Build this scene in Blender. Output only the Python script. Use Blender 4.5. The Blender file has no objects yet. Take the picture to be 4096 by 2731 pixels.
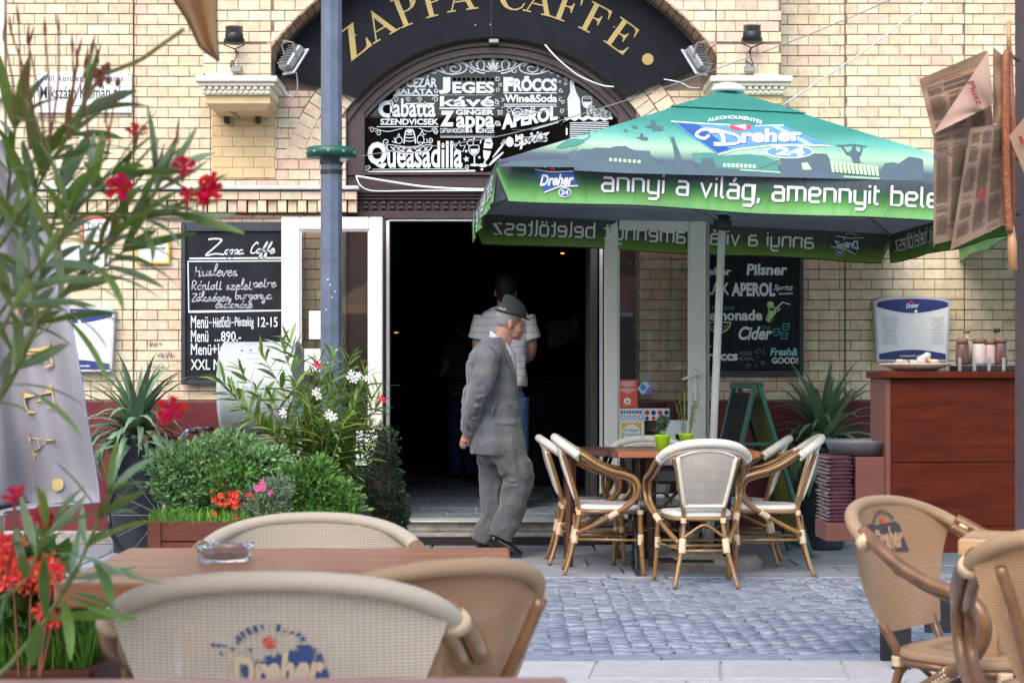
import bpy, math, random
import numpy as np
from mathutils import Vector, Matrix
from mathutils.geometry import tessellate_polygon
random.seed(7)
PI = math.pi
R = math.radians
SC = bpy.context.scene
COL = SC.collection
# ------------------------------------------------------------------ camera, sky, sun, exposure
cam = bpy.data.cameras.new("camera"); camo = bpy.data.objects.new("camera", cam); COL.objects.link(camo)
camo.location = (0, 0, 1.2); camo.rotation_euler = (R(90), 0, 0)
F = 6900.0                                     # focal length in photograph pixels (4096 wide)
cam.sensor_width = 36; cam.lens = 36 * F / 4096; cam.shift_y = 134.5 / 4096
cam.clip_start = .05; cam.clip_end = 500
cam.dof.use_dof = True; cam.dof.focus_distance = 11.8; cam.dof.aperture_fstop = 7.5
SC.camera = camo
world = bpy.data.worlds.new("World"); SC.world = world; world.use_nodes = True
wn = world.node_tree; sky = wn.nodes.new("ShaderNodeTexSky"); sky.sky_type = 'NISHITA'; sky.sun_disc = False
sky.sun_elevation = R(48); sky.sun_rotation = R(200); sky.air_density = 1.0; sky.dust_density = 3.0; sky.ozone_density = 1.0
bg = wn.nodes["Background"]; bg.inputs[1].default_value = .15
wn.links.new(sky.outputs[0], bg.inputs[0])
sun = bpy.data.lights.new("sun", 'SUN'); sun.energy = .5; sun.angle = R(50); sun.color = (1, .95, .87)
suno = bpy.data.objects.new("sun", sun); COL.objects.link(suno)
_d = Vector((math.sin(R(200)) * math.cos(R(48)), math.cos(R(200)) * math.cos(R(48)), math.sin(R(48))))
suno.rotation_euler = _d.to_track_quat('Z', 'Y').to_euler(); suno.location = (0, -5, 20)
vs = SC.view_settings; vs.view_transform = 'Standard'; vs.look = 'None'; vs.gamma = 1; vs.use_curve_mapping = False
vs.exposure = 1.4
SC.cycles.max_bounces = 8; SC.cycles.transparent_max_bounces = 16
# ------------------------------------------------------------------ helpers
def P(px, py, Y):                              # photograph pixel at distance Y -> place in the street
    return Vector(((px - 2048) * Y / F, Y, 1.2 + (1500 - py) * Y / F))
def ov(x, y): return (x * 1.7415, y * 1.7415)
class MB:
    def __init__(s): s.v = []; s.f = []; s.m = []; s.uv = {}
    def add(s, vs_, fs_, m=0):
        o = len(s.v); s.v += [tuple(p) for p in vs_]; s.f += [tuple(o + i for i in f) for f in fs_]; s.m += [m] * len(fs_); return o
    def box(s, c, d, m=0, rot=None, bev=0):
        x, y, z = d[0] / 2, d[1] / 2, d[2] / 2
        if bev:
            b = min(bev, x * .9, y * .9, z * .9)
            vs_ = []
            for sx in (-1, 1):
                for sy in (-1, 1):
                    for sz in (-1, 1):
                        vs_ += [(sx * x, sy * (y - b), sz * (z - b)), (sx * (x - b), sy * y, sz * (z - b)), (sx * (x - b), sy * (y - b), sz * z)]
            I = lambda a, b_, c_, k: (((a > 0) * 4 + (b_ > 0) * 2 + (c_ > 0)) * 3 + k)
            fs = []
            for a in (-1, 1):
                fs.append([I(a, -1, -1, 0), I(a, 1, -1, 0), I(a, 1, 1, 0), I(a, -1, 1, 0)][::a])
                fs.append([I(-1, a, -1, 1), I(-1, a, 1, 1), I(1, a, 1, 1), I(1, a, -1, 1)][::a])
                fs.append([I(-1, -1, a, 2), I(1, -1, a, 2), I(1, 1, a, 2), I(-1, 1, a, 2)][::a])
                for b_ in (-1, 1):
                    q = a * b_
                    fs.append([I(a, b_, -1, 0), I(a, b_, -1, 1), I(a, b_, 1, 1), I(a, b_, 1, 0)][::q])
                    fs.append([I(a, -1, b_, 0), I(a, 1, b_, 0), I(a, 1, b_, 2), I(a, -1, b_, 2)][::q])
                    fs.append([I(-1, a, b_, 2), I(1, a, b_, 2), I(1, a, b_, 1), I(-1, a, b_, 1)][::-q])
                    for c_ in (-1, 1):
                        fs.append([I(a, b_, c_, 0), I(a, b_, c_, 1), I(a, b_, c_, 2)][::a * b_ * c_])
        else:
            vs_ = [(sx * x, sy * y, sz * z) for sx in (-1, 1) for sy in (-1, 1) for sz in (-1, 1)]
            fs = [(0, 1, 3, 2), (4, 6, 7, 5), (0, 4, 5, 1), (2, 3, 7, 6), (0, 2, 6, 4), (1, 5, 7, 3)]
        if rot is not None: vs_ = [rot @ Vector(p) for p in vs_]
        s.add([(p[0] + c[0], p[1] + c[1], p[2] + c[2]) for p in vs_], fs, m); return s
    def tube(s, pts, r, seg=8, m=0, cap=True, sy=1.0):
        pts = [Vector(p) for p in pts]; n = len(pts)
        if not isinstance(r, (list, tuple)): r = [r] * n
        up = None; rings = []
        for i, p in enumerate(pts):
            t = (pts[min(i + 1, n - 1)] - pts[max(i - 1, 0)])
            if t.length < 1e-9: t = Vector((0, 0, 1))
            t.normalize()
            if up is None:
                up = Vector((0, 0, 1)) if abs(t.z) < .9 else Vector((0, 1, 0))
            a = up - t * up.dot(t)
            if a.length < 1e-4: a = Vector((1, 0, 0)) - t * t.x
            a.normalize(); b = t.cross(a); up = a
            rings.append([p + a * (math.cos(2 * PI * k / seg) * r[i]) * sy + b * (math.sin(2 * PI * k / seg) * r[i]) for k in range(seg)])
        vs_ = [v for rg in rings for v in rg]; fs = []
        for i in range(n - 1):
            for k in range(seg):
                k2 = (k + 1) % seg
                fs.append((i * seg + k, i * seg + k2, (i + 1) * seg + k2, (i + 1) * seg + k))
        if cap: fs += [tuple(range(seg))[::-1], tuple((n - 1) * seg + k for k in range(seg))]
        s.add(vs_, fs, m); return s
    def lathe(s, prof, seg=20, c=(0, 0, 0), m=0):
        vs_ = [(c[0] + r * math.cos(2 * PI * k / seg), c[1] + r * math.sin(2 * PI * k / seg), c[2] + z) for r, z in prof for k in range(seg)]
        fs = []
        for i in range(len(prof) - 1):
            for k in range(seg):
                k2 = (k + 1) % seg; fs.append((i * seg + k, i * seg + k2, (i + 1) * seg + k2, (i + 1) * seg + k))
        if prof[0][0] > 1e-4: fs.append(tuple(range(seg))[::-1])
        if prof[-1][0] > 1e-4: fs.append(tuple((len(prof) - 1) * seg + k for k in range(seg)))
        s.add(vs_, fs, m); return s
    def ell(s, c, r, m=0, seg=16, rot=None):
        vs_ = []; n = seg // 2
        for i in range(n + 1):
            a = PI * i / n
            for k in range(seg):
                b = 2 * PI * k / seg
                p = Vector((r[0] * math.sin(a) * math.cos(b), r[1] * math.sin(a) * math.sin(b), r[2] * math.cos(a)))
                if rot is not None: p = rot @ p
                vs_.append((p[0] + c[0], p[1] + c[1], p[2] + c[2]))
        fs = []
        for i in range(n):
            for k in range(seg):
                k2 = (k + 1) % seg; fs.append((i * seg + k, (i + 1) * seg + k, (i + 1) * seg + k2, i * seg + k2))
        s.add(vs_, fs, m); return s
    def grid(s, rows, m=0, close=False):
        h = len(rows); w = len(rows[0]); fs = []
        for i in range(h - 1):
            for k in range(w - (0 if close else 1)):
                k2 = (k + 1) % w; fs.append((i * w + k, i * w + k2, (i + 1) * w + k2, (i + 1) * w + k))
        return s.add([p for r_ in rows for p in r_], fs, m)
    def prism(s, poly, fn, t0, t1, m=0):
        """poly (2D) pushed between t0 and t1; fn(x, y, t) -> place"""
        tri = tessellate_polygon([[Vector((p[0], p[1], 0)) for p in poly]]); n = len(poly)
        vs_ = [fn(p[0], p[1], t0) for p in poly] + [fn(p[0], p[1], t1) for p in poly]
        fs = [tuple(t) for t in tri] + [tuple(n + i for i in t[::-1]) for t in tri] + [(i, i + n, (i + 1) % n + n, (i + 1) % n) for i in range(n)]
        s.add(vs_, fs, m); return s
    def flat(s, poly, fn, m=0):
        tri = tessellate_polygon([[Vector((p[0], p[1], 0)) for p in poly]])
        s.add([fn(p[0], p[1]) for p in poly], [tuple(t) for t in tri], m); return s
WOFF = {}
def mesh_of(mb, name, mats, smooth=False, off=(0, 0, 0), merge=False):
    me = bpy.data.meshes.new(name)
    if any(off): vs_ = [(p[0] - off[0], p[1] - off[1], p[2] - off[2]) for p in mb.v]
    else: vs_ = mb.v
    me.from_pydata(vs_, [], mb.f)
    if not isinstance(mats, (list, tuple)): mats = [mats]
    for m in mats: me.materials.append(m)
    if len(mats) > 1: me.polygons.foreach_set('material_index', mb.m)
    if smooth: me.polygons.foreach_set('use_smooth', [True] * len(mb.f))
    if mb.uv:
        uvl = me.uv_layers.new(name='UVMap')
        for lp in me.loops: uvl.data[lp.index].uv = mb.uv.get(lp.vertex_index, (0, 0))
    me.update(); return me
def tagp(o, label=None, cat=None, group=None, kind=None):
    if label: o['label'] = label
    if cat: o['category'] = cat
    if group: o['group'] = group
    if kind: o['kind'] = kind
    return o
def root(name, label, cat, loc=(0, 0, 0), rz=0, group=None, kind=None):
    o = bpy.data.objects.new(name, None); COL.objects.link(o); o.location = loc; o.rotation_euler = (0, 0, rz)
    o.empty_display_size = .1; WOFF[o.name] = tuple(loc)
    return tagp(o, label, cat, group, kind)
def part(name, mb, mats, parent=None, smooth=False, w=False, label=None, kind=None):
    """one mesh object; w=True: the points are street coordinates"""
    off = WOFF.get(parent.name, (0, 0, 0)) if (w and parent) else (0, 0, 0)
    o = bpy.data.objects.new(name, mesh_of(mb, name, mats, smooth, off)); COL.objects.link(o)
    if parent: o.parent = parent
    if w: WOFF[o.name] = off
    return tagp(o, label, None, None, kind)
def struct(name, mb, mats, smooth=False): return tagp(part(name, mb, mats, None, smooth), kind='structure')
def single(name, label, cat, mb, mats, c=(0, 0, 0), smooth=False, group=None, kind=None):
    o = bpy.data.objects.new(name, mesh_of(mb, name, mats, smooth, c)); COL.objects.link(o); o.location = c
    WOFF[o.name] = tuple(c)
    return tagp(o, label, cat, group, kind)
def inst(name, me, parent, loc, rot=(0, 0, 0), scale=(1, 1, 1), mtx=None):
    o = bpy.data.objects.new(name, me); COL.objects.link(o); o.parent = parent
    if mtx is not None: o.matrix_local = mtx
    else: o.location = loc; o.rotation_euler = rot; o.scale = scale
    return o
CH = {}
def kids(o): return [c for c in bpy.data.objects if c.parent == o]
def copy_tree(o, parent=None, tree=None):
    c = o.copy(); COL.objects.link(c); c.parent = parent
    for k in kids(o): copy_tree(k, c)
    return c
def smooth_path(pts, n=6, closed=False):
    pts = [Vector(p) for p in pts]; out = []; N = len(pts)
    rng = range(N if closed else N - 1)
    for i in rng:
        if closed: p0, p1, p2, p3 = pts[(i - 1) % N], pts[i], pts[(i + 1) % N], pts[(i + 2) % N]
        else: p0, p1, p2, p3 = pts[max(i - 1, 0)], pts[i], pts[i + 1], pts[min(i + 2, N - 1)]
        for k in range(n):
            t = k / n
            out.append(.5 * ((2 * p1) + (p2 - p0) * t + (2 * p0 - 5 * p1 + 4 * p2 - p3) * t * t + (3 * p1 - p0 - 3 * p2 + p3) * t ** 3))
    if not closed: out.append(pts[-1])
    return out
def fuse(mb, voxel, smooth=2, name='body'):
    """grow one continuous skin round all the closed shells in mb"""
    me = mesh_of(mb, name, bpy.data.materials[0]); me.materials.clear()
    o = bpy.data.objects.new(name, me); COL.objects.link(o)
    m = o.modifiers.new('r', 'REMESH'); m.mode = 'VOXEL'; m.voxel_size = voxel
    if smooth:
        s = o.modifiers.new('s', 'SMOOTH'); s.iterations = smooth; s.factor = .6
    dg = bpy.context.evaluated_depsgraph_get()
    out = bpy.data.meshes.new_from_object(o.evaluated_get(dg))
    bpy.data.objects.remove(o)
    out.polygons.foreach_set('use_smooth', [True] * len(out.polygons))
    return out
def part_me(name, me, mats, parent, label=None, kind=None):
    me.materials.clear()
    for m in (mats if isinstance(mats, (list, tuple)) else [mats]): me.materials.append(m)
    o = bpy.data.objects.new(name, me); COL.objects.link(o)
    if parent: o.parent = parent
    return tagp(o, label, None, None, kind)
# ------------------------------------------------------------------ materials
MATS = {}
def mk(name):
    m = bpy.data.materials.new(name); m.use_nodes = True; nt = m.node_tree
    return m, nt, nt.nodes["Principled BSDF"]
def N(nt, t, **kw):
    n = nt.nodes.new(t)
    for k, v in kw.items(): setattr(n, k, v)
    return n
def M(name, col, rough=.6, noise=.12, ns=6, bump=.0, bs=80, metal=0, coat=0, trans=0, stretch=None, spec=None, vary=0, alpha=None):
    if name in MATS: return MATS[name]
    m, nt, b = mk(name); L = nt.links.new
    b.inputs['Roughness'].default_value = rough; b.inputs['Metallic'].default_value = metal
    if coat: b.inputs['Coat Weight'].default_value = coat; b.inputs['Coat Roughness'].default_value = .15
    if spec is not None: b.inputs['Specular IOR Level'].default_value = spec
    tc = N(nt, 'ShaderNodeTexCoord'); mp = N(nt, 'ShaderNodeMapping'); L(tc.outputs['Object'], mp.inputs[0])
    if stretch: mp.inputs['Scale'].default_value = stretch
    nz = N(nt, 'ShaderNodeTexNoise'); nz.inputs['Scale'].default_value = ns; nz.inputs['Detail'].default_value = 6; nz.inputs['Roughness'].default_value = .65
    L(mp.outputs[0], nz.inputs['Vector'])
    cr = N(nt, 'ShaderNodeValToRGB'); cr.color_ramp.elements[0].position = .3; cr.color_ramp.elements[1].position = .7
    cr.color_ramp.elements[0].color = (*[c * (1 - noise) for c in col], 1); cr.color_ramp.elements[1].color = (*[min(1, c * (1 + noise)) for c in col], 1)
    L(nz.outputs[0], cr.inputs[0]); out = cr.outputs[0]
    if vary:
        oi = N(nt, 'ShaderNodeObjectInfo'); ge = N(nt, 'ShaderNodeNewGeometry'); ad = N(nt, 'ShaderNodeMath', operation='ADD'); fr = N(nt, 'ShaderNodeMath', operation='FRACT')
        L(oi.outputs['Random'], ad.inputs[0]); L(ge.outputs['Random Per Island'], ad.inputs[1]); L(ad.outputs[0], fr.inputs[0])
        mr = N(nt, 'ShaderNodeMapRange'); mr.inputs['To Min'].default_value = 1 - vary; mr.inputs['To Max'].default_value = 1 + vary; L(fr.outputs[0], mr.inputs[0])
        hs = N(nt, 'ShaderNodeHueSaturation'); L(out, hs.inputs['Color']); L(mr.outputs[0], hs.inputs['Value'])
        mr2 = N(nt, 'ShaderNodeMapRange'); mr2.inputs['To Min'].default_value = .5 - vary * .07; mr2.inputs['To Max'].default_value = .5 + vary * .07
        mu = N(nt, 'ShaderNodeMath', operation='MULTIPLY'); mu.inputs[1].default_value = 7.3; fr2 = N(nt, 'ShaderNodeMath', operation='FRACT')
        L(fr.outputs[0], mu.inputs[0]); L(mu.outputs[0], fr2.inputs[0]); L(fr2.outputs[0], mr2.inputs[0]); L(mr2.outputs[0], hs.inputs['Hue'])
        out = hs.outputs[0]
    L(out, b.inputs['Base Color'])
    if bump:
        n2 = N(nt, 'ShaderNodeTexNoise'); n2.inputs['Scale'].default_value = bs; n2.inputs['Detail'].default_value = 4; L(mp.outputs[0], n2.inputs['Vector'])
        bp = N(nt, 'ShaderNodeBump'); bp.inputs['Strength'].default_value = bump; bp.inputs['Distance'].default_value = .01
        L(n2.outputs[0], bp.inputs['Height']); L(bp.outputs[0], b.inputs['Normal'])
    o = nt.nodes['Material Output']; sh = b.outputs[0]
    if trans:
        tr = N(nt, 'ShaderNodeBsdfTranslucent'); L(out, tr.inputs[0]); mx = N(nt, 'ShaderNodeMixShader'); mx.inputs[0].default_value = trans
        L(sh, mx.inputs[1]); L(tr.outputs[0], mx.inputs[2]); sh = mx.outputs[0]
    if alpha is not None:
        tp = N(nt, 'ShaderNodeBsdfTransparent'); mx = N(nt, 'ShaderNodeMixShader'); mx.inputs[0].default_value = alpha
        L(tp.outputs[0], mx.inputs[1]); L(sh, mx.inputs[2]); sh = mx.outputs[0]
    L(sh, o.inputs[0]); MATS[name] = m; return m
def ramp_var(name, cols, rough=.7, bump=.25, bs=60, noise=.25, ns=14, stain=.25):
    """colour picked per brick / stone, plus grain, plus street-scale staining"""
    m, nt, b = mk(name); L = nt.links.new; b.inputs['Roughness'].default_value = rough
    oi = N(nt, 'ShaderNodeObjectInfo'); ge = N(nt, 'ShaderNodeNewGeometry'); ad = N(nt, 'ShaderNodeMath', operation='ADD'); fr = N(nt, 'ShaderNodeMath', operation='FRACT')
    L(oi.outputs['Random'], ad.inputs[0]); L(ge.outputs['Random Per Island'], ad.inputs[1]); L(ad.outputs[0], fr.inputs[0])
    # drift of the pick with the place, so that pinker and yellower areas form
    n0 = N(nt, 'ShaderNodeTexNoise'); n0.inputs['Scale'].default_value = .7; n0.inputs['Detail'].default_value = 2; L(ge.outputs['Position'], n0.inputs['Vector'])
    mm = N(nt, 'ShaderNodeMath', operation='MULTIPLY_ADD'); mm.inputs[1].default_value = .55
    m3 = N(nt, 'ShaderNodeMath', operation='MULTIPLY_ADD'); m3.inputs[1].default_value = 1.3; m3.inputs[2].default_value = -.42
    L(n0.outputs[0], m3.inputs[0]); L(fr.outputs[0], mm.inputs[0]); L(m3.outputs[0], mm.inputs[2])
    cr = N(nt, 'ShaderNodeValToRGB'); els = cr.color_ramp.elements
    while len(els) < len(cols): els.new(.5)
    for i, c in enumerate(cols): els[i].position = i / (len(cols) - 1); els[i].color = (*c, 1)
    L(mm.outputs[0], cr.inputs[0])
    n1 = N(nt, 'ShaderNodeTexNoise'); n1.inputs['Scale'].default_value = ns; n1.inputs['Detail'].default_value = 8; n1.inputs['Roughness'].default_value = .7; L(ge.outputs['Position'], n1.inputs['Vector'])
    mr = N(nt, 'ShaderNodeMapRange'); mr.inputs[1].default_value = .3; mr.inputs[2].default_value = .7; mr.inputs['To Min'].default_value = 1 - noise; mr.inputs['To Max'].default_value = 1 + noise * .6
    L(n1.outputs[0], mr.inputs[0]); hs = N(nt, 'ShaderNodeHueSaturation'); L(cr.outputs[0], hs.inputs['Color']); L(mr.outputs[0], hs.inputs['Value'])
    n4 = N(nt, 'ShaderNodeTexNoise'); n4.inputs['Scale'].default_value = 2.3; n4.inputs['Detail'].default_value = 7; n4.inputs['Roughness'].default_value = .75; L(ge.outputs['Position'], n4.inputs['Vector'])
    mr4 = N(nt, 'ShaderNodeMapRange'); mr4.inputs[1].default_value = .52; mr4.inputs[2].default_value = .75; mr4.inputs['To Min'].default_value = 0; mr4.inputs['To Max'].default_value = stain
    L(n4.outputs[0], mr4.inputs[0]); mx = N(nt, 'ShaderNodeMix', data_type='RGBA'); L(mr4.outputs[0], mx.inputs[0]); L(hs.outputs[0], mx.inputs[6]); mx.inputs[7].default_value = (cols[0][0] * .45, cols[0][1] * .42, cols[0][2] * .42, 1)
    L(mx.outputs[2], b.inputs['Base Color'])
    n2 = N(nt, 'ShaderNodeTexNoise'); n2.inputs['Scale'].default_value = bs; n2.inputs['Detail'].default_value = 5; L(ge.outputs['Position'], n2.inputs['Vector'])
    bp = N(nt, 'ShaderNodeBump'); bp.inputs['Strength'].default_value = bump; bp.inputs['Distance'].default_value = .01; L(n2.outputs[0], bp.inputs['Height']); L(bp.outputs[0], b.inputs['Normal'])
    MATS[name] = m; return m
def glass(name, tint=(.8, .85, .85), refl=.12, rough=.02):
    m, nt, b = mk(name); L = nt.links.new
    tp = N(nt, 'ShaderNodeBsdfTransparent'); tp.inputs[0].default_value = (*tint, 1); gl = N(nt, 'ShaderNodeBsdfGlossy'); gl.inputs['Roughness'].default_value = rough
    fr = N(nt, 'ShaderNodeFresnel'); fr.inputs[0].default_value = 1.5; ad = N(nt, 'ShaderNodeMath', operation='ADD'); ad.inputs[1].default_value = refl; L(fr.outputs[0], ad.inputs[0])
    mx = N(nt, 'ShaderNodeMixShader'); L(ad.outputs[0], mx.inputs[0]); L(tp.outputs[0], mx.inputs[1]); L(gl.outputs[0], mx.inputs[2]); L(mx.outputs[0], nt.nodes['Material Output'].inputs[0])
    MATS[name] = m; return m
def wood(name, c0, c1, rough=.35, coat=.3, stretch=(1.2, 14, 14), bump=.08, ns=3):
    m, nt, b = mk(name); L = nt.links.new; b.inputs['Roughness'].default_value = rough; b.inputs['Coat Weight'].default_value = coat; b.inputs['Coat Roughness'].default_value = .25; b.inputs['Specular IOR Level'].default_value = .5 if coat else .15
    tc = N(nt, 'ShaderNodeTexCoord'); mp = N(nt, 'ShaderNodeMapping'); L(tc.outputs['Object'], mp.inputs[0]); mp.inputs['Scale'].default_value = stretch
    nz = N(nt, 'ShaderNodeTexNoise'); nz.inputs['Scale'].default_value = ns; nz.inputs['Detail'].default_value = 8; nz.inputs['Roughness'].default_value = .6; nz.inputs['Distortion'].default_value = .6; L(mp.outputs[0], nz.inputs['Vector'])
    cr = N(nt, 'ShaderNodeValToRGB'); cr.color_ramp.elements[0].position = .32; cr.color_ramp.elements[1].position = .68; cr.color_ramp.elements[0].color = (*c0, 1); cr.color_ramp.elements[1].color = (*c1, 1)
    L(nz.outputs[0], cr.inputs[0]); oi = N(nt, 'ShaderNodeObjectInfo'); hs = N(nt, 'ShaderNodeHueSaturation'); mr = N(nt, 'ShaderNodeMapRange'); mr.inputs['To Min'].default_value = .85; mr.inputs['To Max'].default_value = 1.12
    L(oi.outputs['Random'], mr.inputs[0]); L(mr.outputs[0], hs.inputs['Value']); L(cr.outputs[0], hs.inputs['Color']); L(hs.outputs[0], b.inputs['Base Color'])
    bp = N(nt, 'ShaderNodeBump'); bp.inputs['Strength'].default_value = bump; bp.inputs['Distance'].default_value = .004; L(nz.outputs[0], bp.inputs['Height']); L(bp.outputs[0], b.inputs['Normal'])
    MATS[name] = m; return m
def emit(name, col, st):
    m, nt, b = mk(name); b.inputs['Emission Color'].default_value = (*col, 1); b.inputs['Emission Strength'].default_value = st; b.inputs['Base Color'].default_value = (*col, 1); MATS[name] = m; return m
BRICK = ramp_var('yellow_brick', [(.55, .45, .285), (.65, .54, .36), (.70, .61, .44), (.62, .51, .33), (.70, .51, .39), (.64, .42, .31)], rough=.5, stain=.30)
BRICKR = ramp_var('arch_brick', [(.34, .20, .13), (.42, .25, .17), (.46, .30, .20), (.38, .22, .15)], rough=.7)
MORT = M('mortar', (.20, .15, .12), .95, .3, 20, .4, 120)
COB = ramp_var('cobble_stone', [(.11, .13, .175), (.18, .205, .26), (.25, .28, .335), (.15, .175, .225), (.22, .245, .30)], rough=.6, bump=.5, bs=45, noise=.3, stain=.1)
GROUT = M('grout', (.065, .068, .055), .95, .6, 5, .5, 200)
SLAB = ramp_var('paving_slab', [(.20, .215, .245), (.26, .275, .31), (.31, .325, .36), (.24, .255, .285)], rough=.75, bump=.4, bs=90, noise=.22, stain=.5)
SLABL = ramp_var('light_granite', [(.31, .31, .315), (.36, .36, .365), (.40, .39, .385), (.33, .325, .33)], rough=.75, bump=.3, bs=120, noise=.15, stain=.3)
STONE = M('step_stone', (.30, .285, .26), .85, .35, 12, .6, 60)
PLAST = M('yellow_plaster', (.62, .46, .25), .85, .1, 5, .3, 90)
PLASTW = M('cream_moulding', (.74, .69, .58), .75, .06, 8, .1, 60)
RED = M('oxblood_plinth', (.125, .022, .027), .6, .3, 3, .25, 40, spec=.25)
BROWN = M('brown_timber_paint', (.045, .022, .020), .4, .2, 10, .15, 60, coat=.2)
WHITE = M('white_door_paint', (.72, .70, .64), .35, .04, 6, .03, 60)
WHITE2 = M('plate_white', (.75, .76, .76), .4, .05, 6)
BLACK = M('sign_black', (.007, .008, .013), .6, .3, 4, .05, 80, spec=.15)
SLATE = M('chalkboard', (.012, .014, .019), .7, .55, 5, .05, 30, spec=.2)
CHALK = M('chalk_white', (.62, .68, .72), .8, .15, 60)
CHALKD = M('chalk_dim', (.40, .43, .45), .8, .3, 40)
GOLD = M('gold_letter', (.36, .27, .085), .45, .08, 6)
GLASS = glass('door_glass', (.92, .94, .92), .05)
GLASSL = glass('fanlight_glass', (.5, .55, .5), -.01)
STEEL = M('grey_metal', (.33, .34, .35), .35, .15, 20, .1, 90, metal=.6)
ALU = M('lamp_aluminium', (.24, .245, .25), .45, .15, 12, metal=.3)
BLKP = M('black_plastic', (.012, .012, .014), .4, .2, 20)
POST = M('blue_grey_post', (.095, .125, .18), .42, .25, 9, .12, 50)
GREENP = M('green_paint', (.01, .09, .06), .4, .2, 20, .1, 60)
DARKPOT = M('anthracite_pot', (.018, .022, .032), .5, .3, 6, .1, 60)
LEAF = M('oleander_leaf', (.16, .265, .05), .38, .35, 9, .08, 50, trans=.22, vary=.3)
LEAFP = M('pale_leaf_back', (.25, .36, .20), .5, .25, 9, trans=.25, vary=.25)
YUC = M('yucca_leaf', (.15, .245, .145), .42, .25, 6, trans=.15, vary=.35)
BUSH = M('bush_leaf', (.20, .35, .135), .55, .3, 20, trans=.25, vary=.4)
HERB = M('herb_leaf', (.10, .23, .045), .55, .3, 20, trans=.25, vary=.4)
BOXW = M('boxwood_leaf', (.018, .05, .018), .5, .3, 20, trans=.15, vary=.45)
GRASS = M('grass_blade', (.17, .38, .05), .6, .3, 20, trans=.25, vary=.4)
STEM = M('green_stem', (.16, .18, .05), .6, .3, 20)
STEMR = M('red_stem', (.22, .08, .04), .6, .3, 20)
REDF = M('red_petal', (.62, .008, .04), .5, .2, 20, trans=.3, vary=.25)
SCAR = M('scarlet_petal', (.85, .07, .035), .5, .2, 20, trans=.3, vary=.25)
WPET = M('white_petal', (.8, .8, .76), .5, .05, 20, trans=.3)
PINK = M('pink_petal', (.75, .12, .35), .5, .1, 20, trans=.3)
SOIL = M('soil', (.035, .025, .018), .95, .4, 30, .6, 90)
BAMB = M('bamboo', (.24, .125, .038), .28, .35, 9, .05, 60, coat=.5, stretch=(1, 1, 1), vary=.12)
BAMBD = M('bamboo_dark', (.15, .068, .024), .35, .45, 14, .12, 60, coat=.3)
NODE = M('bamboo_node', (.03, .018, .01), .6, .2, 20)
BIND = M('binding', (.66, .50, .33), .5, .12, 30, .3, 200)
OAK = wood('table_oak', (.34, .15, .06), (.48, .24, .11))
OAKD = wood('table_rust', (.26, .085, .04), (.36, .13, .06))
OAKN = wood('table_near', (.26, .12, .09), (.32, .16, .12))
CABW = wood('cabinet_red', (.05, .006, .0015), (.10, .016, .003), rough=.6, coat=0, stretch=(1, 8, 8))
CABS = wood('cabinet_side', (.11, .034, .022), (.14, .045, .028), rough=.55, coat=.05)
PLANK = wood('planter_plank', (.10, .035, .022), (.16, .06, .04), rough=.6, coat=0)
IRON = M('cast_iron', (.008, .008, .010), .6, .3, 20, .1, 60)
LIME = M('lime_pot', (.30, .62, .02), .35, .05, 10)
SKIN = M('skin', (.43, .215, .155), .55, .22, 28, .35, 70)
SUIT = None
def weave(name, col, col2, alpha, freq=260):
    m, nt, b = mk(name); L = nt.links.new; b.inputs['Roughness'].default_value = .6
    tc = N(nt, 'ShaderNodeTexCoord'); outs = []
    for d, fq in (('Z', freq), ('X', freq * .7)):
        wv = N(nt, 'ShaderNodeTexWave'); wv.bands_direction = d; wv.inputs['Scale'].default_value = fq / 20 * 3.14159 / 1.0; wv.inputs['Distortion'].default_value = .15; L(tc.outputs['Object'], wv.inputs['Vector']); outs.append(wv.outputs[0])
    nz = N(nt, 'ShaderNodeTexNoise'); nz.inputs['Scale'].default_value = 4; nz.inputs['Detail'].default_value = 5; L(tc.outputs['Object'], nz.inputs['Vector'])
    mr0 = N(nt, 'ShaderNodeMath', operation='MULTIPLY_ADD'); mr0.inputs[1].default_value = .65; mr0.inputs[2].default_value = .0; L(outs[0], mr0.inputs[0])
    ad = N(nt, 'ShaderNodeMath', operation='MULTIPLY_ADD'); ad.inputs[1].default_value = .35; L(nz.outputs[0], ad.inputs[0]); L(mr0.outputs[0], ad.inputs[2])
    cr = N(nt, 'ShaderNodeValToRGB'); cr.color_ramp.elements[0].color = (*col2, 1); cr.color_ramp.elements[1].color = (*col, 1); cr.color_ramp.elements[0].position = .15; cr.color_ramp.elements[1].position = .6
    L(ad.outputs[0], cr.inputs[0]); L(cr.outputs[0], b.inputs['Base Color'])
    bp = N(nt, 'ShaderNodeBump'); bp.inputs['Strength'].default_value = .4; bp.inputs['Distance'].default_value = .002; L(outs[0], bp.inputs['Height']); L(bp.outputs[0], b.inputs['Normal'])
    tr = N(nt, 'ShaderNodeBsdfTranslucent'); L(cr.outputs[0], tr.inputs[0]); m0 = N(nt, 'ShaderNodeMixShader'); m0.inputs[0].default_value = .2; L(b.outputs[0], m0.inputs[1]); L(tr.outputs[0], m0.inputs[2])
    tp = N(nt, 'ShaderNodeBsdfTransparent'); mx = N(nt, 'ShaderNodeMixShader')
    al = N(nt, 'ShaderNodeMapRange'); al.inputs['To Min'].default_value = max(0, alpha * 2 - 1) if alpha < 1 else 1; al.inputs['To Max'].default_value = 1
    mu = N(nt, 'ShaderNodeMath', operation='MAXIMUM'); L(outs[0], mu.inputs[0]); L(outs[1], mu.inputs[1]); L(mu.outputs[0], al.inputs[0])
    L(al.outputs[0], mx.inputs[0]); L(tp.outputs[0], mx.inputs[1]); L(m0.outputs[0], mx.inputs[2]); L(mx.outputs[0], nt.nodes['Material Output'].inputs[0]); MATS[name] = m; return m
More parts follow.
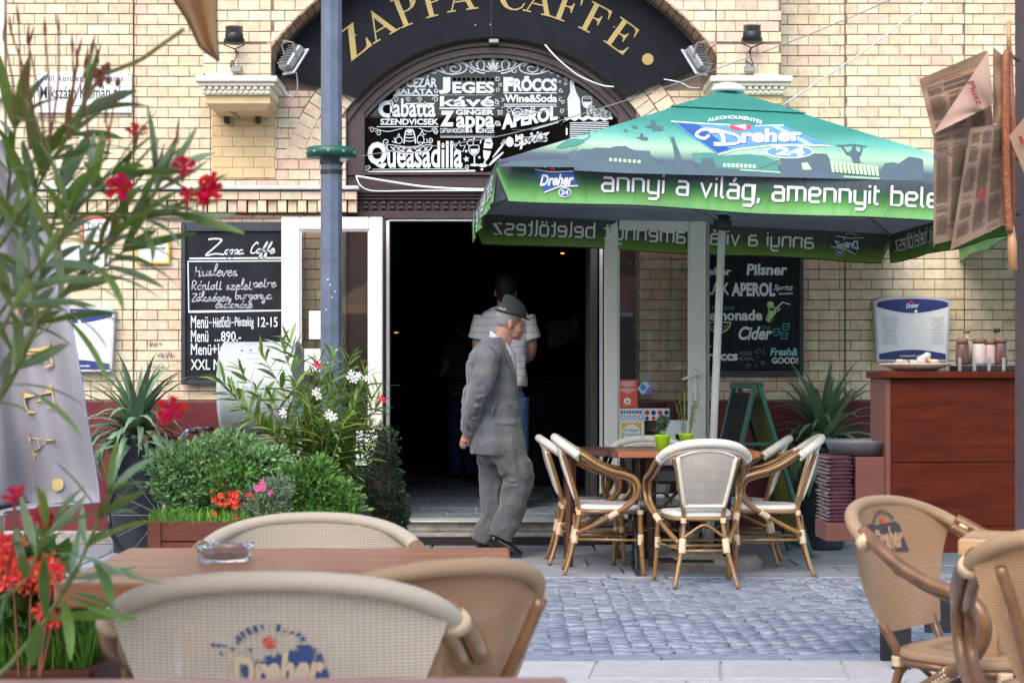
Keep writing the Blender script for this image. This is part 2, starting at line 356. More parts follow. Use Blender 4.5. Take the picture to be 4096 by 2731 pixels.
TEXW = weave('textilene_white', (.66, .62, .54), (.40, .36, .30), .62, 300)
TEXWS = M('textilene_wrap_white', (.64, .60, .52), .6, .1, 20, .3, 300)
SEATW = M('seat_white', (.66, .64, .60), .6, .08, 20, .3, 300)
TEXT_ = weave('textilene_tan', (.62, .55, .44), (.36, .29, .21), .82, 300)
TEXTS = weave('textilene_wrap_tan', (.60, .53, .42), (.42, .35, .26), 1.0, 380)
TEXB = weave('textilene_caramel', (.42, .26, .14), (.25, .14, .065), .9, 300)
TEXBS = weave('textilene_wrap_caramel', (.44, .30, .18), (.30, .19, .10), 1.0, 380)
# ------------------------------------------------------------------ lettering
TC = {}
def text2d(s, bold=0, shear=0, space=1.0):
    k = (s, bold, shear, space)
    if k in TC: return TC[k]
    cu = bpy.data.curves.new('t', 'FONT'); cu.body = s; cu.size = 1; cu.offset = bold; cu.shear = shear; cu.space_character = space; cu.resolution_u = 3
    o = bpy.data.objects.new('t', cu); COL.objects.link(o)
    dg = bpy.context.evaluated_depsgraph_get(); me = bpy.data.meshes.new_from_object(o.evaluated_get(dg))
    vs_ = [(v.co.x, v.co.y) for v in me.vertices]; fs = [tuple(p.vertices) for p in me.polygons]
    bpy.data.objects.remove(o); bpy.data.curves.remove(cu); bpy.data.meshes.remove(me)
    xs = [v[0] for v in vs_]; ys = [v[1] for v in vs_]; x0, x1, y0, y1 = min(xs), max(xs), min(ys), max(ys)
    vs_ = [((x - x0) / (x1 - x0 + 1e-9), (y - y0) / (y1 - y0 + 1e-9)) for x, y in vs_]
    TC[k] = (vs_, fs); return TC[k]
def put_text(mb, s, quad, fn, bold=0, shear=0, m=0, space=1.0):
    """quad = ((x0,y0) bottom left, (x1,y1) bottom right, height upward) or (x0,ytop,x1,ybottom) in sheet pixels; fn(x,y)->place"""
    vs_, fs = text2d(s, bold, shear, space)
    if len(quad) == 4:
        x0, yt, x1, yb = quad; pts = [fn(x0 + u * (x1 - x0), yb + v * (yt - yb)) for u, v in vs_]
    else:
        (x0, y0), (x1, y1), h = quad; pts = [fn(x0 + u * (x1 - x0), y0 + u * (y1 - y0) - v * h) for u, v in vs_]
    mb.add(pts, fs, m)
def ribbon(mb, pts, w, fn, m=0, sm=0, taper=False):
    """a brush stroke of width w along 2D points"""
    pts = [Vector((p[0], p[1], 0)) for p in pts]
    if sm: pts = smooth_path(pts, sm)
    n = len(pts); a = []; b = []
    for i, p in enumerate(pts):
        t = pts[min(i + 1, n - 1)] - pts[max(i - 1, 0)]; t.normalize(); q = Vector((-t.y, t.x, 0))
        if 0 < i < n - 1:
            t0 = (p - pts[i - 1]).normalized(); c = max(.5, abs(t0.dot(t)))
            q = q / c
        ww = w / 2 * (1 if not taper else (.25 + .75 * math.sin(PI * (i + .4) / (n - .2))))
        a.append(p + q * ww); b.append(p - q * ww)
    mb.add([fn(p.x, p.y) for p in a] + [fn(p.x, p.y) for p in b], [(i, i + 1, n + i + 1, n + i) for i in range(n - 1)], m)
def disc(mb, c, r, fn, m=0, seg=14, ry=None):
    ry = ry or r
    mb.add([fn(c[0] + r * math.cos(2 * PI * k / seg), c[1] + ry * math.sin(2 * PI * k / seg)) for k in range(seg)], [tuple(range(seg))], m)
def ringr(mb, c, r, w, fn, m=0, ry=None, a0=0, a1=360, seg=18):
    ry = ry or r
    ribbon(mb, [(c[0] + r * math.cos(R(a0 + (a1 - a0) * k / seg)), c[1] + ry * math.sin(R(a0 + (a1 - a0) * k / seg))) for k in range(seg + 1)], w, fn, m)
def spiral(mb, c, r, turns, a0, w, fn, m=0, sgn=1, sx=1.0):
    n = int(14 * turns) + 3
    ribbon(mb, [(c[0] + sx * r * (1 - .8 * k / n) * math.cos(R(a0) + sgn * 2 * PI * turns * k / n), c[1] + r * (1 - .8 * k / n) * math.sin(R(a0) + sgn * 2 * PI * turns * k / n)) for k in range(n)], w, fn, m)
TECH = {'a': (.8, [[(0.05, 1), (.65, 1), (.8, .85), (.8, 0), (.15, 0), (0, .15), (0, .42), (.15, .56), (.8, .56)]]),
 'n': (.8, [[(0, 0), (0, 1), (.65, 1), (.8, .85), (.8, 0)]]), 'y': (.8, [[(0, 1), (0, .15), (.15, 0), (.8, 0)], [(.8, 1), (.8, -.3), (.65, -.45), (.05, -.45)]]),
 'i': (.05, [[(0, 0), (0, 1)], [(0, 1.25), (0, 1.42)]]), 'v': (.8, [[(0, 1), (.4, 0), (.8, 1)]]), 'l': (.15, [[(0, 1.5), (0, .12), (.12, 0), (.22, 0)]]),
 'g': (.8, [[(.8, 0), (.15, 0), (0, .15), (0, .85), (.15, 1), (.8, 1), (.8, -.3), (.65, -.45), (.05, -.45)]]), ',': (.1, [[(.08, .1), (-.02, -.25)]]),
 'm': (1.3, [[(0, 0), (0, 1), (1.15, 1), (1.3, .85), (1.3, 0)], [(.65, 1), (.65, 0)]]),
 'e': (.8, [[(.78, 0), (.15, 0), (0, .15), (0, .85), (.15, 1), (.65, 1), (.8, .85), (.8, .65), (.65, .5), (0, .5)]]),
 't': (.3, [[(0, 1.4), (0, .12), (.12, 0), (.3, 0)], [(0, 1), (.35, 1)]]), 'b': (.8, [[(0, 1.5), (0, 0), (.65, 0), (.8, .15), (.8, .85), (.65, 1), (0, 1)]]),
 'o': (.8, [[(.4, 0), (.65, 0), (.8, .15), (.8, .85), (.65, 1), (.15, 1), (0, .85), (0, .15), (.15, 0), (.4, 0)]]),
 's': (.8, [[(.78, 1), (.15, 1), (0, .87), (0, .65), (.15, .52), (.65, .5), (.8, .37), (.8, .13), (.65, 0), (0, 0)]]), 'z': (.8, [[(0, 1), (.78, 1), (.02, 0), (.8, 0)]]), ' ': (.3, [])}
TECH['á'] = (.8, TECH['a'][1] + [[(.38, 1.2), (.58, 1.5)]]); TECH['ö'] = (.8, TECH['o'][1] + [[(.2, 1.2), (.2, 1.4)], [(.6, 1.2), (.6, 1.4)]])
def tech_text(mb, s, x0, y0, h, fn, m=0, w=.19, adv=.36, total=None):
    tot = sum(TECH[c][0] + adv for c in s) - adv; k = h if total is None else total / tot; x = x0
    for c in s:
        wd, st = TECH[c]
        for q in st: ribbon(mb, [(x + p[0] * k, y0 + p[1] * h) for p in q], w * h, fn, m)
        x += (wd + adv) * k
    return x
def pxwall(Y):                                  # sheet pixels -> a sheet parallel to the facade at distance Y
    return lambda x, y: tuple(P(x, y, Y))
# ================================================================== GROUND
g = MB(); g.add([(-30, -25, -.03), (30, -25, -.03), (30, 12.62, -.03), (-30, 12.62, -.03)], [(0, 1, 2, 3)])
g.add([(-30, 12.62, -.03), (30, 12.62, -.03), (30, 60, -.03), (-30, 60, -.03)], [(0, 1, 2, 3)])
ground = struct('ground', g, GROUT)
g = MB(); g.add([(-30, -25, -.006), (30, -25, -.006), (30, 7.22, -.006), (-30, 7.22, -.006)], [(0, 1, 2, 3)]); struct('square', g, M('pale_paving', (.40, .39, .38), .9, .2, 2, .2, 40))
def clip(poly, n, d):
    out = []; L_ = len(poly)
    for i in range(L_):
        a, b = poly[i], poly[(i + 1) % L_]; da = a[0] * n[0] + a[1] * n[1] - d; db = b[0] * n[0] + b[1] * n[1] - d
        if da >= 0: out.append(a)
        if da * db < 0:
            t = da / (da - db); out.append((a[0] + (b[0] - a[0]) * t, a[1] + (b[1] - a[1]) * t))
    return out
def block(mb, poly, fn, depth, bev=.003, m=0):
    """a stone or brick: outline poly, front at t=0 with worn edges, going back to t=depth"""
    n = len(poly); cx = sum(p[0] for p in poly) / n; cy = sum(p[1] for p in poly) / n
    def ins(p):
        dx, dy = cx - p[0], cy - p[1]; l = math.hypot(dx, dy) + 1e-9; k = min(.4, bev * 1.4 / l); return (p[0] + dx * k, p[1] + dy * k)
    a = [fn(*ins(p), 0) for p in poly]; b = [fn(p[0], p[1], bev) for p in poly]; c = [fn(p[0], p[1], depth) for p in poly]
    fs = [tuple(range(n))] + [(i, i + n, (i + 1) % n + n, (i + 1) % n) for i in range(n)] + [(i + n, i + 2 * n, (i + 1) % n + 2 * n, (i + 1) % n + n) for i in range(n)]
    mb.add(a + b + c, fs, m)
# cobbles laid in fans
def cobble_mesh(k):
    rr = random.Random(k); mb = MB(); w, d = .042 + rr.uniform(-.003, .003), .037 + rr.uniform(-.004, .003)
    base = [(-w, -d), (0, -d - .002), (w, -d), (w + .002, 0), (w, d), (0, d + .002), (-w, d), (-w - .002, 0)]
    base = [(x + rr.uniform(-.004, .004), y + rr.uniform(-.004, .004)) for x, y in base]
    tz = [rr.uniform(-.004, .003) for _ in base]
    r0 = [(x, y, -.05) for x, y in base]; r1 = [(x, y, -.007 + t) for (x, y), t in zip(base, tz)]; r2 = [(x * .90, y * .90, t) for (x, y), t in zip(base, tz)]
    mb.add(r0 + r1 + r2 + [(0, 0, rr.uniform(.0, .003))], [(i, (i + 1) % 8, (i + 1) % 8 + 8, i + 8) for i in range(8)] + [(i + 8, (i + 1) % 8 + 8, (i + 1) % 8 + 16, i + 16) for i in range(8)] + [(i + 16, (i + 1) % 8 + 16, 24) for i in range(8)])
    return mb
CM = [cobble_mesh(k) for k in range(12)]
cob = []
W_ = 1.25
for c in range(-4, 5):
    for r_ in range(-6, 48):
        n = 14
        for k in range(n):
            u = (k + .5) / n * 2 - 1; x = c * W_ + u * W_ / 2 + .35; y = 7.0 + r_ * .083 + .44 * (1 - u * u) + random.uniform(-.006, .006)
            sl = -2 * .44 * u / (W_ / 2)
            if 7.42 < y < 10.22 and -3.0 < x < 3.6: cob.append((x + random.uniform(-.005, .005), y, math.atan(sl) * .8 + random.uniform(-.08, .08)))
def seen(x, y):
    px = 2048 + F * x / y; py = 1500 + F * 1.2 / y
    return 2190 < px < 3900 and (py > 2330) and not (px > 3560 and py > 2250)
cob.sort(key=lambda c: (not seen(c[0], c[1]), c[1]))
pav = root('cobbled_lane', 'grey cobbled lane laid in fans in front of the cafe', 'lane', (0, 0, 0)); del pav['label']; del pav['category']; pav['kind'] = 'structure'
cme = [mesh_of(mb, 'cobble', COB, True) for mb in CM]
for me in cme: me.polygons.foreach_set('use_smooth', [False] * 8 + [True] * 16)
jn = MB()
for i, (x, y, a) in enumerate(cob):
    k = random.randrange(12); a += random.choice([0, PI]); dz = random.uniform(-.004, .004)
    if i < 300: inst('cobble', cme[k], pav, (x, y, dz), (random.uniform(-.03, .03), random.uniform(-.03, .03), a))
    else:
        mt = Matrix.Translation((x, y, dz)) @ Matrix.Rotation(a, 4, 'Z') @ Matrix.Rotation(random.uniform(-.03, .03), 4, 'X')
        jn.add([mt @ Vector(p) for p in CM[k].v], CM[k].f)
part('cobbles', jn, COB, pav, kind='stuff')
# paving slabs by the wall, border stones, light slabs nearer
def slabs(name, y0, y1, x0, x1, rows, wmin, wmax, mat, z=0.0, gap=.006, skew=0):
    rt = root(name, None, None, (0, 0, 0)); rt['kind'] = 'structure'
    ys = [y0 + (y1 - y0) * i / rows for i in range(rows + 1)]
    for i in range(rows):
        x = x0 - random.uniform(0, wmin)
        while x < x1:
            w = random.uniform(wmin, wmax); dz = random.uniform(-.003, .003); mb = MB()
            cx, cy = x + w / 2, (ys[i] + ys[i + 1]) / 2
            poly = [(-w / 2 + gap, ys[i] - cy + gap), (w / 2 - gap, ys[i] - cy + gap), (w / 2 - gap + skew, ys[i + 1] - cy - gap), (-w / 2 + gap + skew, ys[i + 1] - cy - gap)]
            block(mb, poly, lambda a, b, t: (a, b, -t), .05, .005)
            o = part('slab', mb, mat, rt); o.location = (cx, cy, z + dz); o.rotation_euler = (random.uniform(-.002, .002), random.uniform(-.002, .002), 0)
            x += w
slabs('pavement', 10.42, 12.24, -4.2, 4.2, 4, .45, .8, SLAB)
slabs('border_stones', 10.22, 10.42, -3.6, 3.8, 1, .25, .5, SLAB, .004, .006)
slabs('granite_edging', 7.24, 7.42, -2.6, 3.4, 1, .35, .7, COB, .003)
slabs('granite_pavement', 4.6, 7.24, -2.8, 3.0, 6, .5, .9, SLABL, .004, .005, .05)
# ================================================================== FACADE
YB, YF = 12.40, 12.10                            # wall face; projecting piers and great arch
fac = root('cafe_facade', 'yellow brick cafe front with a great arch over an open double door', 'building', (0, 12.4, 0))
PITCH = .0743
CX, CZ = -.147, 2.301; RA = 1.957               # great arch in the projecting layer
IX, IZ, RI = (1964 - 2048) / 556.45, 1.2 + (1500 - 872) / 556.45, 720.5 / 556.45   # inner arch
opx0, opx1 = (1384 - 2048) / 556.45, (2546 - 2048) / 556.45; springz = 1.2 + (1500 - 464) / 556.45
def rows_from(z0, zt, p): 
    z = z0
    while z < zt: yield z; z += p
loose = []; joined = MB()
def emit_brick(poly, Y, depth=.05, want=False):
    if len(poly) < 3: return
    a = abs(sum(poly[i][0] * poly[(i + 1) % len(poly)][1] - poly[(i + 1) % len(poly)][0] * poly[i][1] for i in range(len(poly)))) / 2
    if a < .0004: return
    cx = sum(p[0] for p in poly) / len(poly); cz = sum(p[1] for p in poly) / len(poly); dy = random.uniform(-.0025, .0025)
    px, py = 2048 + F * cx / Y, 1500 - F * (cz - 1.2) / Y
    vis = (3140 < px < 3660 and 5 < py < 560) or (545 < px < 1235 and 5 < py < 740 and not (700 < px < 880 and py < 240)) or (3225 < px < 3500 and 1070 < py < 1500) or (2860 < px < 3130 and 5 < py < 290)
    if vis: loose.append((poly, Y + dy, depth))
    else: block(joined, poly, lambda x, z, t: (x, Y + dy + t, z), depth)
def wall_bricks(x0, x1, z0, z1, Y, excl, zanchor, pitch=PITCH, L=.1512, phase=0, clipf=None, jit=.12):
    k0 = math.floor((z0 - zanchor) / pitch)
    z = zanchor + k0 * pitch; k = k0
    while z < z1:
        za, zb = max(z, z0), min(z + pitch, z1)
        x = x0 - L + (phase + (k % 2) * L / 2) % L
        prev = None
        while x < x1:
            w = L
            if random.random() < jit: w = L * 1.5
            xa, xb = max(x, x0), min(x + w, x1)
            x += w
            if xb - xa < .02 or zb - za < .02: continue
            poly = [(xa + .0020, za + .0034), (xb - .0020, za + .0034), (xb - .0020, zb - .0034), (xa + .0020, zb - .0034)]
            if any(a < xb and xa < b and c < zb and za < d for a, b, c, d in excl):
                ok = False
                # trim against the sides of an opening
                for a, b, c, d in excl:
                    if a < xb and xa < b and c < zb and za < d:
                        if xa < a - .02: poly = clip(poly, (-1, 0), -(a - .004)); ok = True
                        elif xb > b + .02: poly = clip(poly, (1, 0), b + .004); ok = True
                        else: ok = False; break
                if not ok: continue
            if clipf: poly = clipf(poly)
            if poly: emit_brick(poly, Y)
        z += pitch; k += 1
def outside(cx, cz, r):
    def f(poly):
        mx = sum(p[0] for p in poly) / len(poly) - cx; mz = sum(p[1] for p in poly) / len(poly) - cz; l = math.hypot(mx, mz)
        if l < r - .12: return None
        n = (mx / l, mz / l); return clip(poly, n, r + n[0] * cx + n[1] * cz)
    return f
zc_ = 1.2 + (1500 - 757) / 556.45                # string course
ztop = 4.30
cap_z = P(0, 305, YF).z
pxl = lambda px, Y=YB: (px - 2048) * Y / F
# upper wall, base plane
fI = outside(IX, IZ, RI + .262)
XL0, XL1, XL2 = pxl(30), pxl(535), pxl(812, YF)
XR0, XR1, XR2, XR3 = pxl(3126, YF), pxl(3380), pxl(3855), 4.1
def up(x0, x1, Y, ph): wall_bricks(x0, x1, zc_ + .012, ztop, Y, [], 3.865, phase=ph, jit=0, clipf=(lambda p: fI(p)) )
up(XL0, XL1 - .001, YB - .02, .05); up(XL1 + .001, XL2, YB, .02)
wall_bricks(XL2, opx0, zc_ + .012, cap_z - .05, YB, [], 3.865, phase=.03, jit=0, clipf=lambda p: fI(p) if sum(q[1] for q in p) / len(p) > springz else p)
wall_bricks(opx1, XR0, zc_ + .012, cap_z - .05, YB, [], 3.865, phase=.08, jit=0, clipf=lambda p: fI(p) if sum(q[1] for q in p) / len(p) > springz else p)
up(XR0, XR1 - .001, YB, .09); up(XR1 + .001, XR2, YB - .02, .01); up(XR2 + .004, XR3, YB - .012, .06)
# projecting layer: piers above the corbels and the spandrels of the great arch
fO = outside(CX, CZ, RA + .004)
wall_bricks(XL2, -1.69, cap_z - .02, 3.52, YF, [], 3.83, phase=.02, jit=.1)
wall_bricks(1.435, XR0, cap_z - .02, 3.52, YF, [], 3.83, phase=.06, jit=.1)
wall_bricks(XL2, -1.69, 3.52, ztop, YF, [], 3.83, phase=.02, jit=0, clipf=fO)
wall_bricks(-1.69, 1.435, 3.52, ztop, YF, [], 3.83, phase=.095, jit=0, clipf=fO)
wall_bricks(1.435, XR0, 3.52, ztop, YF, [], 3.83, phase=.06, jit=0, clipf=fO)
# lower wall
zp = 1.2 + (1500 - 1600) / 556.45
low_t = P(0, 858, YB).z
for x0, x1, Y, ph in ((XL0 + .1, XL1 - .001, YB - .02, .05), (XL1 + .001, opx0 - .02, YB, .02), (opx1 + .02, XR1 - .001, YB, .08), (XR1 + .001, XR2, YB - .02, .11), (XR2 + .004, XR3, YB - .012, .05)):
    wall_bricks(x0, x1, zp, low_t, Y, [], 2.179, .073, phase=ph, jit=.16)
# course and dentils under the metal strip
wz = lambda py, Y=YB: 1.2 + (1500 - py) * Y / F
for x0, x1 in ((pxl(120), pxl(1428, 12.3)), (pxl(2510, 12.3), XR3)):
    wall_bricks(x0, x1, wz(800, 12.3), wz(764, 12.3), 12.30, [], wz(800, 12.3), .07, jit=0)
    x = x0; i = 0
    while x < x1 - .05:
        dy = -.02 if i % 2 else .0
        emit_brick([(x + .004, wz(850, 12.34)), (x + .066, wz(850, 12.34)), (x + .066, wz(803, 12.34)), (x + .004, wz(803, 12.34))], 12.335 + dy, .07); x += .0715; i += 1
# voussoirs of the inner arch, two rings, and the soffit bricks of the great arch
for ring in range(2):
    r0 = RI + .004 + ring * .13; r1 = r0 + .122; n = 46
    for i in range(n):
        a0, a1 = [R(18) + (R(144)) * (i + s_) / n for s_ in (.03, .97)]
        if ring: a0 += .02; a1 += .02
        poly = [(IX + r0 * math.cos(a1), IZ + r0 * math.sin(a1)), (IX + r1 * math.cos(a1), IZ + r1 * math.sin(a1)), (IX + r1 * math.cos(a0), IZ + r1 * math.sin(a0)), (IX + r0 * math.cos(a0), IZ + r0 * math.sin(a0))]
        if poly[0][0] < -1.9 or poly[0][0] > 1.9: continue
        block(joined, poly, lambda x, z, t: (x, 12.395 + t, z), .09)
sof = MB()
n = 78
for i in range(n):
    a0, a1 = [R(22) + R(136) * (i + s_) / n for s_ in (.04, .96)]
    for j in range(2):
        y0, y1 = (YF + .004, YF + .146) if j == 0 else (YF + .154, YB - .004)
        if i % 2: y0, y1 = (YF + .004, YF + .075) if j == 0 else (YF + .083, YB - .004)
        dr = random.uniform(-.003, .003)
        def fs_(a, y, t): r = RA - .006 + dr + t; return (CX + r * math.cos(a), y, CZ + r * math.sin(a))
        block(sof, [(a0, y0), (a1, y0), (a1, y1), (a0, y1)], fs_, .05)
part('arch_soffit_bricks', sof, BRICKR, fac, w=True, kind='stuff')
random.shuffle(loose)
loose_o, loose_j = loose[:300], loose[300:]
for poly, Y, d in loose_j: block(joined, poly, lambda x, z, t: (x, Y + t, z), d)
bc = {}
for poly, Y, d in loose_o:
    cx = sum(p[0] for p in poly) / len(poly); cz = sum(p[1] for p in poly) / len(poly)
    lp = tuple((round(p[0] - cx, 3), round(p[1] - cz, 3)) for p in poly)
    if lp not in bc:
        mb = MB(); block(mb, list(lp), lambda x, z, t: (x, t, z), d); bc[lp] = mesh_of(mb, 'brick', BRICK)
    inst('brick', bc[lp], fac, (cx, Y - 12.4, cz))
part('bricks', joined, BRICK, fac, w=True, kind='stuff')
# mortar body of the wall
w = MB()
def vwall(x0, x1, z0, z1, Y, th=.08): w.box(((x0 + x1) / 2, Y + .007 + th / 2, (z0 + z1) / 2), (x1 - x0, th, z1 - z0))
vwall(XL0 - .02, XL1, .0, ztop, YB - .02, .25); vwall(XL1, opx0, 0, cap_z, YB, .25); vwall(XL1, XL2 + .02, cap_z, ztop, YB, .25)
vwall(opx1, XR1, 0, cap_z, YB, .25); vwall(XR0 - .02, XR1, cap_z, ztop, YB, .25); vwall(XR1, XR2, 0, ztop, YB - .02, .25); vwall(XR2, XR3, 0, ztop, YB - .012, .25)
def arch_fill(x0, x1, zb, zt, cx, cz, r, Y, th, n=90):
    for i in range(n):
        a, b = x0 + (x1 - x0) * i / n, x0 + (x1 - x0) * (i + 1) / n
        f = lambda x: max(zb, cz + math.sqrt(max(0, r * r - (x - cx) ** 2)) if abs(x - cx) < r else zb)
        za, zb_ = f(a), f(b)
        if za >= zt and zb_ >= zt: continue
        q = [(a, Y, za), (b, Y, zb_), (b, Y, zt), (a, Y, zt)]; k = [(p[0], Y + th, p[2]) for p in q]
        w.add(q + k, [(0, 1, 2, 3), (7, 6, 5, 4), (0, 4, 5, 1)])
arch_fill(XL2, XR0, cap_z + .02, ztop, CX, CZ, RA + .03, YF + .007, .29)
w.box(((XL2 - 1.69) / 2, YF + .15, (cap_z + 3.5) / 2), (-1.69 - XL2 - .004, .285, 3.5 - cap_z)); w.box(((XR0 + 1.435) / 2, YF + .15, (cap_z + 3.5) / 2), (XR0 - 1.435 - .004, .285, 3.5 - cap_z))
arch_fill(opx0 - .002, opx1 + .002, springz, ztop, IX, IZ, RI, YB + .009, .24)
arch_fill(XL2, XR0, cap_z, ztop, IX, IZ, RI + .1, YB + .0085, .24)
w.box(((XL0 + XR3) / 2, 12.9, ztop + .02), (XR3 - XL0, 1.6, .05))
w.box((XL0 + .1, 13.3, 2.1), (.2, 1.3, 4.3))
part('wall', w, MORT, fac, w=True)
# returns of the piers
rt_ = MB()
for s_, xx in ((1, -1.69), (-1, 1.435)):
    z = cap_z + .14; k = 0
    while z < 3.48:
        y = YF + .002 - (k % 2) * .075
        while y < YB - .02:
            ya, yb = max(y, YF + .004), min(y + .148, YB); y += .151
            if yb - ya > .02: block(rt_, [(ya, z + .004), (yb, z + .004), (yb, z + .070), (ya, z + .070)], lambda a, b, t: (xx + s_ * (.003 - t), a, b), .03)
        z += PITCH; k += 1
part('pier_return_bricks', rt_, BRICKR, fac, w=True, kind='stuff')
# string course strip, plinth
s = MB()
for a, b in ((118, 1436), (2500, 4110)):
    x0, x1 = pxl(a, 12.28), pxl(b, 12.28); s.box(((x0 + x1) / 2, 12.33, wz(751, 12.28)), (x1 - x0, .12, .028), bev=.006)
part('string_course', s, M('zinc_strip', (.50, .54, .58), .5, .15, 12, .1, 40, metal=.2), fac, w=True)
s = MB()
for x0, x1 in ((XL0, opx0 - .01), (opx1 + .01, XR3)):
    s = MB(); s.box(((x0 + x1) / 2, 12.375, zp / 2 + .03), (x1 - x0, .09, zp - .02 - .06), bev=.008)
    part('plinth', s, RED, fac, w=True)
for x0, x1 in ((XL0, opx0 - .25), (opx1 + .3, XR3)):
    x = x0
    while x < x1 - .1:
        w_ = min(random.uniform(.7, 1.0), x1 - x); s = MB(); s.box((x + w_ / 2, 12.33 + random.uniform(-.003, .003), .04), (w_ - .004, .14, .10), bev=.01); part('base_stone', s, STONE, fac, w=True); x += w_
# corbels
def corbel(xc, lab):
    Yc = 11.98
    rt = root('pier_corbel', None, None, (0, 0, 0)); rt.parent = fac; rt.location = (0, -12.4, 0); WOFF[rt.name] = (0, 0, 0)
    def bx(mb, x0, x1, y0, y1, yf, yb=12.4, bev=.006): mb.box((xc + (x0 + x1) / 2, (yf + yb) / 2, (y0 + y1) / 2), (x1 - x0, yb - yf, y1 - y0), bev=bev)
    m = MB(); z = P(0, 318, 11.95).z
    bx(m, -.285, .285, z - .018, z + .022, 11.93); bx(m, -.265, .265, z - .044, z - .018, 11.955); bx(m, -.235, .235, z - .100, z - .044, 11.99)
    for i in range(11): bx(m, -.245 + i * .0448, -.245 + i * .0448 + .028, z - .066, z - .046, 11.965, 12.0, .003)
    for i in range(13): bx(m, -.24 + i * .0372, -.24 + i * .0372 + .02, z - .092, z - .074, 11.975, 12.0, .003)
    part('moulding', m, PLASTW, rt, w=True)
    m = MB(); y0, y1 = z - .175, z - .100
    a = [(-.225, 12.02), (.225, 12.02), (.225, 12.4), (-.225, 12.4)]; b = [(-.20, 12.05), (.20, 12.05), (.20, 12.4), (-.20, 12.4)]
    m.add([(xc + p[0], p[1], y1) for p in a] + [(xc + p[0], p[1], y0 + .02) for p in a] + [(xc + p[0] * .9, p[1] + .02, y0 - .025) for p in b], [(0, 1, 5, 4)[::-1], (1, 2, 6, 5)[::-1], (3, 0, 4, 7)[::-1], (4, 5, 9, 8)[::-1], (5, 6, 10, 9)[::-1], (7, 4, 8, 11)[::-1], (8, 9, 10, 11)[::-1]])
    part('bracket', m, PLAST, rt, w=True)
corbel((948 - 2048) * 11.98 / F, 'l'); corbel((3003 - 2048) * 11.98 / F, 'r')
# painted patch with ghost bricks under the left corbel, iron stubs
m = MB(); random.seed(3)
for i in range(8):
    z0 = wz(712) + i * PITCH * 1.0; k = i % 2
    xs = [pxl(848), pxl(848) + .075 + k * .075]
    while xs[-1] < pxl(1100): xs.append(xs[-1] + .151)
    xs[-1] = pxl(1102)
    for a, b in zip(xs[:-1], xs[1:]):
        if b - a > .02: block(m, [(a + .001, z0 + .001), (b - .001, z0 + .001), (b - .001, z0 + PITCH - .0015), (a + .001, z0 + PITCH - .0015)], lambda x, z, t: (x, 12.388 + t, z), .03, .0018)
part('plaster_patch', m, PLAST, fac, w=True)
for px in (907, 1032): m = MB(); m.box(tuple(P(px, 482, 12.36)), (.032, .08, .045), bev=.004); part('iron_stub', m, M('rust', (.07, .035, .03), .8), fac, w=True)
# ------------------------------------------------------------------ timber door frame and fanlight
YD = 12.47
fr = root('door_frame', None, None, (0, 0, 0)); fr.parent = fac; fr.location = (0, -12.4, 0)
fx = lambda px, Y=YD: (px - 2048) * Y / F
def ring_part(mb, cx, cz, r0, r1, y0, y1, a0, a1, n=48):
    rows = []
    for i in range(n + 1):
        a = R(a0 + (a1 - a0) * i / n); c, s_ = math.cos(a), math.sin(a)
        rows.append([(cx + r1 * c, y0, cz + r1 * s_), (cx + r0 * c, y0, cz + r0 * s_), (cx + r0 * c, y1, cz + r0 * s_), (cx + r1 * c, y1, cz + r1 * s_)])
    mb.grid(rows, close=True)
m = MB(); rg = 649 / 556.45; Zs = IZ + math.sqrt(RI * RI - (IX - opx0) ** 2) if False else springz
a_ = math.degrees(math.asin((Zs - IZ) / RI))
ring_part(m, IX, IZ, RI - .05, RI + .02, YD - .03, YD + .1, a_ - 6, 180 - a_ + 6); ring_part(m, IX, IZ, rg + .03, RI - .05, YD, YD + .1, a_ - 6, 186 - a_)
ring_part(m, IX, IZ, rg, rg + .03, YD + .02, YD + .1, a_ - 6, 186 - a_)
zt0 = wz(690, YD)
for s_, xa in ((1, opx0), (-1, opx1)):
    xg = fx(1457) if s_ == 1 else fx(2473)
    m.box(((xa + xg) / 2, YD + .05, (zt0 + Zs) / 2 + .0), (abs(xg - xa) + .006, .103, Zs - zt0 + .1), bev=.004)
part('arched_frame', m, BROWN, fr, w=True)
m = MB(); X0, X1 = fx(1375), fx(2556)
def bar(y0, y1, yf, yb=YD + .12, bev=.004, x0=X0, x1=X1): m.box(((x0 + x1) / 2, (yf + yb) / 2, (wz(y0, YD) + wz(y1, YD)) / 2), (x1 - x0, yb - yf, abs(wz(y0, YD) - wz(y1, YD)) - .001), bev=bev)
bar(690, 704, YD - .03); bar(704, 748, YD + .0); bar(748, 762, YD - .04); bar(762, 778, YD - .075); bar(778, 790, YD - .055); bar(790, 802, YD - .035); bar(802, 842, YD - .005); bar(842, 876, YD - .015)
part('transom', m, BROWN, fr, w=True)
dme = None
for i in range(33):
    x = X0 + .03 + i * .0645
    d_ = MB(); d_.box((0, 0, .013), (.040, .04, .026), bev=.005); d_.box((0, .006, -.017), (.036, .03, .026), bev=.004)
    if dme is None: dme = mesh_of(d_, 'dentil', BROWN)
    o = bpy.data.objects.new('dentil', dme); COL.objects.link(o); o.parent = fr; o.location = (x, YD - .02, wz(820, YD))
m = MB(); xo0, xo1 = fx(1555), fx(2403)
zhead = wz(884, YD)
for a, b in ((fx(1384), xo0 - .012), (xo1 + .012, fx(2546))): m = MB(); m.box(((a + b) / 2, YD + .06, (zhead + .02 + .157) / 2), (b - a, .12, zhead + .02 - .157), bev=.004); part('door_post', m, BROWN, fr, w=True)
m = MB()
for a in (xo0 - .006, xo1 + .004): m.box((a, YD + .02, (zhead + .157) / 2), (.022, .09, zhead - .157), bev=.003)
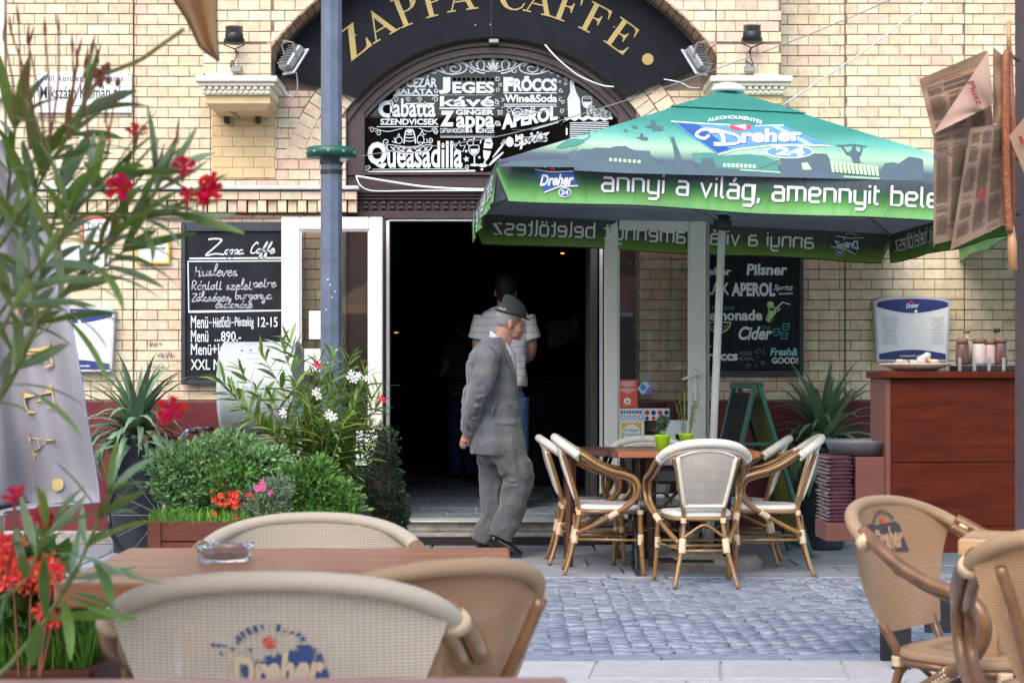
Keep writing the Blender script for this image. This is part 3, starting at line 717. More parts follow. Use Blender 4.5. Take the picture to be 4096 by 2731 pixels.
m.box(((xo0 + xo1) / 2, YD + .03, zhead + .006), (xo1 - xo0, .06, .012), bev=.002)
part('door_rebate', m, WHITE2, fr, w=True)
# fanlight glass
fan = MB(); pts = [(fx(1457) - .01, zt0 - .01), (fx(2473) + .01, zt0 - .01), (fx(2473) + .01, Zs)]
for i in range(41):
    a = R(a_ + 2 + (176 - 2 * a_) * i / 40); pts.append((IX + (rg + .012) * math.cos(a), IZ + (rg + .012) * math.sin(a)))
pts.append((fx(1457) - .01, Zs)); YG = YD + .065
fan.prism(pts, lambda x, z, t: (x, t, z), YG, YG + .006)
fg = part('fanlight_glass', fan, GLASSL, fr, w=True)
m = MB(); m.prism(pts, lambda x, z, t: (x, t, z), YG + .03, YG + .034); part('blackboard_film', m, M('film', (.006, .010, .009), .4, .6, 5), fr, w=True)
# fanlight lettering (white paint on the glass)
L5 = MB(); f5 = lambda x, y: tuple(P(1450 + x / 3.0157, 200 + y / 3.0157, YG - .004)); T = lambda s_, q, **k: put_text(L5, s_, q, f5, **k)
RB = lambda p, w_, sm=0, taper=False: ribbon(L5, p, w_, f5, 0, sm, taper)
T('CÉZÁR', (530, 310, 900, 455), bold=.03); T('SALÁTA', (400, 455, 850, 535), bold=.03); T('G', (860, 470, 908, 520), bold=.02)
RB([(372, 548), (918, 548)], 14)
T('C', (190, 610, 375, 820), bold=.05); T('iabatta', (330, 585, 880, 812), bold=.022); RB([(520, 650), (870, 650)], 16)
T('SZENDVICSEK', (215, 830, 918, 905), bold=.03); RB([(170, 928), (918, 926)], 9)
T('J', (915, 330, 1060, 530), bold=.07); T('EGES', (1085, 385, 1590, 525), bold=.04)
for i in range(9): disc(L5, (1110 + i * 57, 355), 20, f5); 
for i in range(9): disc(L5, (1110 + i * 57, 355), 20, f5)
for k in range(44): disc(L5, (940 + k * 15, 545), 4, f5, seg=6)
T('kávé', (935, 560, 1590, 685), bold=.022); RB([(928, 706), (1592, 706)], 15)
T('GINGER', (1125, 722, 1585, 785), bold=.04); T('Z', (935, 735, 1105, 925), bold=.06); T('appa', (1130, 800, 1592, 1000), bold=.03)
T('CAPTAIN MORGAN', (935, 945, 1230, 1005), bold=.01); T('&', (1290, 950, 1330, 1000)); T('GINGER', (1400, 945, 1592, 1005), bold=.01)
for k in range(44): disc(L5, (940 + k * 15, 1032), 4, f5, seg=6)
RB([(940, 1053), (1592, 1053)], 8)
T('Q', (60, 1110, 295, 1430), bold=.05); T('ueasadilla', (300, 1100, 1205, 1425), bold=.022)
RB([(60, 1400), (25, 1430), (60, 1468), (160, 1470), (1360, 1458)], 20, 5); spiral(L5, (75, 1420), 34, 1.2, 90, 9, f5); spiral(L5, (1265, 1410), 30, 1.3, 60, 9, f5)
RB([(120, 1440), (1230, 1432)], 6)
# sombrero
RB([(290, 1160), (330, 1215), (560, 1240), (790, 1215), (840, 1150)], 14, 4); RB([(300, 1140), (560, 1170), (830, 1140)], 8, 4); RB([(500, 1130), (520, 990), (570, 950), (620, 990), (640, 1130)], 14, 4)
for yy in (1010, 1050, 1090): RB([(512, yy + 5), (570, yy + 14), (632, yy)], 9, 3)
disc(L5, (570, 975), 34, f5)
for k in range(7): RB([(335 + k * 66, 1165), (368 + k * 66, 1200), (400 + k * 66, 1165)], 8); disc(L5, (368 + k * 66, 1178), 7, f5, seg=6)
ringr(L5, (440, 1090), 40, 8, f5); RB([(420, 1040), (440, 1010), (450, 1050)], 8); ringr(L5, (700, 1085), 42, 8, f5, ry=58); RB([(690, 1030), (720, 975), (740, 1030), (765, 1010)], 9)
spiral(L5, (285, 1110), 46, 1.4, 40, 8, f5); spiral(L5, (820, 1090), 34, 1.4, 140, 8, f5, sgn=-1); RB([(355, 1100), (400, 1120), (380, 1060)], 8, 3); RB([(660, 1110), (780, 1120), (770, 1070)], 8, 3)
for c in ((110, 965), (190, 1005), (880, 990), (870, 975)): spiral(L5, c, 38, 1.3, 200, 7, f5)
RB([(140, 945), (300, 985), (480, 945)], 7, 4); RB([(680, 945), (800, 985), (900, 945)], 7, 4)
# flourishes under SALATA and at the crown
for c, r_, sg in (((400, 600), 40, 1), ((550, 600), 30, 1), ((690, 595), 30, -1), ((880, 600), 38, -1)): spiral(L5, c, r_, 1.3, 180, 7, f5, sg)
for sg in (1, -1):
    X = lambda v: 1575 + sg * (v - 1575)
    q = lambda pp: [(X(a), b) for a, b in pp]
    RB(q([(870, 250), (840, 230), (870, 215), (900, 250), (870, 285), (835, 270)]), 11, 4); RB(q([(880, 235), (960, 270), (1090, 295), (1230, 262), (1250, 190), (1130, 145), (990, 160), (950, 220), (1000, 270)]), 14, 5)
    RB(q([(990, 160), (1100, 125), (1230, 165), (1330, 235), (1420, 275), (1480, 285)]), 14, 5); spiral(L5, (X(1110), 225), 75, 1.4, 200, 12, f5, sg, sx=1.4)
    RB(q([(1250, 120), (1300, 105), (1340, 130), (1300, 160), (1350, 220), (1460, 250), (1530, 265)]), 12, 5); RB(q([(1400, 235), (1380, 170), (1420, 125), (1470, 165), (1455, 245)]), 16, 5); RB(q([(1290, 240), (1310, 275), (1350, 260), (1320, 235)]), 9, 4)
    RB([(1575 + sg * 12, 265), (1575 + sg * 55, 150)], 26); RB([(1575 + sg * 22, 262), (1575 + sg * 80, 190)], 12)
RB([(1575, 265), (1575, 85)], 46, 4, True)
def star(c, r_, ang=0): L5.flat([(c[0] + (r_ if k % 2 == 0 else r_ * .4) * math.cos(R(36 * k - 90 + ang)), c[1] + (r_ if k % 2 == 0 else r_ * .4) * math.sin(R(36 * k - 90 + ang))) for k in range(10)], f5)
for c, r_ in (((1252, 1318), 42), ((1410, 1298), 22), ((1250, 1222), 24), ((1230, 1080), 18), ((1345, 1075), 18), ((1440, 1440), 24), ((1660, 1330), 20), ((2040, 1015), 26)): star(c, r_, random.uniform(-20, 20))
# glasses, fork and knife
RB([(1290, 1150), (1285, 1220), (1345, 1275), (1405, 1220), (1400, 1150)], 10, 4); RB([(1290, 1150), (1400, 1150)], 8); RB([(1350, 1270), (1350, 1375)], 16); disc(L5, (1350, 1388), 55, f5, ry=16); ringr(L5, (1300, 1120), 38, 9, f5)
L5.flat([(1300, 1195), (1395, 1195), (1385, 1235), (1345, 1262), (1310, 1240)], f5)
RB([(1085, 1110), (1120, 1190), (1210, 1230), (1240, 1150), (1180, 1160), (1170, 1100), (1130, 1160), (1085, 1110)], 7)
L5.flat([(1470, 1110), (1575, 1120), (1560, 1190), (1460, 1185)], f5); L5.flat([(1455, 1210), (1552, 1222), (1520, 1310), (1485, 1345), (1460, 1300)], f5); RB([(1485, 1330), (1465, 1380)], 18); disc(L5, (1450, 1392), 58, f5, ry=22)
disc(L5, (1520, 1100), 45, f5, ry=34); RB([(1420, 1130), (1440, 1080), (1500, 1078)], 12, 3)
RB([(1570, 1300), (1690, 1150), (1740, 1095)], 26, 3, True); RB([(1525, 1395), (1600, 1320), (1700, 1235)], 30, 3, True)
for d_ in (-12, 0, 12): RB([(1680 + d_, 1150 + d_), (1725 + d_, 1090 + d_)], 7)
disc(L5, (1775, 1110), 48, f5, ry=60)
# right column
T('FRÖCCS', (1700, 330, 2350, 520), bold=.055) if False else None
f2 = lambda x, y: tuple(P(1950 + x / 2.352, y / 2.352, YG - .004)); T2 = lambda s_, q, **k: put_text(L5, s_, q, f2, **k)
R2 = lambda p, w_, sm=0, taper=False: ribbon(L5, p, w_, f2, 0, sm, taper)
T2('F', (150, 728, 240, 865), bold=.08); T2('RÖCCS', (245, 715, 655, 862), bold=.05); R2([(150, 876), (655, 876)], 9)
T2('Wine&Soda', (160, 890, 655, 965), bold=.035); R2([(150, 1003), (655, 1003)], 6)
for k in range(26): ringr(L5, (165 + k * 19, 985 + (k % 2) * 3), 7, 4, f2, seg=7)
R2([(130, 925), (158, 938)], 6); R2([(130, 955), (158, 945)], 6); R2([(700, 915), (668, 935)], 6); R2([(700, 950), (668, 945)], 6)
q_ = [(130, 1225), (675, 1105)]
vs_, fs = text2d('APEROL', .05, 0, 1.0)
L5.add([f2(135 + u * 525, 1222 - u * 95 - v * (150 - 20 * u)) for u, v in vs_], fs)
R2([(240, 1108), (610, 1024)], 8); R2([(420, 1222), (672, 1150)], 8)
vs_, fs = text2d('Spritz', .02, .3, .9); L5.add([f5(1830 + u * 430, 1215 - u * 90 - v * 180) for u, v in vs_], fs)
R2([(230, 1222), (420, 1222)], 1)
ringr(L5, (285, 1070), 50, 8, f2, a0=165, a1=375); R2([(240, 1085), (335, 1060)], 6)
for k in range(4): R2([(285, 1075), (285 + 36 * math.cos(R(200 + 35 * k)), 1075 + 36 * math.sin(R(200 + 35 * k)))], 5)
random.seed(11)
for cx_, cy_ in [(120, 800), (95, 845), (205, 1035), (685, 855), (710, 960), (700, 1045), (680, 770), (740, 745), (90, 965), (370, 1055), (430, 1030), (735, 790), (665, 715), (90, 1160), (95, 745), (45, 740)]:
    r_ = random.uniform(7, 22); ringr(L5, (cx_, cy_), r_, 5, f2, seg=10)
for k in range(30): disc(L5, (random.choice([random.uniform(75, 140), random.uniform(670, 745)]), random.uniform(715, 1190)), random.uniform(2.5, 6), f2, seg=6)
for cx_, cy_ in ((120, 1060), (365, 1050), (425, 1025), (100, 1165)):
    a = random.uniform(0, 60); R2([(cx_ + 24 * math.cos(R(a + 90 * k)), cy_ + 24 * math.sin(R(a + 90 * k))) for k in range(5)], 5); R2([(cx_ - 12, cy_), (cx_ + 10, cy_ + 3)], 4)
T2('1', (250, 1250, 262, 1262)) if False else None
T2('Limonádé', (262, 1268, 560, 1335), bold=.05)
# bottle, glass and grapes by the arch, wine crate
L5.flat([(775, 755), (815, 755), (815, 800), (835, 870), (870, 940), (878, 1105), (760, 1105), (752, 930), (778, 870)], f2)
R2([(892, 915), (895, 985), (935, 1018), (980, 985), (978, 915)], 6, 3); ringr(L5, (935, 918), 42, 5, f2, ry=10); L5.flat([(898, 960), (978, 960), (965, 1000), (935, 1015), (905, 1000)], f2); R2([(936, 1015), (942, 1095)], 8); disc(L5, (942, 1100), 34, f2, ry=8)
for k in range(46):
    a, b = random.uniform(0, 1), random.uniform(0, 1); ringr(L5, (960 + a * 200, 1098 - b * (110 - a * 80)), 13, 5, f2, seg=9)
L5.flat([(720, 1108), (1180, 1100), (1172, 1128), (1140, 1122), (1100, 1142), (1060, 1120), (1010, 1142), (950, 1118), (905, 1142), (860, 1118), (820, 1142), (780, 1120), (735, 1140)], f2)
L5.box(tuple(P(1950 + 745 / 2.352, 1240 / 2.352, YG - .003)), (.012, .002, .05))
for k in range(12): R2([(775, 1158 + k * 17), (1140, 1150 + k * 17)], 7)
part('painted_lettering', L5, CHALK, fr, w=True)
# ------------------------------------------------------------------ step and threshold
st = root('entrance_step', 'low stone step with a ribbed metal grating along its front', 'step', (0, 12.3, 0)); st['kind'] = 'structure'; del st['label']; del st['category']
m = MB(); m.box((0.02, 12.44, .118), (fx(2440) - fx(1500), .22, .075), bev=.008); part('threshold_riser', m, STONE, st, w=True)
m = MB(); m.box((0.02, 12.42, .1575), (fx(2440) - fx(1500), .26, .012), bev=.003); part('threshold_edge', m, M('marble_edge', (.55, .55, .52), .4, .15, 10), st, w=True)
x0, x1 = pxl(1440, 12.2), pxl(2480, 12.2)
m = MB(); m.box(((x0 + x1) / 2, 12.28, .068), (x1 - x0, .20, .024), bev=.006); part('tread', m, STONE, st, w=True)
m = MB(); m.box(((x0 + x1) / 2, 12.21, .03), (x1 - x0, .02, .055))
for k in range(5): m.box(((x0 + x1) / 2, 12.196, .008 + k * .0115), (x1 - x0, .012, .0055))
part('grating', m, M('grating_brown', (.05, .04, .036), .6, .3, 30), st, w=True)
# ------------------------------------------------------------------ dark room inside
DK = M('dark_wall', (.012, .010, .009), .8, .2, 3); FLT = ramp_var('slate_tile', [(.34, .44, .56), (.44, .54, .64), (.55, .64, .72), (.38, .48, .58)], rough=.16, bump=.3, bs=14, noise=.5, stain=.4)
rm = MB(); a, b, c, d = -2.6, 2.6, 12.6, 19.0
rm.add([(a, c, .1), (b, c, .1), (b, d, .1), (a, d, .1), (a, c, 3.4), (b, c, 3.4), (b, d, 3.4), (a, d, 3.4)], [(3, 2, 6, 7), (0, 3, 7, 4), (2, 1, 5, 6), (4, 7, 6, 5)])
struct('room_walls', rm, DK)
fl = root('room_floor', None, None); fl['kind'] = 'structure'
for i in range(9):
    for j in range(14):
        y0, y1 = 12.55 + i * .5 - (.0 if i else 0), 12.55 + (i + 1) * .5; x = -2.8 + j * .42 + (i % 2) * .21
        mb = MB(); block(mb, [(-.204, -.245), (.204, -.245), (.204, .245), (-.204, .245)], lambda p, q, t: (p, q, -t), .02, .002)
        o = part('floor_tile', mb, FLT, fl); o.location = (x, (y0 + y1) / 2, .158 + random.uniform(-.001, .001))
mb = MB(); mb.box((0, 15.8, .13), (5.6, 6.5, .04)); part('tile_bed', mb, M('tile_joint', (.30, .31, .31), .8), fl)
# wall-hung letters deep inside, bar shelf, tiny lamps
bl = root('bar_counter', 'dark bar counter with a reddish top deep inside the cafe', 'counter', (1.1, 16.6, .16))
m = MB(); m.box((0, 0, .5), (1.9, .5, 1.0), bev=.01); part('counter_body', m, DK, bl); m = MB(); m.box((0, -.02, 1.02), (2.0, .6, .035), bev=.008); part('counter_top', m, CABW, bl)
m = MB(); fB = lambda x, y: tuple(P(x, y, 16.2)); vs_, fs = text2d('B!', .07, 0, 1.0)
m2 = MB()
for dy in (0, .03):
    m.add([tuple(P(2195 + u * 130 + v * -10, 1400 - v * 105 - u * 45, 16.2 + dy)) for u, v in vs_], fs)
single('wall_letters', 'grey slanted letters B! glowing dimly in the dark room', 'letters', m, M('dim_letters', (.10, .09, .10), .6), tuple(P(2250, 1340, 16.2)))
def bulb(px, py, Y, lab, colr, st_, r_=.02):
    rt = root('ceiling_lamp', lab, 'lamp', tuple(P(px, py, Y)))
    m = MB(); m.ell((0, 0, 0), (r_ * 1.5, r_, r_ * .8), seg=10); part('bulb', m, emit('glow' + str(px), colr, st_), rt)
    m = MB(); m.lathe([(r_ * 1.8, 0), (r_ * 1.2, r_ * 2), (r_ * .4, r_ * 2.6)], 12); part('lamp_shade', m, BLKP, rt, True)
    m = MB(); m.tube([(0, 0, r_ * 2.4), (0, 0, 3.35 - P(px, py, Y).z)], .004, 5); part('cord', m, BLKP, rt)
bulb(2250, 1012, 15.5, 'small orange glowing lamp in the dark doorway', (1, .16, .01), 5, .011)
bulb(1585, 1328, 16.5, 'small yellow glowing lamp low in the dark room', (.8, .42, .05), .5, .016)
m = MB(); m.box((P(2365, 0, 13.1).x, 13.1, 1.5), (.05, 1.0, 2.7), bev=.004); single('inner_door', 'dim grey-brown inner door folded back inside the right door post', 'door', m, M('inner_door', (.05, .045, .04), .6, .2, 8), (P(2365, 0, 13.1).x, 13.1, .16))
# ================================================================== ARCHED SIGN
YS = 12.345
SX, SZ = (1964 - 2048) * YS / F, 1.2 + (1500 - 872) * YS / F; ks = YS / F
sg = root('arched_sign', 'black arched cafe sign with gold serif letters above the door', 'sign', (SX, YS, SZ))
m = MB(); n = 60; poly = []
for i in range(n + 1):
    a = R(28 + 124 * i / n); poly.append((1066 * ks * math.cos(a), 1066 * ks * math.sin(a)))
poly += [(-868 * ks, 582 * ks)]
for i in range(n + 1):
    a = R(138.2 - 96.4 * i / n); poly.append((722 * ks * math.cos(a), 722 * ks * math.sin(a)))
poly += [(868 * ks, 620 * ks)]
poly = [p for p in poly if not (abs(p[0]) > 868 * ks and p[1] < 600 * ks)]
m.prism(poly, lambda x, z, t: (x, t, z), 0, .03); part('sign_panel', m, BLACK, sg)
m = MB(); m.box((.002, -.0005, 895 * ks), (.0035, .001, 340 * ks)); part('panel_joint', m, BLKP, sg)
GL = {  # heights 1, baseline 0, drawn as a high-contrast face
 'Z': (.92, [[(.02, .70), (.02, 1), (.86, 1), (.27, .05), (.55, .05), (.72, .09), (.86, .32), (.90, .32), (.88, 0), (0, 0), (.60, .955), (.36, .955), (.17, .92), (.06, .70)]]),
 'A': (1.04, [[(.50, 1.02), (.92, .045), (1.04, .045), (1.04, 0), (.64, 0), (.64, .045), (.745, .045), (.645, .29), (.29, .29), (.305, .335), (.625, .335), (.455, .75), (.17, .045), (.29, .045), (.29, 0), (0, 0), (0, .045), (.125, .045), (.47, .93)]]),
 'P': (.80, [[(0, 1), (.45, 1), (.66, .96), (.79, .84), (.79, .66), (.66, .52), (.45, .46), (.285, .46), (.285, .045), (.42, .045), (.42, 0), (0, 0), (0, .045), (.115, .045), (.115, .955), (0, .955)], [(.285, .955), (.285, .505), (.43, .505), (.55, .56), (.60, .68), (.60, .80), (.55, .92), (.43, .955)]]),
 'C': (.98, None),
 'F': (.78, [[(0, 1), (.76, 1), (.78, .70), (.745, .70), (.70, .88), (.60, .955), (.285, .955), (.285, .545), (.40, .545), (.49, .59), (.52, .69), (.555, .69), (.555, .36), (.52, .36), (.49, .46), (.40, .50), (.285, .50), (.285, .045), (.42, .045), (.42, 0), (0, 0), (0, .045), (.115, .045), (.115, .955), (0, .955)]]),
 'E': (.82, [[(0, 1), (.76, 1), (.78, .70), (.745, .70), (.70, .88), (.60, .955), (.285, .955), (.285, .545), (.40, .545), (.49, .59), (.52, .69), (.555, .69), (.555, .36), (.52, .36), (.49, .46), (.40, .50), (.285, .50), (.285, .045), (.60, .045), (.73, .12), (.79, .32), (.825, .32), (.80, 0), (0, 0), (0, .045), (.115, .045), (.115, .955), (0, .955)]])}
def glyph(ch, a0, scale=1.0, off=0):
    """a0: bearing (degrees) of the glyph's left edge on the baseline circle"""
    h = 120 * ks * scale; rb = 836 * ks; wd = GL[ch][0]; am = R(a0) + (wd * h / 2) / rb
    ca, sa = math.cos(am), math.sin(am)
    def f(x, y, t):
        u = (x - wd / 2) * h; v = rb + y * h + off
        return (u * ca + v * sa, t, -u * sa + v * ca)
    m = MB()
    if ch == 'C':
        outer = [(.86, .98), (.78, .93), (.62, 1.0), (.50, 1.02), (.30, .98), (.13, .84), (.03, .62), (.02, .42), (.09, .20), (.24, .05), (.46, -.02), (.66, 0), (.82, .10), (.90, .26)]
        inner = [(.86, .26), (.78, .13), (.65, .05), (.50, .035), (.36, .10), (.25, .26), (.21, .46), (.22, .66), (.29, .86), (.42, .96), (.58, .965), (.72, .88), (.80, .76), (.83, .66), (.87, .66)]
        m.prism(outer + inner, f, -.004, .001)
    else:
        polys = GL[ch][1]; tri = tessellate_polygon([[Vector((p[0], p[1], 0)) for p in q] for q in polys]); pts = [p for q in polys for p in q]; n_ = len(pts)
        fs = [tuple(t) for t in tri]; k = 0
        for q in polys:
            L_ = len(q); fs += [(k + i, k + (i + 1) % L_, k + (i + 1) % L_ + n_, k + i + n_) for i in range(L_)]; k += L_
        m.add([f(p[0], p[1], -.004) for p in pts] + [f(p[0], p[1], .001) for p in pts], fs)
    part('letter', m, GOLD, sg)
for ch, a0 in (('Z', -41.8), ('A', -34.2), ('P', -25.4), ('P', -18.0), ('A', -12.0), ('C', 1.8), ('A', 8.6), ('F', 17.0), ('F', 24.6), ('E', 32.4)): glyph(ch, a0)
m = MB(); cx_, cz_ = (2591 - 1964) * ks, (872 - 238) * ks
m.prism([(cx_ + 23 * ks * math.cos(2 * PI * k / 24), cz_ + 23 * ks * math.sin(2 * PI * k / 24)) for k in range(24)], lambda x, z, t: (x, t, z), -.004, .001); part('gold_dot', m, GOLD, sg)
for px, py in ((1422, 143), (1902, 102), (1962, 100), (2457, 110)):
    m = MB(); m.ell(((px - 1964) * ks, -.003, (872 - py) * ks), (.006, .004, .006), seg=8); part('screw', m, STEEL, sg)
m = MB(); m.box((0.02, .05, 712 * ks), (.075, .06, .035), bev=.006); part('junction_box', m, STEEL, sg)
# ================================================================== DOORS
def leaf(px0, px1, gx0, gx1, ytop, lab, handle=None, Yd=12.22, yb=2072):
    lf = root('door_leaf', None, None, (0, 0, 0)); lf.parent = fac; lf.location = (0, -12.4, 0); lf['label'] = lab
    X = lambda p: (p - 2048) * Yd / F; Z = lambda p: 1.2 + (1500 - p) * Yd / F
    zt, zb = Z(ytop), .17; zg0, zg1 = Z(1980), Z(ytop + 52)
    def bx(n_, x0, x1, z0, z1, t=.06, b=.008, m_=WHITE):
        m = MB(); m.box(((x0 + x1) / 2, Yd + t / 2, (z0 + z1) / 2), (x1 - x0, t, z1 - z0), bev=b); return part(n_, m, m_, lf, w=True)
    bx('stile', X(px0), X(gx0), zb, zt); bx('stile', X(gx1), X(px1), zb, zt)
    bx('top_rail', X(gx0) + .001, X(gx1) - .001, zg1, zt, .058); bx('bottom_rail', X(gx0) + .001, X(gx1) - .001, zb, zg0, .058)
    m = MB(); b = .010
    for x0, x1, z0, z1 in ((X(gx0), X(gx0) + b, zg0, zg1), (X(gx1) - b, X(gx1), zg0, zg1), (X(gx0) + b, X(gx1) - b, zg1 - b, zg1), (X(gx0) + b, X(gx1) - b, zg0, zg0 + b)): m.box(((x0 + x1) / 2, Yd + .022, (z0 + z1) / 2), (x1 - x0, .012, z1 - z0), bev=.002)
    part('glazing_bead', m, WHITE2, lf, w=True)
    gl = bx('pane', X(gx0) - .003, X(gx1) + .003, zg0 - .003, zg1 + .003, .006, 0, GLASS); gl.location.y = .028
    return lf, X, Z
lfL, XLf, ZLf = leaf(1125, 1530, 1200, 1476, 868, 'left white door leaf folded back against the brick')
lfR, XRf, ZRf = leaf(2418, 2826, 2474, 2758, 868, 'right white door leaf with stickers and a handle')
m = MB(); m.box((XRf(2833), 12.25, 1.27), (.02, .06, 2.18), bev=.003); part('door_edge', m, STEEL, lfR, w=True)
h_ = MB(); h_.box((XRf(2782), 12.212, ZRf(1540)), (.032, .012, .22), bev=.004); h_.ell((XRf(2786), 12.2, ZRf(1502)), (.013, .02, .013), seg=10)
h_.tube([(XRf(2788), 12.175, ZRf(1497)), (XRf(2760), 12.17, ZRf(1505)), (XRf(2726), 12.17, ZRf(1519))], [.010, .010, .008], 8); h_.ell((XRf(2782), 12.203, ZRf(1548)), (.007, .004, .012), 0, 8); h_.ell((XRf(2782), 12.203, ZRf(1573)), (.007, .004, .007), 0, 8)
part('handle', h_, WHITE2, lfR, True, w=True)
def sticker(px0, py0, px1, py1, lab, mats, draw, parent=lfR, Yk=12.243, rot=0):
    m = MB(); cx_, cy_ = (px0 + px1) / 2, (py0 + py1) / 2
    fn = lambda x, y, d=0: tuple(P(x, y, Yk - d)); m.prism([(px0, py0), (px1, py0), (px1, py1), (px0, py1)], lambda x, y, t: fn(x, y, -t), 0, .001)
    draw(m, lambda x, y: fn(x, y, .0012)); 
    o = part('sticker', m, mats, parent, w=True); return o
ORG = M('sticker_orange', (.72, .09, .04), .5, .05); YEL = M('sticker_yellow', (.75, .45, .04), .5, .05); BLU = M('print_blue', (.05, .22, .55), .5, .1); NAVY = M('print_navy', (.02, .035, .17), .4, .15); INK = M('print_ink', (.05, .05, .06), .6, .1); PUR = M('sticker_purple', (.22, .12, .55), .5, .1); TEAL = M('print_teal', (.05, .32, .38), .6, .1); LGR = M('print_lime', (.42, .62, .25), .7, .15)
PAPER = M('paper_white', (.74, .77, .80), .7, .05, 10); REDP = M('print_red', (.62, .03, .03), .5, .1)
def d1(m, f):
    for i, w_ in enumerate((64, 48, 60, 28, 0, 50, 66, 46, 20)): 
        if w_: ribbon(m, [(2509 - w_ / 2, 1528 + i * 5.2), (2509 + w_ / 2, 1528 + i * 5.2)], 2.2, f, 1)
    disc(m, (2509, 1603), 15, f, 1, 14, 13); disc(m, (2509, 1604), 5, lambda x, y: (f(x, y)[0], f(x, y)[1] - .0004, f(x, y)[2]), 2, 8); ribbon(m, [(2490, 1617), (2509, 1622), (2530, 1616)], 3.5, f, 3)
sticker(2474, 1518, 2550, 1630, '', [ORG, PAPER, REDP, YEL], d1)
def d2(m, f):
    for i in range(8): m.flat([(2482 + i * 11, 1641), (2491 + i * 11, 1641), (2491 + i * 11, 1654), (2482 + i * 11, 1654)], f, 1 + (i % 3))
    for i in range(4): ringr(m, (2492 + i * 24, 1668), 9, 3, f, 2, ry=7)
sticker(2476, 1633, 2574, 1681, '', [PAPER, REDP, BLU, TEAL], d2)
def d3(m, f):
    for i in range(4): disc(m, (2588 + i * 26, 1650), 10, f, 1 + (i % 2)); disc(m, (2588 + i * 26, 1672), 8, f, 2 - (i % 2))
sticker(2575, 1633, 2678, 1681, '', [PAPER, REDP, NAVY], d3, Yk=12.2425)
def d4(m, f):
    m.flat([(2486, 1690), (2566, 1690), (2566, 1770), (2486, 1770)], f, 1); g_ = lambda x, y: (f(x, y)[0], f(x, y)[1] - .0004, f(x, y)[2]); disc(m, (2526, 1732), 36, g_, 0, 20)
    h2 = lambda x, y: (f(x, y)[0], f(x, y)[1] - .0008, f(x, y)[2]); put_text(m, 'Chèque', (2497, 1712, 2554, 1729), h2, m=2); put_text(m, 'Déjeuner', (2492, 1731, 2560, 1745), h2, m=2); disc(m, (2523, 1755), 5, h2, 3, 8)
sticker(2478, 1682, 2577, 1776, '', [PAPER, YEL, INK, REDP], d4)
m = MB(); fk = lambda x, y, t: tuple(P(x, y, 12.2422 - t)); m.prism([(2549, 1553), (2580, 1524), (2602, 1544), (2596, 1558), (2570, 1577)], fk, 0, .001); m.prism([(2596, 1546), (2609, 1552), (2608, 1574), (2574, 1577)], fk, .0012, .002, 1); disc(m, (2573, 1549), 12, lambda x, y: fk(x, y, .0022), 2); ribbon(m, [(2556, 1556), (2572, 1566)], 6, lambda x, y: fk(x, y, .0022), 3)
part('sticker', m, [M('sticker_aqua', (.4, .65, .78), .4), PUR, BLU, LGR], lfR, w=True, label='small diamond shaped colourful sticker')
for q in ((2640, 1680, 2755, 1735), (2650, 1735, 2702, 1775)): sticker(*q, '', [PAPER], lambda m, f: None, Yk=12.2415)
for q in ((1236, 1243, 1300, 1356), (1218, 1395, 1290, 1486)): sticker(*q, '', [PAPER], lambda m, f: None, parent=lfL)
sticker(1420, 1720, 1476, 1860, '', [PAPER], lambda m, f: None, parent=lfL)
# ================================================================== CHALKBOARDS
def board(px0, py0, px1, py1, lab, grp, Yb_, frw=16, top=0):
    X0, Z1 = P(px0, py0, Yb_)[0], P(px0, py0, Yb_)[2]; X1, Z0 = P(px1, py1, Yb_)[0], P(px1, py1, Yb_)[2]
    b = root('chalkboard', lab, 'chalkboard', ((X0 + X1) / 2, Yb_ + .03, (Z0 + Z1) / 2), 0, grp); fw = frw * Yb_ / F; tw = (top or frw) * Yb_ / F
    m = MB(); m.box(((X0 + X1) / 2, Yb_ + .02, (Z0 + Z1) / 2), (X1 - X0 - .01, .012, Z1 - Z0 - .01)); part('slate', m, SLATE, b, w=True)
    for x0, x1, z0, z1 in ((X0, X0 + fw, Z0, Z1), (X1 - fw, X1, Z0, Z1), (X0 + fw + .001, X1 - fw - .001, Z1 - tw, Z1), (X0 + fw + .001, X1 - fw - .001, Z0, Z0 + fw)):
        m = MB(); m.box(((x0 + x1) / 2, Yb_ + .012, (z0 + z1) / 2), (x1 - x0, .03, z1 - z0), bev=.004); part('frame', m, M('board_frame', (.022, .028, .042), .5, .2, 10), b, w=True)
    return b
FRM = 'menu chalkboards on the brick wall'
bL = board(724, 888, 1190, 1538, 'black chalkboard with handwritten daily menu left of the door', FRM, 12.33, 18, 38)
Z4 = lambda x, y: (x / 1.7423, 800 + y / 1.7423)
m = MB(); fb = lambda x, y: tuple(P(x, y, 12.342)); c4 = lambda x, y: fb(*Z4(x, y))
RBL = lambda p, w_, sm=0, mt=0, taper=False: ribbon(m, p, w_, c4, mt, sm, taper)
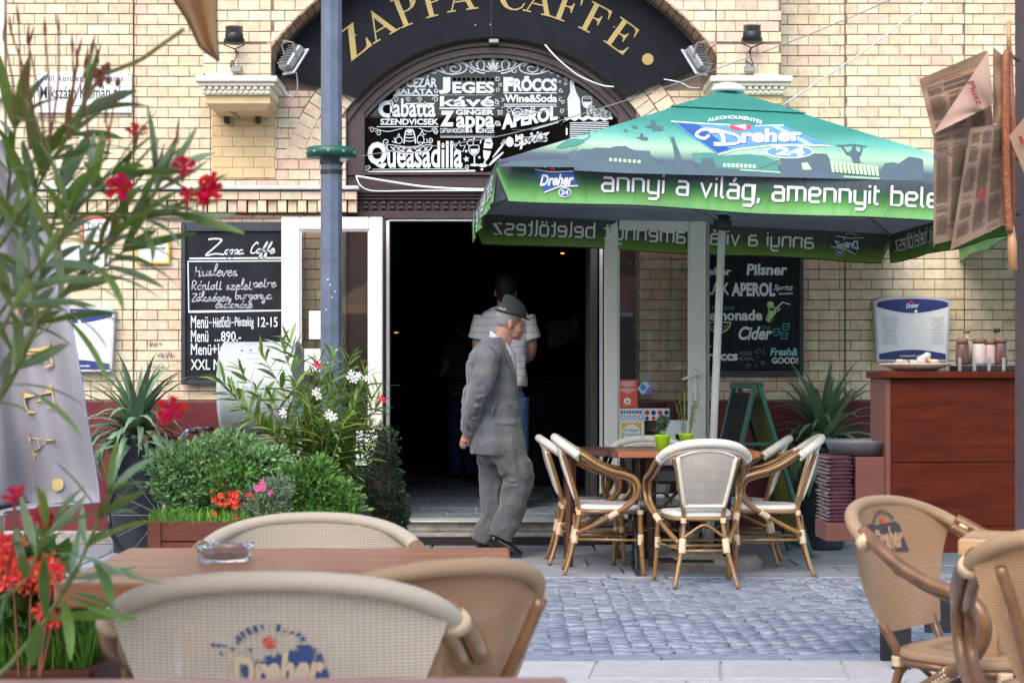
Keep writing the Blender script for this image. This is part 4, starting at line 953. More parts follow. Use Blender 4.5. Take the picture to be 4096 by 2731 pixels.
# script heading drawn with the brush
RBL([(1452, 275), (1500, 270), (1545, 280), (1490, 335), (1435, 385), (1500, 375), (1560, 380)], 11, 5)
def script(s_, x, y, h, slant=.35, w_=6, mt=0):
    SG = {'a': [(.55, .5), (.3, .6), (.05, .3), (.25, 0), (.5, .2), (.58, .55), (.55, .1), (.8, .1)], 'p': [(.0, .6), (-.02, -.6), (.05, .4), (.4, .6), (.5, .25), (.1, .02), (.7, .1)], 'C': [(.7, 1.2), (.5, 1.5), (.1, .9), (.05, .2), (.35, 0), (.8, .2)],
          'f': [(.1, .1), (.5, 1.2), (.45, 1.5), (.2, .6), (0, -.7), (.25, -.3), (.2, .3), (.6, .3)], 'e': [(.05, .3), (.5, .45), (.3, .65), (.05, .3), (.25, 0), (.7, .25)], 'n': [(0, .6), (0, 0), (.15, .5), (.4, .6), (.45, .05), (.7, .1)], 'i': [(.1, .55), (.12, .1), (.35, .1)],
          'l': [(0, .1), (.35, 1.1), (.2, 1.4), (.1, .2), (.4, .1)], 'r': [(0, .5), (.1, .6), (.1, 0), (.2, .5), (.5, .6), (.6, .4)], 't': [(.2, 1.1), (.15, .1), (.45, .1)], 'o': [(.3, .6), (.05, .3), (.3, 0), (.5, .3), (.3, .6), (.65, .55)], 'z': [(0, .55), (.45, .55), (.05, .05), (.6, .05)],
          'k': [(.05, 1.3), (.02, 0), (.1, .35), (.45, .6), (.2, .3), (.6, 0)], 'm': [(0, .6), (0, 0), (.15, .55), (.3, .5), (.32, .05), (.45, .5), (.6, .5), (.65, .05), (.8, .1)], 'u': [(0, .6), (.08, .05), (.4, .1), (.5, .6), (.5, .1), (.7, .1)], 'v': [(0, .6), (.2, 0), (.5, .6), (.7, .5)],
          's': [(.05, .1), (.35, .6), (.1, .45), (.45, .2), (.15, 0), (.6, .1)], 'y': [(0, .6), (.1, .1), (.4, .15), (.5, .6), (.35, -.5), (.05, -.4), (.7, .15)], 'g': [(.5, .5), (.25, .6), (.05, .3), (.3, .05), (.5, .55), (.4, -.5), (.05, -.4), (.7, .15)], 'b': [(0, 1.2), (.02, .05), (.4, .1), (.4, .5), (.05, .4)], 'c': [(.5, .5), (.25, .6), (.05, .3), (.25, 0), (.6, .15)],
          'H': [(0, 1.1), (.05, 0), (.05, .5), (.5, .6), (.55, 1.1), (.5, 0), (.75, .1)], 'R': [(.05, 0), (.05, 1.1), (.5, 1), (.4, .6), (.1, .5), (.6, 0)], 'Z': [(0, 1), (.6, 1), (.05, 0), (.7, .05)], 'd': [(.5, .4), (.2, .55), (.05, .2), (.35, 0), (.5, .5), (.55, 1.2), (.5, .05), (.75, .1)]}
    ADV = {'m': .85, 'H': .85, 'R': .7, 'C': .75, 'i': .35, 'l': .4, 't': .45, ' ': .5}
    for ch in s_:
        b = {'á': 'a', 'é': 'e', 'ö': 'o', 'ü': 'u', 'ó': 'o'}.get(ch, ch)
        if b in SG: ribbon(m, [(x + (p[0] + p[1] * slant) * h, y - p[1] * h) for p in SG[b]], w_, c4, mt, 4)
        if b != ch: ribbon(m, [(x + (.35 + .9 * slant) * h, y - .9 * h), (x + (.5 + 1.1 * slant) * h, y - 1.15 * h)], w_, c4, mt)
        x += ADV.get(b, .62) * h
    return x
script('appa', 1560, 378, 52, .3, 9); script('Caffe', 1742, 372, 52, .3, 9)
RBL([(1320, 408), (2080, 403)], 12); RBL([(1305, 428), (2080, 423)], 9); RBL([(1310, 428), (1316, 778), (2080, 768)], 9)
script('Húsleves'.replace('ú', 'u'), 1358, 530, 60, .15, 7, 1); script('Rántott szelet', 1335, 625, 54, .12, 7, 1); script('petre', 1765, 608, 54, .12, 7, 1); script('Zöldséges', 1335, 705, 50, .12, 7, 1); script('burgonya', 1640, 690, 50, .12, 7, 1); script('csalamádé', 1500, 752, 46, .12, 7, 1)
for s_, q in (('Menü', (1330, 805, 1450, 893)), ('–', (1455, 850, 1478, 856)), ('Hétfőtől', (1485, 812, 1605, 888)), ('–', (1610, 850, 1632, 856)), ('Péntekig', (1637, 815, 1768, 900)), ('12-15', (1797, 815, 1935, 885)), ('Menü', (1330, 905, 1452, 990)), ('...890.-', (1495, 915, 1680, 985)), ('Menü+Innivaló', (1330, 1000, 1720, 1080)), ('XXL Menü', (1328, 1110, 1640, 1183))):
    put_text(m, s_, q, c4, bold=.012)
part('chalk_writing', m, [CHALK, CHALKD], bL, w=True)
bR = board(2752, 1000, 3214, 1505, 'black chalkboard with drinks lettering right of the door', FRM, 12.335, 16)
m = MB(); fr_ = lambda x, y: tuple(P(2300 + x / 1.7423, 800 + y / 1.7423, 12.347))
def TR(s_, q, mt=0, bold=.03, shear=0): put_text(m, s_, q, fr_, bold=bold, shear=shear, m=mt)
TR('Dreher', (830, 470, 1090, 525)); TR('Pilsner', (1195, 445, 1480, 525), 0, .035, .1); TR('B.A.K', (900, 575, 1075, 662)); TR('APEROL', (1090, 575, 1395, 672), 0, .045); TR('Spritz', (1385, 590, 1522, 640), 0, .01, .3); ribbon(m, [(1420, 655), (1518, 650)], 12, fr_, 3)
TR('FRESH!', (955, 740, 1110, 765), 1, 0); TR('Lemonade', (890, 765, 1305, 840), 0, .035); TR('Cider', (1140, 880, 1375, 975), 0, .03, .3); TR('COLD', (1295, 875, 1362, 898), 1, 0)
ringr(m, (1005, 850), 78, 10, fr_, 2, ry=75, a0=0, a1=180); ribbon(m, [(928, 852), (1084, 852)], 9, fr_, 2); ringr(m, (1005, 856), 60, 3, fr_, 2, ry=52, a0=0, a1=180)
for a in (30, 60, 90, 120, 150): ribbon(m, [(1005, 860), (1005 + 52 * math.cos(R(a)), 860 + 45 * math.sin(R(a)))], 3, fr_, 0)
m.flat([(1345, 765), (1418, 775), (1375, 845), (1360, 850), (1330, 838)], fr_, 2); ribbon(m, [(1358, 735), (1330, 838), (1360, 850), (1432, 752)], 6, fr_, 0); disc(m, (1362, 730), 24, fr_, 2); ribbon(m, [(1385, 775), (1445, 712), (1500, 728)], 8, fr_, 0)
for i in range(4): ribbon(m, [(1372 + i * 12, 740), (1392 + i * 9, 770)], 3, fr_, 0)
random.seed(5)
for cx_, cy_ in ((1405, 920), (1470, 882), (1460, 945)):
    a = random.uniform(0, 60); ribbon(m, [(cx_ + 30 * math.cos(R(a + 90 * k)), cy_ + 30 * math.sin(R(a + 90 * k))) for k in range(5)], 6, fr_, 1); ribbon(m, [(cx_ - 16, cy_ - 5), (cx_ + 5, cy_ + 5), (cx_ + 16, cy_ - 10)], 4, fr_, 1)
TR('Fröccs', (880, 1050, 1135, 1120), 0, .04); ribbon(m, [(860, 1022), (950, 1020)], 8, fr_); TR('WINE&', (1145, 1055, 1235, 1082), 4, 0); TR('SODA', (1145, 1092, 1238, 1117), 4, 0)
for k in range(12): ringr(m, (random.uniform(1150, 1320), random.uniform(1045, 1165)), random.choice([5, 8, 14]), 3, fr_, 4, seg=10)
TR('Fresh&', (1360, 1030, 1555, 1085), 5, .03, .2); TR('GOOD!', (1372, 1095, 1555, 1140), 0, .03); ribbon(m, [(900, 1197), (1560, 1197)], 3, fr_, 4)
part('chalk_writing', m, [CHALK, TEAL, LGR, M('chalk_pink', (.55, .42, .55), .8), M('chalk_grey', (.16, .19, .22), .8), M('chalk_cyan', (.22, .50, .60), .8)], bR, w=True)
# ================================================================== WALL SIGNS
s1 = root('street_sign', 'white enamel street name plate with black serif writing on the left wall', 'street sign', tuple(P(332, 370, 12.35)))
m = MB(); q = (140, 288, 526, 452); A_, B_ = P(q[0], q[3], 12.35), P(q[2], q[1], 12.35); m.box(((A_.x + B_.x) / 2, 12.357, (A_.z + B_.z) / 2), (B_.x - A_.x, .012, B_.z - A_.z), bev=.004); part('plate', m, WHITE2, s1, w=True)
m = MB(); f1 = lambda x, y: tuple(P(x / 1.7423, y / 1.7423, 12.349)); put_text(m, 'VIII. kerület, Józsefváros', (300, 525, 862, 582), f1, bold=.004); put_text(m, 'Mikszáth Kálmán tér', (280, 600, 880, 690), f1, bold=.012); put_text(m, '2', (460, 722, 482, 760), f1); put_text(m, '3', (672, 722, 694, 760), f1); ribbon(m, [(510, 738), (635, 738)], 5, f1); m.flat([(640, 738), (618, 728), (618, 748)], f1)
for x, y in ((265, 520), (895, 520), (265, 768), (895, 768)): disc(m, (x, y), 5, f1)
part('plate_writing', m, INK, s1, w=True)
def plaque(name, lab, q, Yk, mats, draw, rim=None, th=.01, cat='sign'):
    r_ = root(name, lab, cat, tuple(P((q[0] + q[2]) / 2, (q[1] + q[3]) / 2, Yk))); A_, B_ = P(q[0], q[3], Yk), P(q[2], q[1], Yk)
    m = MB(); m.box(((A_.x + B_.x) / 2, Yk + th / 2, (A_.z + B_.z) / 2), (B_.x - A_.x, th, B_.z - A_.z), bev=.003); part('plate', m, rim or mats[0], r_, w=True)
    m = MB(); f_ = lambda x, y: tuple(P(x, y, Yk - .001))
    if rim: i_ = 9; m.flat([(q[0] + i_, q[1] + i_), (q[2] - i_, q[1] + i_), (q[2] - i_, q[3] - i_), (q[0] + i_, q[3] - i_)], f_, 0)
    f2_ = lambda x, y: tuple(P(x, y, Yk - .002)); draw(m, f2_)
    if m.v: part('plate_print', m, mats, r_, w=True)
    return r_
RIMY = M('rim_yellow', (.72, .42, .02), .5); 
def dg_(m, f): put_text(m, 'G', (572, 966, 588, 984), f, m=2); ribbon(m, [(562, 993), (658, 993)], 4, f, 1); ribbon(m, [(610, 993), (610, 1016)], 3, f, 1); m.flat([(610, 1022), (603, 1010), (617, 1010)], f, 1); m.flat([(556, 993), (568, 988), (568, 998)], f, 1); m.flat([(664, 993), (652, 988), (652, 998)], f, 1); put_text(m, '4,2', (570, 1018, 590, 1030), f, m=2)
plaque('gas_sign', 'small white plate with yellow rim and arrows beside the chalkboard', (546, 955, 679, 1056), 12.36, [WHITE2, INK, RIMY], dg_, RIMY)
def dr_(m, f): put_text(m, 'TILOS', (345, 890, 430, 925), f, m=1); put_text(m, 'tűzcsap', (345, 930, 430, 955), f, m=1)
plaque('red_rim_sign', 'white plate with a red rim half hidden by oleander leaves', (328, 868, 452, 975), 12.35, [WHITE2, INK], dr_, REDP)
def dn_(m, f): put_text(m, 'Szig.', (345, 1000, 415, 1018), f, m=1); put_text(m, '21', (358, 1030, 384, 1052), f, m=1)
plaque('number_plate', 'plain white plate under the red rimmed plate', (222, 978, 436, 1074), 12.352, [WHITE2, INK], dn_)
plaque('bell_plate', 'small white square box on the bricks below the street name plate', (318, 512, 362, 560), 12.34, [WHITE2, INK], lambda m, f: None, None, .03, 'box')
plaque('bell_button', 'little round-cornered white box under the square white box', (325, 567, 375, 592), 12.34, [WHITE2, INK], lambda m, f: None, None, .03, 'box')
# graffiti scrawl on the bricks
m = MB(); fgf = lambda x, y: tuple(P(x / 1.7423, 800 + y / 1.7423, 12.392))
random.seed(9)
for x0, y0, n_, w_ in ((1030, 985, 6, 100), (1100, 1060, 7, 110), (1030, 1140, 6, 120)):
    for i in range(n_):
        x = x0 + i * w_ / n_; ribbon(m, [(x, y0 + random.uniform(-5, 5)), (x + random.uniform(-6, 14), y0 + random.uniform(20, 45)), (x + random.uniform(8, 22), y0 + random.uniform(5, 30)), (x + random.uniform(5, 25), y0 + random.uniform(20, 45))], 3.5, fgf)
part('graffiti_tag', m, INK, fac, w=True)
# menu cases
def case(px0, py0, px1, py1, lab):
    Yk = 12.30; A_, B_ = P(px0, py1, Yk), P(px1, py0, Yk); c = ((A_.x + B_.x) / 2, Yk, (A_.z + B_.z) / 2); w_, h = B_.x - A_.x, B_.z - A_.z
    b = root('menu_case', lab, 'menu case', c, 0, 'wall menu cases with blue headers'); 
    tw = .93
    def outline(i=0): return [(-w_ / 2 * tw + i, -h / 2 + i)] + [(w_ / 2 * tw - i, -h / 2 + i), (w_ / 2 - i, h / 2 - i * 1.2 - .035)] + [((w_ / 2 - i) * math.cos(PI * k / 10), h / 2 - i - .035 + .035 * math.sin(PI * k / 10)) for k in range(1, 10)] + [(-w_ / 2 + i, h / 2 - i * 1.2 - .035)]
    m = MB(); m.prism(outline(), lambda x, z, t: (x, t, z), 0, .07); part('case', m, M('case_silver', (.5, .53, .57), .35, .1, metal=.3), b)
    m = MB(); m.flat([p for p in outline(.016)], lambda x, z: (x, -.001, z)); part('menu_sheet', m, PAPER, b)
    m = MB(); f_ = lambda x, z: (x, -.002, z)
    top = [p for p in outline(.016) if p[1] > h / 2 - .07]; m.flat(top + [(-w_ / 2 + .02 + (w_ - .04) * k / 8, h / 2 - .075 - .045 * math.sin(PI * k / 8)) for k in range(9)], f_)
    m.flat([(-w_ / 2 * tw + .016, -h / 2 + .016), (w_ / 2 * tw - .016, -h / 2 + .016), (w_ / 2 * tw - .016, -h / 2 + .055)] + [(w_ / 2 * tw - .016 - (w_ * tw - .032) * k / 8, -h / 2 + .055 + .03 * math.sin(PI * k / 8)) for k in range(1, 8)] + [(-w_ / 2 * tw + .016, -h / 2 + .055)], f_)
    part('blue_header', m, NAVY, b)
    m = MB(); g_ = lambda x, z: (x, -.003, z); ribbon(m, [(-w_ / 2 + .018 + (w_ - .036) * k / 8, h / 2 - .078 - .045 * math.sin(PI * k / 8)) for k in range(9)], .008, g_); vs_, fs = text2d('Dreher', .03, .2)
    m.add([g_(-.045 + u * .09, h / 2 - .085 + v * .035 + u * .006) for u, v in vs_], fs); disc(m, (-.01, h / 2 - .042), .012, g_, 1); disc(m, (.025, h / 2 - .105), .012, g_); vs_, fs = text2d('mostantól mindig', .02); m.add([g_(-.09 + u * .19, -h / 2 + .03 + v * .02) for u, v in vs_], fs)
    part('case_lettering', m, [PAPER, REDP], b)
    m = MB(); random.seed(int(px0))
    for k in range(14): z = h / 2 - .15 - k * (h - .26) / 14; x0_ = -w_ / 2 + .05; m.box((x0_ + .06, -.0025, z), (random.uniform(.07, .13), .0008, .003)); m.box((w_ / 2 - .09, -.0025, z), (random.uniform(.05, .11), .0008, .003))
    part('menu_lines', m, M('grey_print', (.35, .37, .42), .8), b, kind='stuff')
case(3497, 1186, 3802, 1446, 'silver menu case with navy header right of the drinks chalkboard')
case(150, 1226, 458, 1486, 'silver menu case with navy header behind the grey fabric banner')
# ================================================================== LAMPS ON THE WALL
def led(px, py, lab, sgn):
    r_ = root('led_spotlight', lab, 'spotlight', tuple(P(px, py, 11.95)), 0, 'black finned spotlights'); m = MB()
    m.lathe([(.050, -.055), (.064, -.048), (.064, .01), (.058, .02)], 20); part('lamp_head', m, BLKP, r_, True)
    for k in range(11):
        m = MB(); m.box((-.055 + k * .011, 0, .04), (.004, .088 * math.sqrt(max(.12, 1 - ((k - 5) / 5.6) ** 2)), .055)); part('cooling_fin', m, BLKP, r_)
    m = MB(); m.tube([(-.068, .0, -.02), (-.07, .0, -.06), (0, .03, -.085), (.07, 0, -.06), (.068, 0, -.02)], .005, 6); m.tube([(0, .03, -.085), (0, .15, -.09)], .007, 6); part('yoke', m, BLKP, r_)
    z2 = P(px, 272, 12).z - P(px, py, 11.95).z
    pts = smooth_path([(0, .04, -.085), (.0, .08, -.13), (-.03 * sgn - .01, .09, -.20), (-.03, .10, z2 + .06), (-.01, .10, z2)], 6)
    m = MB(); m.tube(pts, .004, 6); part('cable', m, BLKP, r_, True)
    m = MB(); m.box((0, .11, z2 - .0), (.075, .05, .042), bev=.005); part('junction_box', m, ALU, r_)
    m = MB(); m.tube([(-.03 * sgn, .12, z2 - .035), (-.22 * sgn if sgn > 0 else .2, .12, z2 - .035)], .008, 6); part('conduit', m, PLASTW, r_)
led(937, 145, 'black finned spotlight above the left corbel', 1); led(3008, 140, 'black finned spotlight above the right corbel', -1)
def flood(px, py, lab, sgn):
    r_ = root('floodlight', lab, 'floodlight', tuple(P(px, py, 12.0)), 0, 'grey floodlights at the feet of the arch'); rot = Matrix.Rotation(R(28) * sgn, 3, 'Y') @ Matrix.Rotation(R(-18), 3, 'X') @ Matrix.Rotation(R(35) * sgn, 3, 'Z')
    m = MB(); m.box((0, 0, 0), (.06, .13, .19), rot=rot, bev=.012); part('housing', m, ALU, r_)
    m = MB(); c_ = rot @ Vector((.045 * sgn, 0, 0)); m.box(tuple(c_), (.014, .15, .22), rot=rot, bev=.004); part('glass_front', m, M('lens_frame', (.40, .42, .46), .4), r_)
    for k in range(7):
        m = MB(); c_ = rot @ Vector((-.035 * sgn, 0, -.075 + k * .025)); m.box(tuple(c_), (.025, .11, .005), rot=rot); part('cooling_fin', m, ALU, r_)
    m = MB(); pt = [rot @ Vector(p) for p in ((0, -.07, 0), (-.08 * sgn, -.075, .06), (-.09 * sgn, .0, .07), (-.08 * sgn, .075, .06), (0, .07, 0))]; m.tube(pt, .007, 4); m.tube([pt[2], pt[2] + Vector((-.03 * sgn, .06, .01))], .012, 6); part('bracket', m, ALU, r_)
flood(1165, 232, 'grey floodlight at the left foot of the arch', 1); flood(2795, 235, 'grey floodlight at the right foot of the arch', -1)
# ================================================================== CABLES
def cable(lab, pts, r_, mat=WHITE2, sm=6, cat='cable', grp=None):
    pts = [P(*p) for p in pts]; m = MB(); m.tube(smooth_path(pts, sm), r_, 6); single('cable', lab, cat, m, mat, tuple(pts[0]), True, grp)
cable('white cord sagging across the dark arch above the fanlight', [(2180, 180, 12.33), (2230, 235, 12.30), (2310, 300, 12.32), (2400, 340, 12.33), (2455, 348, 12.34)], .0055)
cable('white cord hanging in a loop below the left floodlight', [(1185, 290, 12.05), (1190, 345, 12.1), (1175, 385, 12.2), (1145, 375, 12.2), (1120, 330, 12.2)], .0045)
cable('white cord running from the right floodlight to the arch', [(2655, 318, 12.33), (2720, 330, 12.3), (2760, 350, 12.3), (2800, 352, 12.3)], .004)
cable('white cord slung along the brown transom over the door', [(1428, 705, 12.38), (1470, 712, 12.38), (1560, 727, 12.38), (1680, 745, 12.38), (1800, 754, 12.38), (1960, 758, 12.38), (2300, 758, 12.38)], .008)
cable('second white cord lying on the ledge of the transom', [(1424, 703, 12.38), (1440, 740, 12.36), (1475, 761, 12.375), (1540, 765, 12.375), (1700, 763, 12.375), (2300, 763, 12.375)], .0055)
cable('thin dark wire from the lamp post up over the parasol', [(1375, 640, 10.4), (1560, 606, 10.2), (2000, 545, 9.9), (2480, 410, 9.6), (2830, 290, 9.4), (3260, 130, 9.2), (3560, 0, 9.1), (3800, -120, 9)], .0028, M('wire_grey', (.22, .20, .20), .6))
cable('white cable rising to the right behind the parasol', [(3125, 425, 11.8), (3300, 310, 11.5), (3500, 175, 11.2), (3720, 0, 10.9), (3850, -120, 10.8)], .006)
# ================================================================== LAMP POST
lp = root('lamp_post', 'blue-grey octagonal lamp post with a green collar left of the door', 'lamp post', (-1.073, 10.25, 0)); s_ = 10.25 / F
m = MB(); m.tube([(0, 0, 0), (0, 0, 1.1), (0, 0, 4.2)], [.072, .066, .060], 8); part('shaft', m, POST, lp)
m = MB(); m.lathe([(.13, 0), (.13, .1), (.10, .16), (.075, .2)], 8); part('post_base', m, POST, lp)
zc = P(0, 612, 10.25).z; m = MB(); m.lathe([(.066, -.026), (.148, -.026), (.148, .026), (.066, .026)], 28, (0, 0, zc)); part('collar', m, GREENP, lp, True)
for k in range(10):
    m = MB(); m.ell((.145 * math.cos(k * .628 + .3), .145 * math.sin(k * .628 + .3), zc - .005), (.012, .012, .010), seg=8); part('collar_bolt', m, ALU, lp)
m = MB(); m.lathe([(.066, -.014), (.07, -.014), (.07, .014), (.066, .014)], 16, (0, 0, zc - .055)); m.lathe([(.064, -.012), (.067, -.012), (.067, .012), (.064, .012)], 16, (0, 0, zc - .115)); part('strap', m, BLKP, lp)
m = MB(); m.ell((.075, -.04, zc - .045), (.026, .022, .018), seg=12); part('insulator', m, WHITE2, lp, True)
m = MB(); random.seed(4)
for k in range(9): m.ell((random.uniform(-.03, .045), -.067, P(0, random.uniform(1080, 1480), 10.25).z), (.0045, .003, .005), seg=6)
part('paint_chip', m, PAPER, lp, kind='stuff')
# ================================================================== PARASOL
def grad(name, stops, rough=.6, trans=.25, uvy=True):
    m, nt, b = mk(name); L = nt.links.new; b.inputs['Roughness'].default_value = rough
    uv = N(nt, 'ShaderNodeUVMap'); sp = N(nt, 'ShaderNodeSeparateXYZ'); L(uv.outputs[0], sp.inputs[0]); cr = N(nt, 'ShaderNodeValToRGB'); e = cr.color_ramp.elements
    while len(e) < len(stops): e.new(.5)
    for i, (p, c) in enumerate(stops): e[i].position = p; e[i].color = (*c, 1)
    nz = N(nt, 'ShaderNodeTexNoise'); nz.inputs['Scale'].default_value = 3; nz.inputs['Detail'].default_value = 5; tc = N(nt, 'ShaderNodeTexCoord'); L(tc.outputs['Object'], nz.inputs['Vector'])
    L(sp.outputs['Y'], cr.inputs[0]); hs = N(nt, 'ShaderNodeHueSaturation'); mr = N(nt, 'ShaderNodeMapRange'); mr.inputs[1].default_value = .3; mr.inputs[2].default_value = .7; mr.inputs['To Min'].default_value = .85; mr.inputs['To Max'].default_value = 1.1
    L(nz.outputs[0], mr.inputs[0]); L(mr.outputs[0], hs.inputs['Value']); L(cr.outputs[0], hs.inputs['Color']); L(hs.outputs[0], b.inputs['Base Color'])
    n2 = N(nt, 'ShaderNodeTexNoise'); n2.inputs['Scale'].default_value = 5; n2.inputs['Detail'].default_value = 3; n2.inputs['Distortion'].default_value = 1.5; mp = N(nt, 'ShaderNodeMapping'); mp.inputs['Scale'].default_value = (2.2, 2.2, .5); L(tc.outputs['Object'], mp.inputs[0]); L(mp.outputs[0], n2.inputs['Vector'])
    bp = N(nt, 'ShaderNodeBump'); bp.inputs['Strength'].default_value = .5; bp.inputs['Distance'].default_value = .03; L(n2.outputs[0], bp.inputs['Height']); L(bp.outputs[0], b.inputs['Normal'])
    tr = N(nt, 'ShaderNodeBsdfTranslucent'); L(hs.outputs[0], tr.inputs[0]); mx = N(nt, 'ShaderNodeMixShader'); mx.inputs[0].default_value = trans; L(b.outputs[0], mx.inputs[1]); L(tr.outputs[0], mx.inputs[2]); L(mx.outputs[0], nt.nodes['Material Output'].inputs[0])
    MATS[name] = m; return m
CANO = grad('parasol_canopy', [(0, (.03, .26, .20)), (.45, (.045, .30, .235)), (.62, (.14, .48, .38)), (.76, (.46, .76, .48)), (.84, (.25, .40, .29)), (.90, (.10, .135, .175)), (1, (.095, .12, .155))])
VALO = grad('parasol_valance', [(0, (.085, .105, .125)), (.2, (.06, .09, .10)), (.42, (.03, .13, .05)), (.62, (.08, .28, .055)), (.85, (.19, .50, .15)), (1, (.22, .56, .19))])
VALI = grad('valance_inside', [(0, (.07, .075, .08)), (.45, (.065, .08, .06)), (.7, (.11, .21, .03)), (1, (.21, .36, .05))])  # inner face of the same cloth; light coming through is painted into the gradient
DKSIL = M('print_silhouette', (.07, .11, .125), .6, .1); SILM = M('print_silhouette_far', (.06, .22, .17), .6, .1); WHP = M('print_white', (.80, .82, .84), .6, .03); WHD = M('print_shadow', (.03, .06, .05), .6); GRP = M('print_grey', (.75, .74, .70), .7, .1)
BLP = M('logo_blue', (.10, .26, .50), .6, .1); BLP2 = M('logo_light_blue', (.35, .55, .68), .6); BLN = M('logo_navy', (.015, .08, .28), .6, .1); BLD = M('logo_dull_blue', (.02, .045, .09), .7); REDD = M('logo_dull_red', (.16, .02, .02), .7); REDL = M('logo_red', (.62, .05, .07), .5)
PARM = Matrix.Translation((1.22, 10.75, 0)) @ Matrix.Rotation(R(3.67), 4, 'Z') @ Matrix.Rotation(.043, 4, 'Y')
def parasol(name, label, mtx, full=True, H=1.5, za=2.975, zc=2.275, vh=.205):
    r_ = root(name, label, 'parasol', (0, 0, 0), 0, 'green beer garden parasols'); r_.matrix_world = mtx; r_.matrix_basis = mtx
    m = MB(); m.tube([(0, 0, .08), (0, 0, 2.93)], .024, 14); part('pole', m, M('pole_grey_white', (.60, .62, .60), .4, .1, 8), r_, True)
    m = MB(); m.tube([(0, 0, .02), (0, 0, .5)], .032, 14); part('pole_sleeve', m, STEEL, r_, True)
    m = MB(); m.lathe([(.33, -.0), (.34, .05), (.30, .085), (.05, .095), (.04, .12)], 28); b_ = part('base', m, M('concrete', (.22, .20, .17), .9, .3, 12, .4, 60), r_); b_.rotation_euler = (0, -.043, 0)
    m = MB(); m.lathe([(.10, -.01), (.105, .005), (.09, .03), (.05, .045), (0, .050)], 24, (0, 0, za + .0)); part('finial', m, WHITE2, r_, True)
    def sh(u, v, k, off=0):
        x, y = u * v * H, -v * H; z = za - (za - zc) * v + off
        a = k * PI / 2; return (x * math.cos(a) - y * math.sin(a), x * math.sin(a) + y * math.cos(a), z)
    for k in range(4):
        m = MB(); rows = [[sh(-1 + 2 * j / 12, .02 + .98 * i / 14, k) for j in range(13)] for i in range(15)]; m.grid(rows)
        for i in range(15):
            for j in range(13): m.uv[i * 13 + j] = (j / 12, .02 + .98 * i / 14)
        part('canopy_panel', m, CANO, r_, True)
        m = MB(); rows = [[sh(-1 + 2 * j / 10, .27 * i / 6, k, .006 + .004 * (i / 6)) for j in range(11)] for i in range(7)]; m.grid(rows)
        for i in range(7):
            for j in range(11): m.uv[i * 11 + j] = (j / 10, .3 * i / 6)
        part('vent_cap', m, CANO, r_, True)
        # valance: a hanging strip, outer and inner faces, rounded at the corners
        for side, mat, nm in ((0, VALO, 'valance'), (1, VALI, 'valance_inner_face')):
            m = MB(); n_ = 44; rows = []
            for i in range(7):
                row = []
                for j in range(n_ + 1):
                    u = -1 + 2 * j / n_; e = (1 - abs(u)) * H; hh = vh * min(1, .25 + math.sqrt(max(0, min(1, e / .11)))) if e < .11 else vh
                    wv = .008 * math.sin(u * 9 + k * 2) + .004 * math.sin(u * 23 + 1) + (.006 * math.sin(u * 4.0)); t = i / 6
                    x, y, z = u * H * .998, -H - wv * t * 1.2 + side * .003, zc - hh * t - .006 * math.cos(u * 7) * t
                    a = k * PI / 2; row.append((x * math.cos(a) - y * math.sin(a), x * math.sin(a) + y * math.cos(a), z))
                rows.append(row)
            m.grid(rows if side == 0 else rows)
            for i in range(7):
                for j in range(n_ + 1): m.uv[i * (n_ + 1) + j] = (j / n_, i / 6)
            part(nm, m, mat, r_, True)
            if side == 0:
                m = MB(); m.tube([Vector(p) + Vector((0, 0, -.001)) for p in rows[-1]], .0045, 5); part('piping', m, BLKP, r_, True)
        # ribs
        a = k * PI / 2 + PI / 4; m = MB(); d = H * math.sqrt(2)
        m.tube([(0, 0, za - .05), (math.cos(a) * d * .99, math.sin(a) * d * .99, zc - .012)], .012, 6); part('rib', m, M('rib_grey', (.22, .24, .24), .4), r_)
        m = MB(); m.tube([(0, 0, 2.15), (math.cos(a) * d * .52, math.sin(a) * d * .52, za - (za - zc) * .52 - .035)], .010, 6); part('strut', m, MATS['rib_grey'], r_)
    m = MB(); m.lathe([(.03, -.05), (.06, -.04), (.06, .04), (.03, .05)], 16, (0, 0, 2.15)); part('runner', m, BLKP, r_, True)
    # lettering on each valance, outside and showing reversed inside
    TXT = 'annyi a világ, amennyit beletöltesz'
    for k in range(4):
        ca, sa = math.cos(k * PI / 2), math.sin(k * PI / 2)
        def loc(d):
            def f(x, y):
                u = x / H; wv = .008 * math.sin(u * 9 + k * 2) + .004 * math.sin(u * 23 + 1) + (.006 * math.sin(u * 4.0)); t = (zc - y) / vh
                yy = -H - wv * t * 1.2 - d; return (x * ca - yy * sa, x * sa + yy * ca, y - .006 * math.cos(u * 7) * t)
            return f
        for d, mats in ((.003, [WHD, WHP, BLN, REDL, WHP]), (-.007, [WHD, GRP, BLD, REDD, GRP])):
            m = MB(); f = loc(d); f2_ = loc(d + (.002 if d > 0 else -.002)); zb = zc - vh + .072; h = .072
            tech_text(m, TXT, -.93 + .004, zb - .004, h, f, 0, total=2.28); tech_text(m, TXT, -.93, zb, h, f2_, 1, total=2.28)
            f3 = loc(d + (.003 if d > 0 else -.003)); f4 = loc(d + (.0045 if d > 0 else -.0045)); X_, Z_ = -1.18, zc - vh + .115
            m.flat([(X_ - .115, Z_ + .055), (X_ - .03, Z_ + .045), (X_ + .09, Z_ + .055), (X_ + .12, Z_ - .02), (X_ + .02, Z_ - .028), (X_ - .06, Z_ - .062)], f3, 2)
            ribbon(m, [(X_ + .12, Z_ - .02), (X_ + .02, Z_ - .028), (X_ - .06, Z_ - .062)], .006, f4, 4); ribbon(m, [(X_ - .115, Z_ + .055), (X_ - .03, Z_ + .045), (X_ + .09, Z_ + .055)], .005, f4, 4)
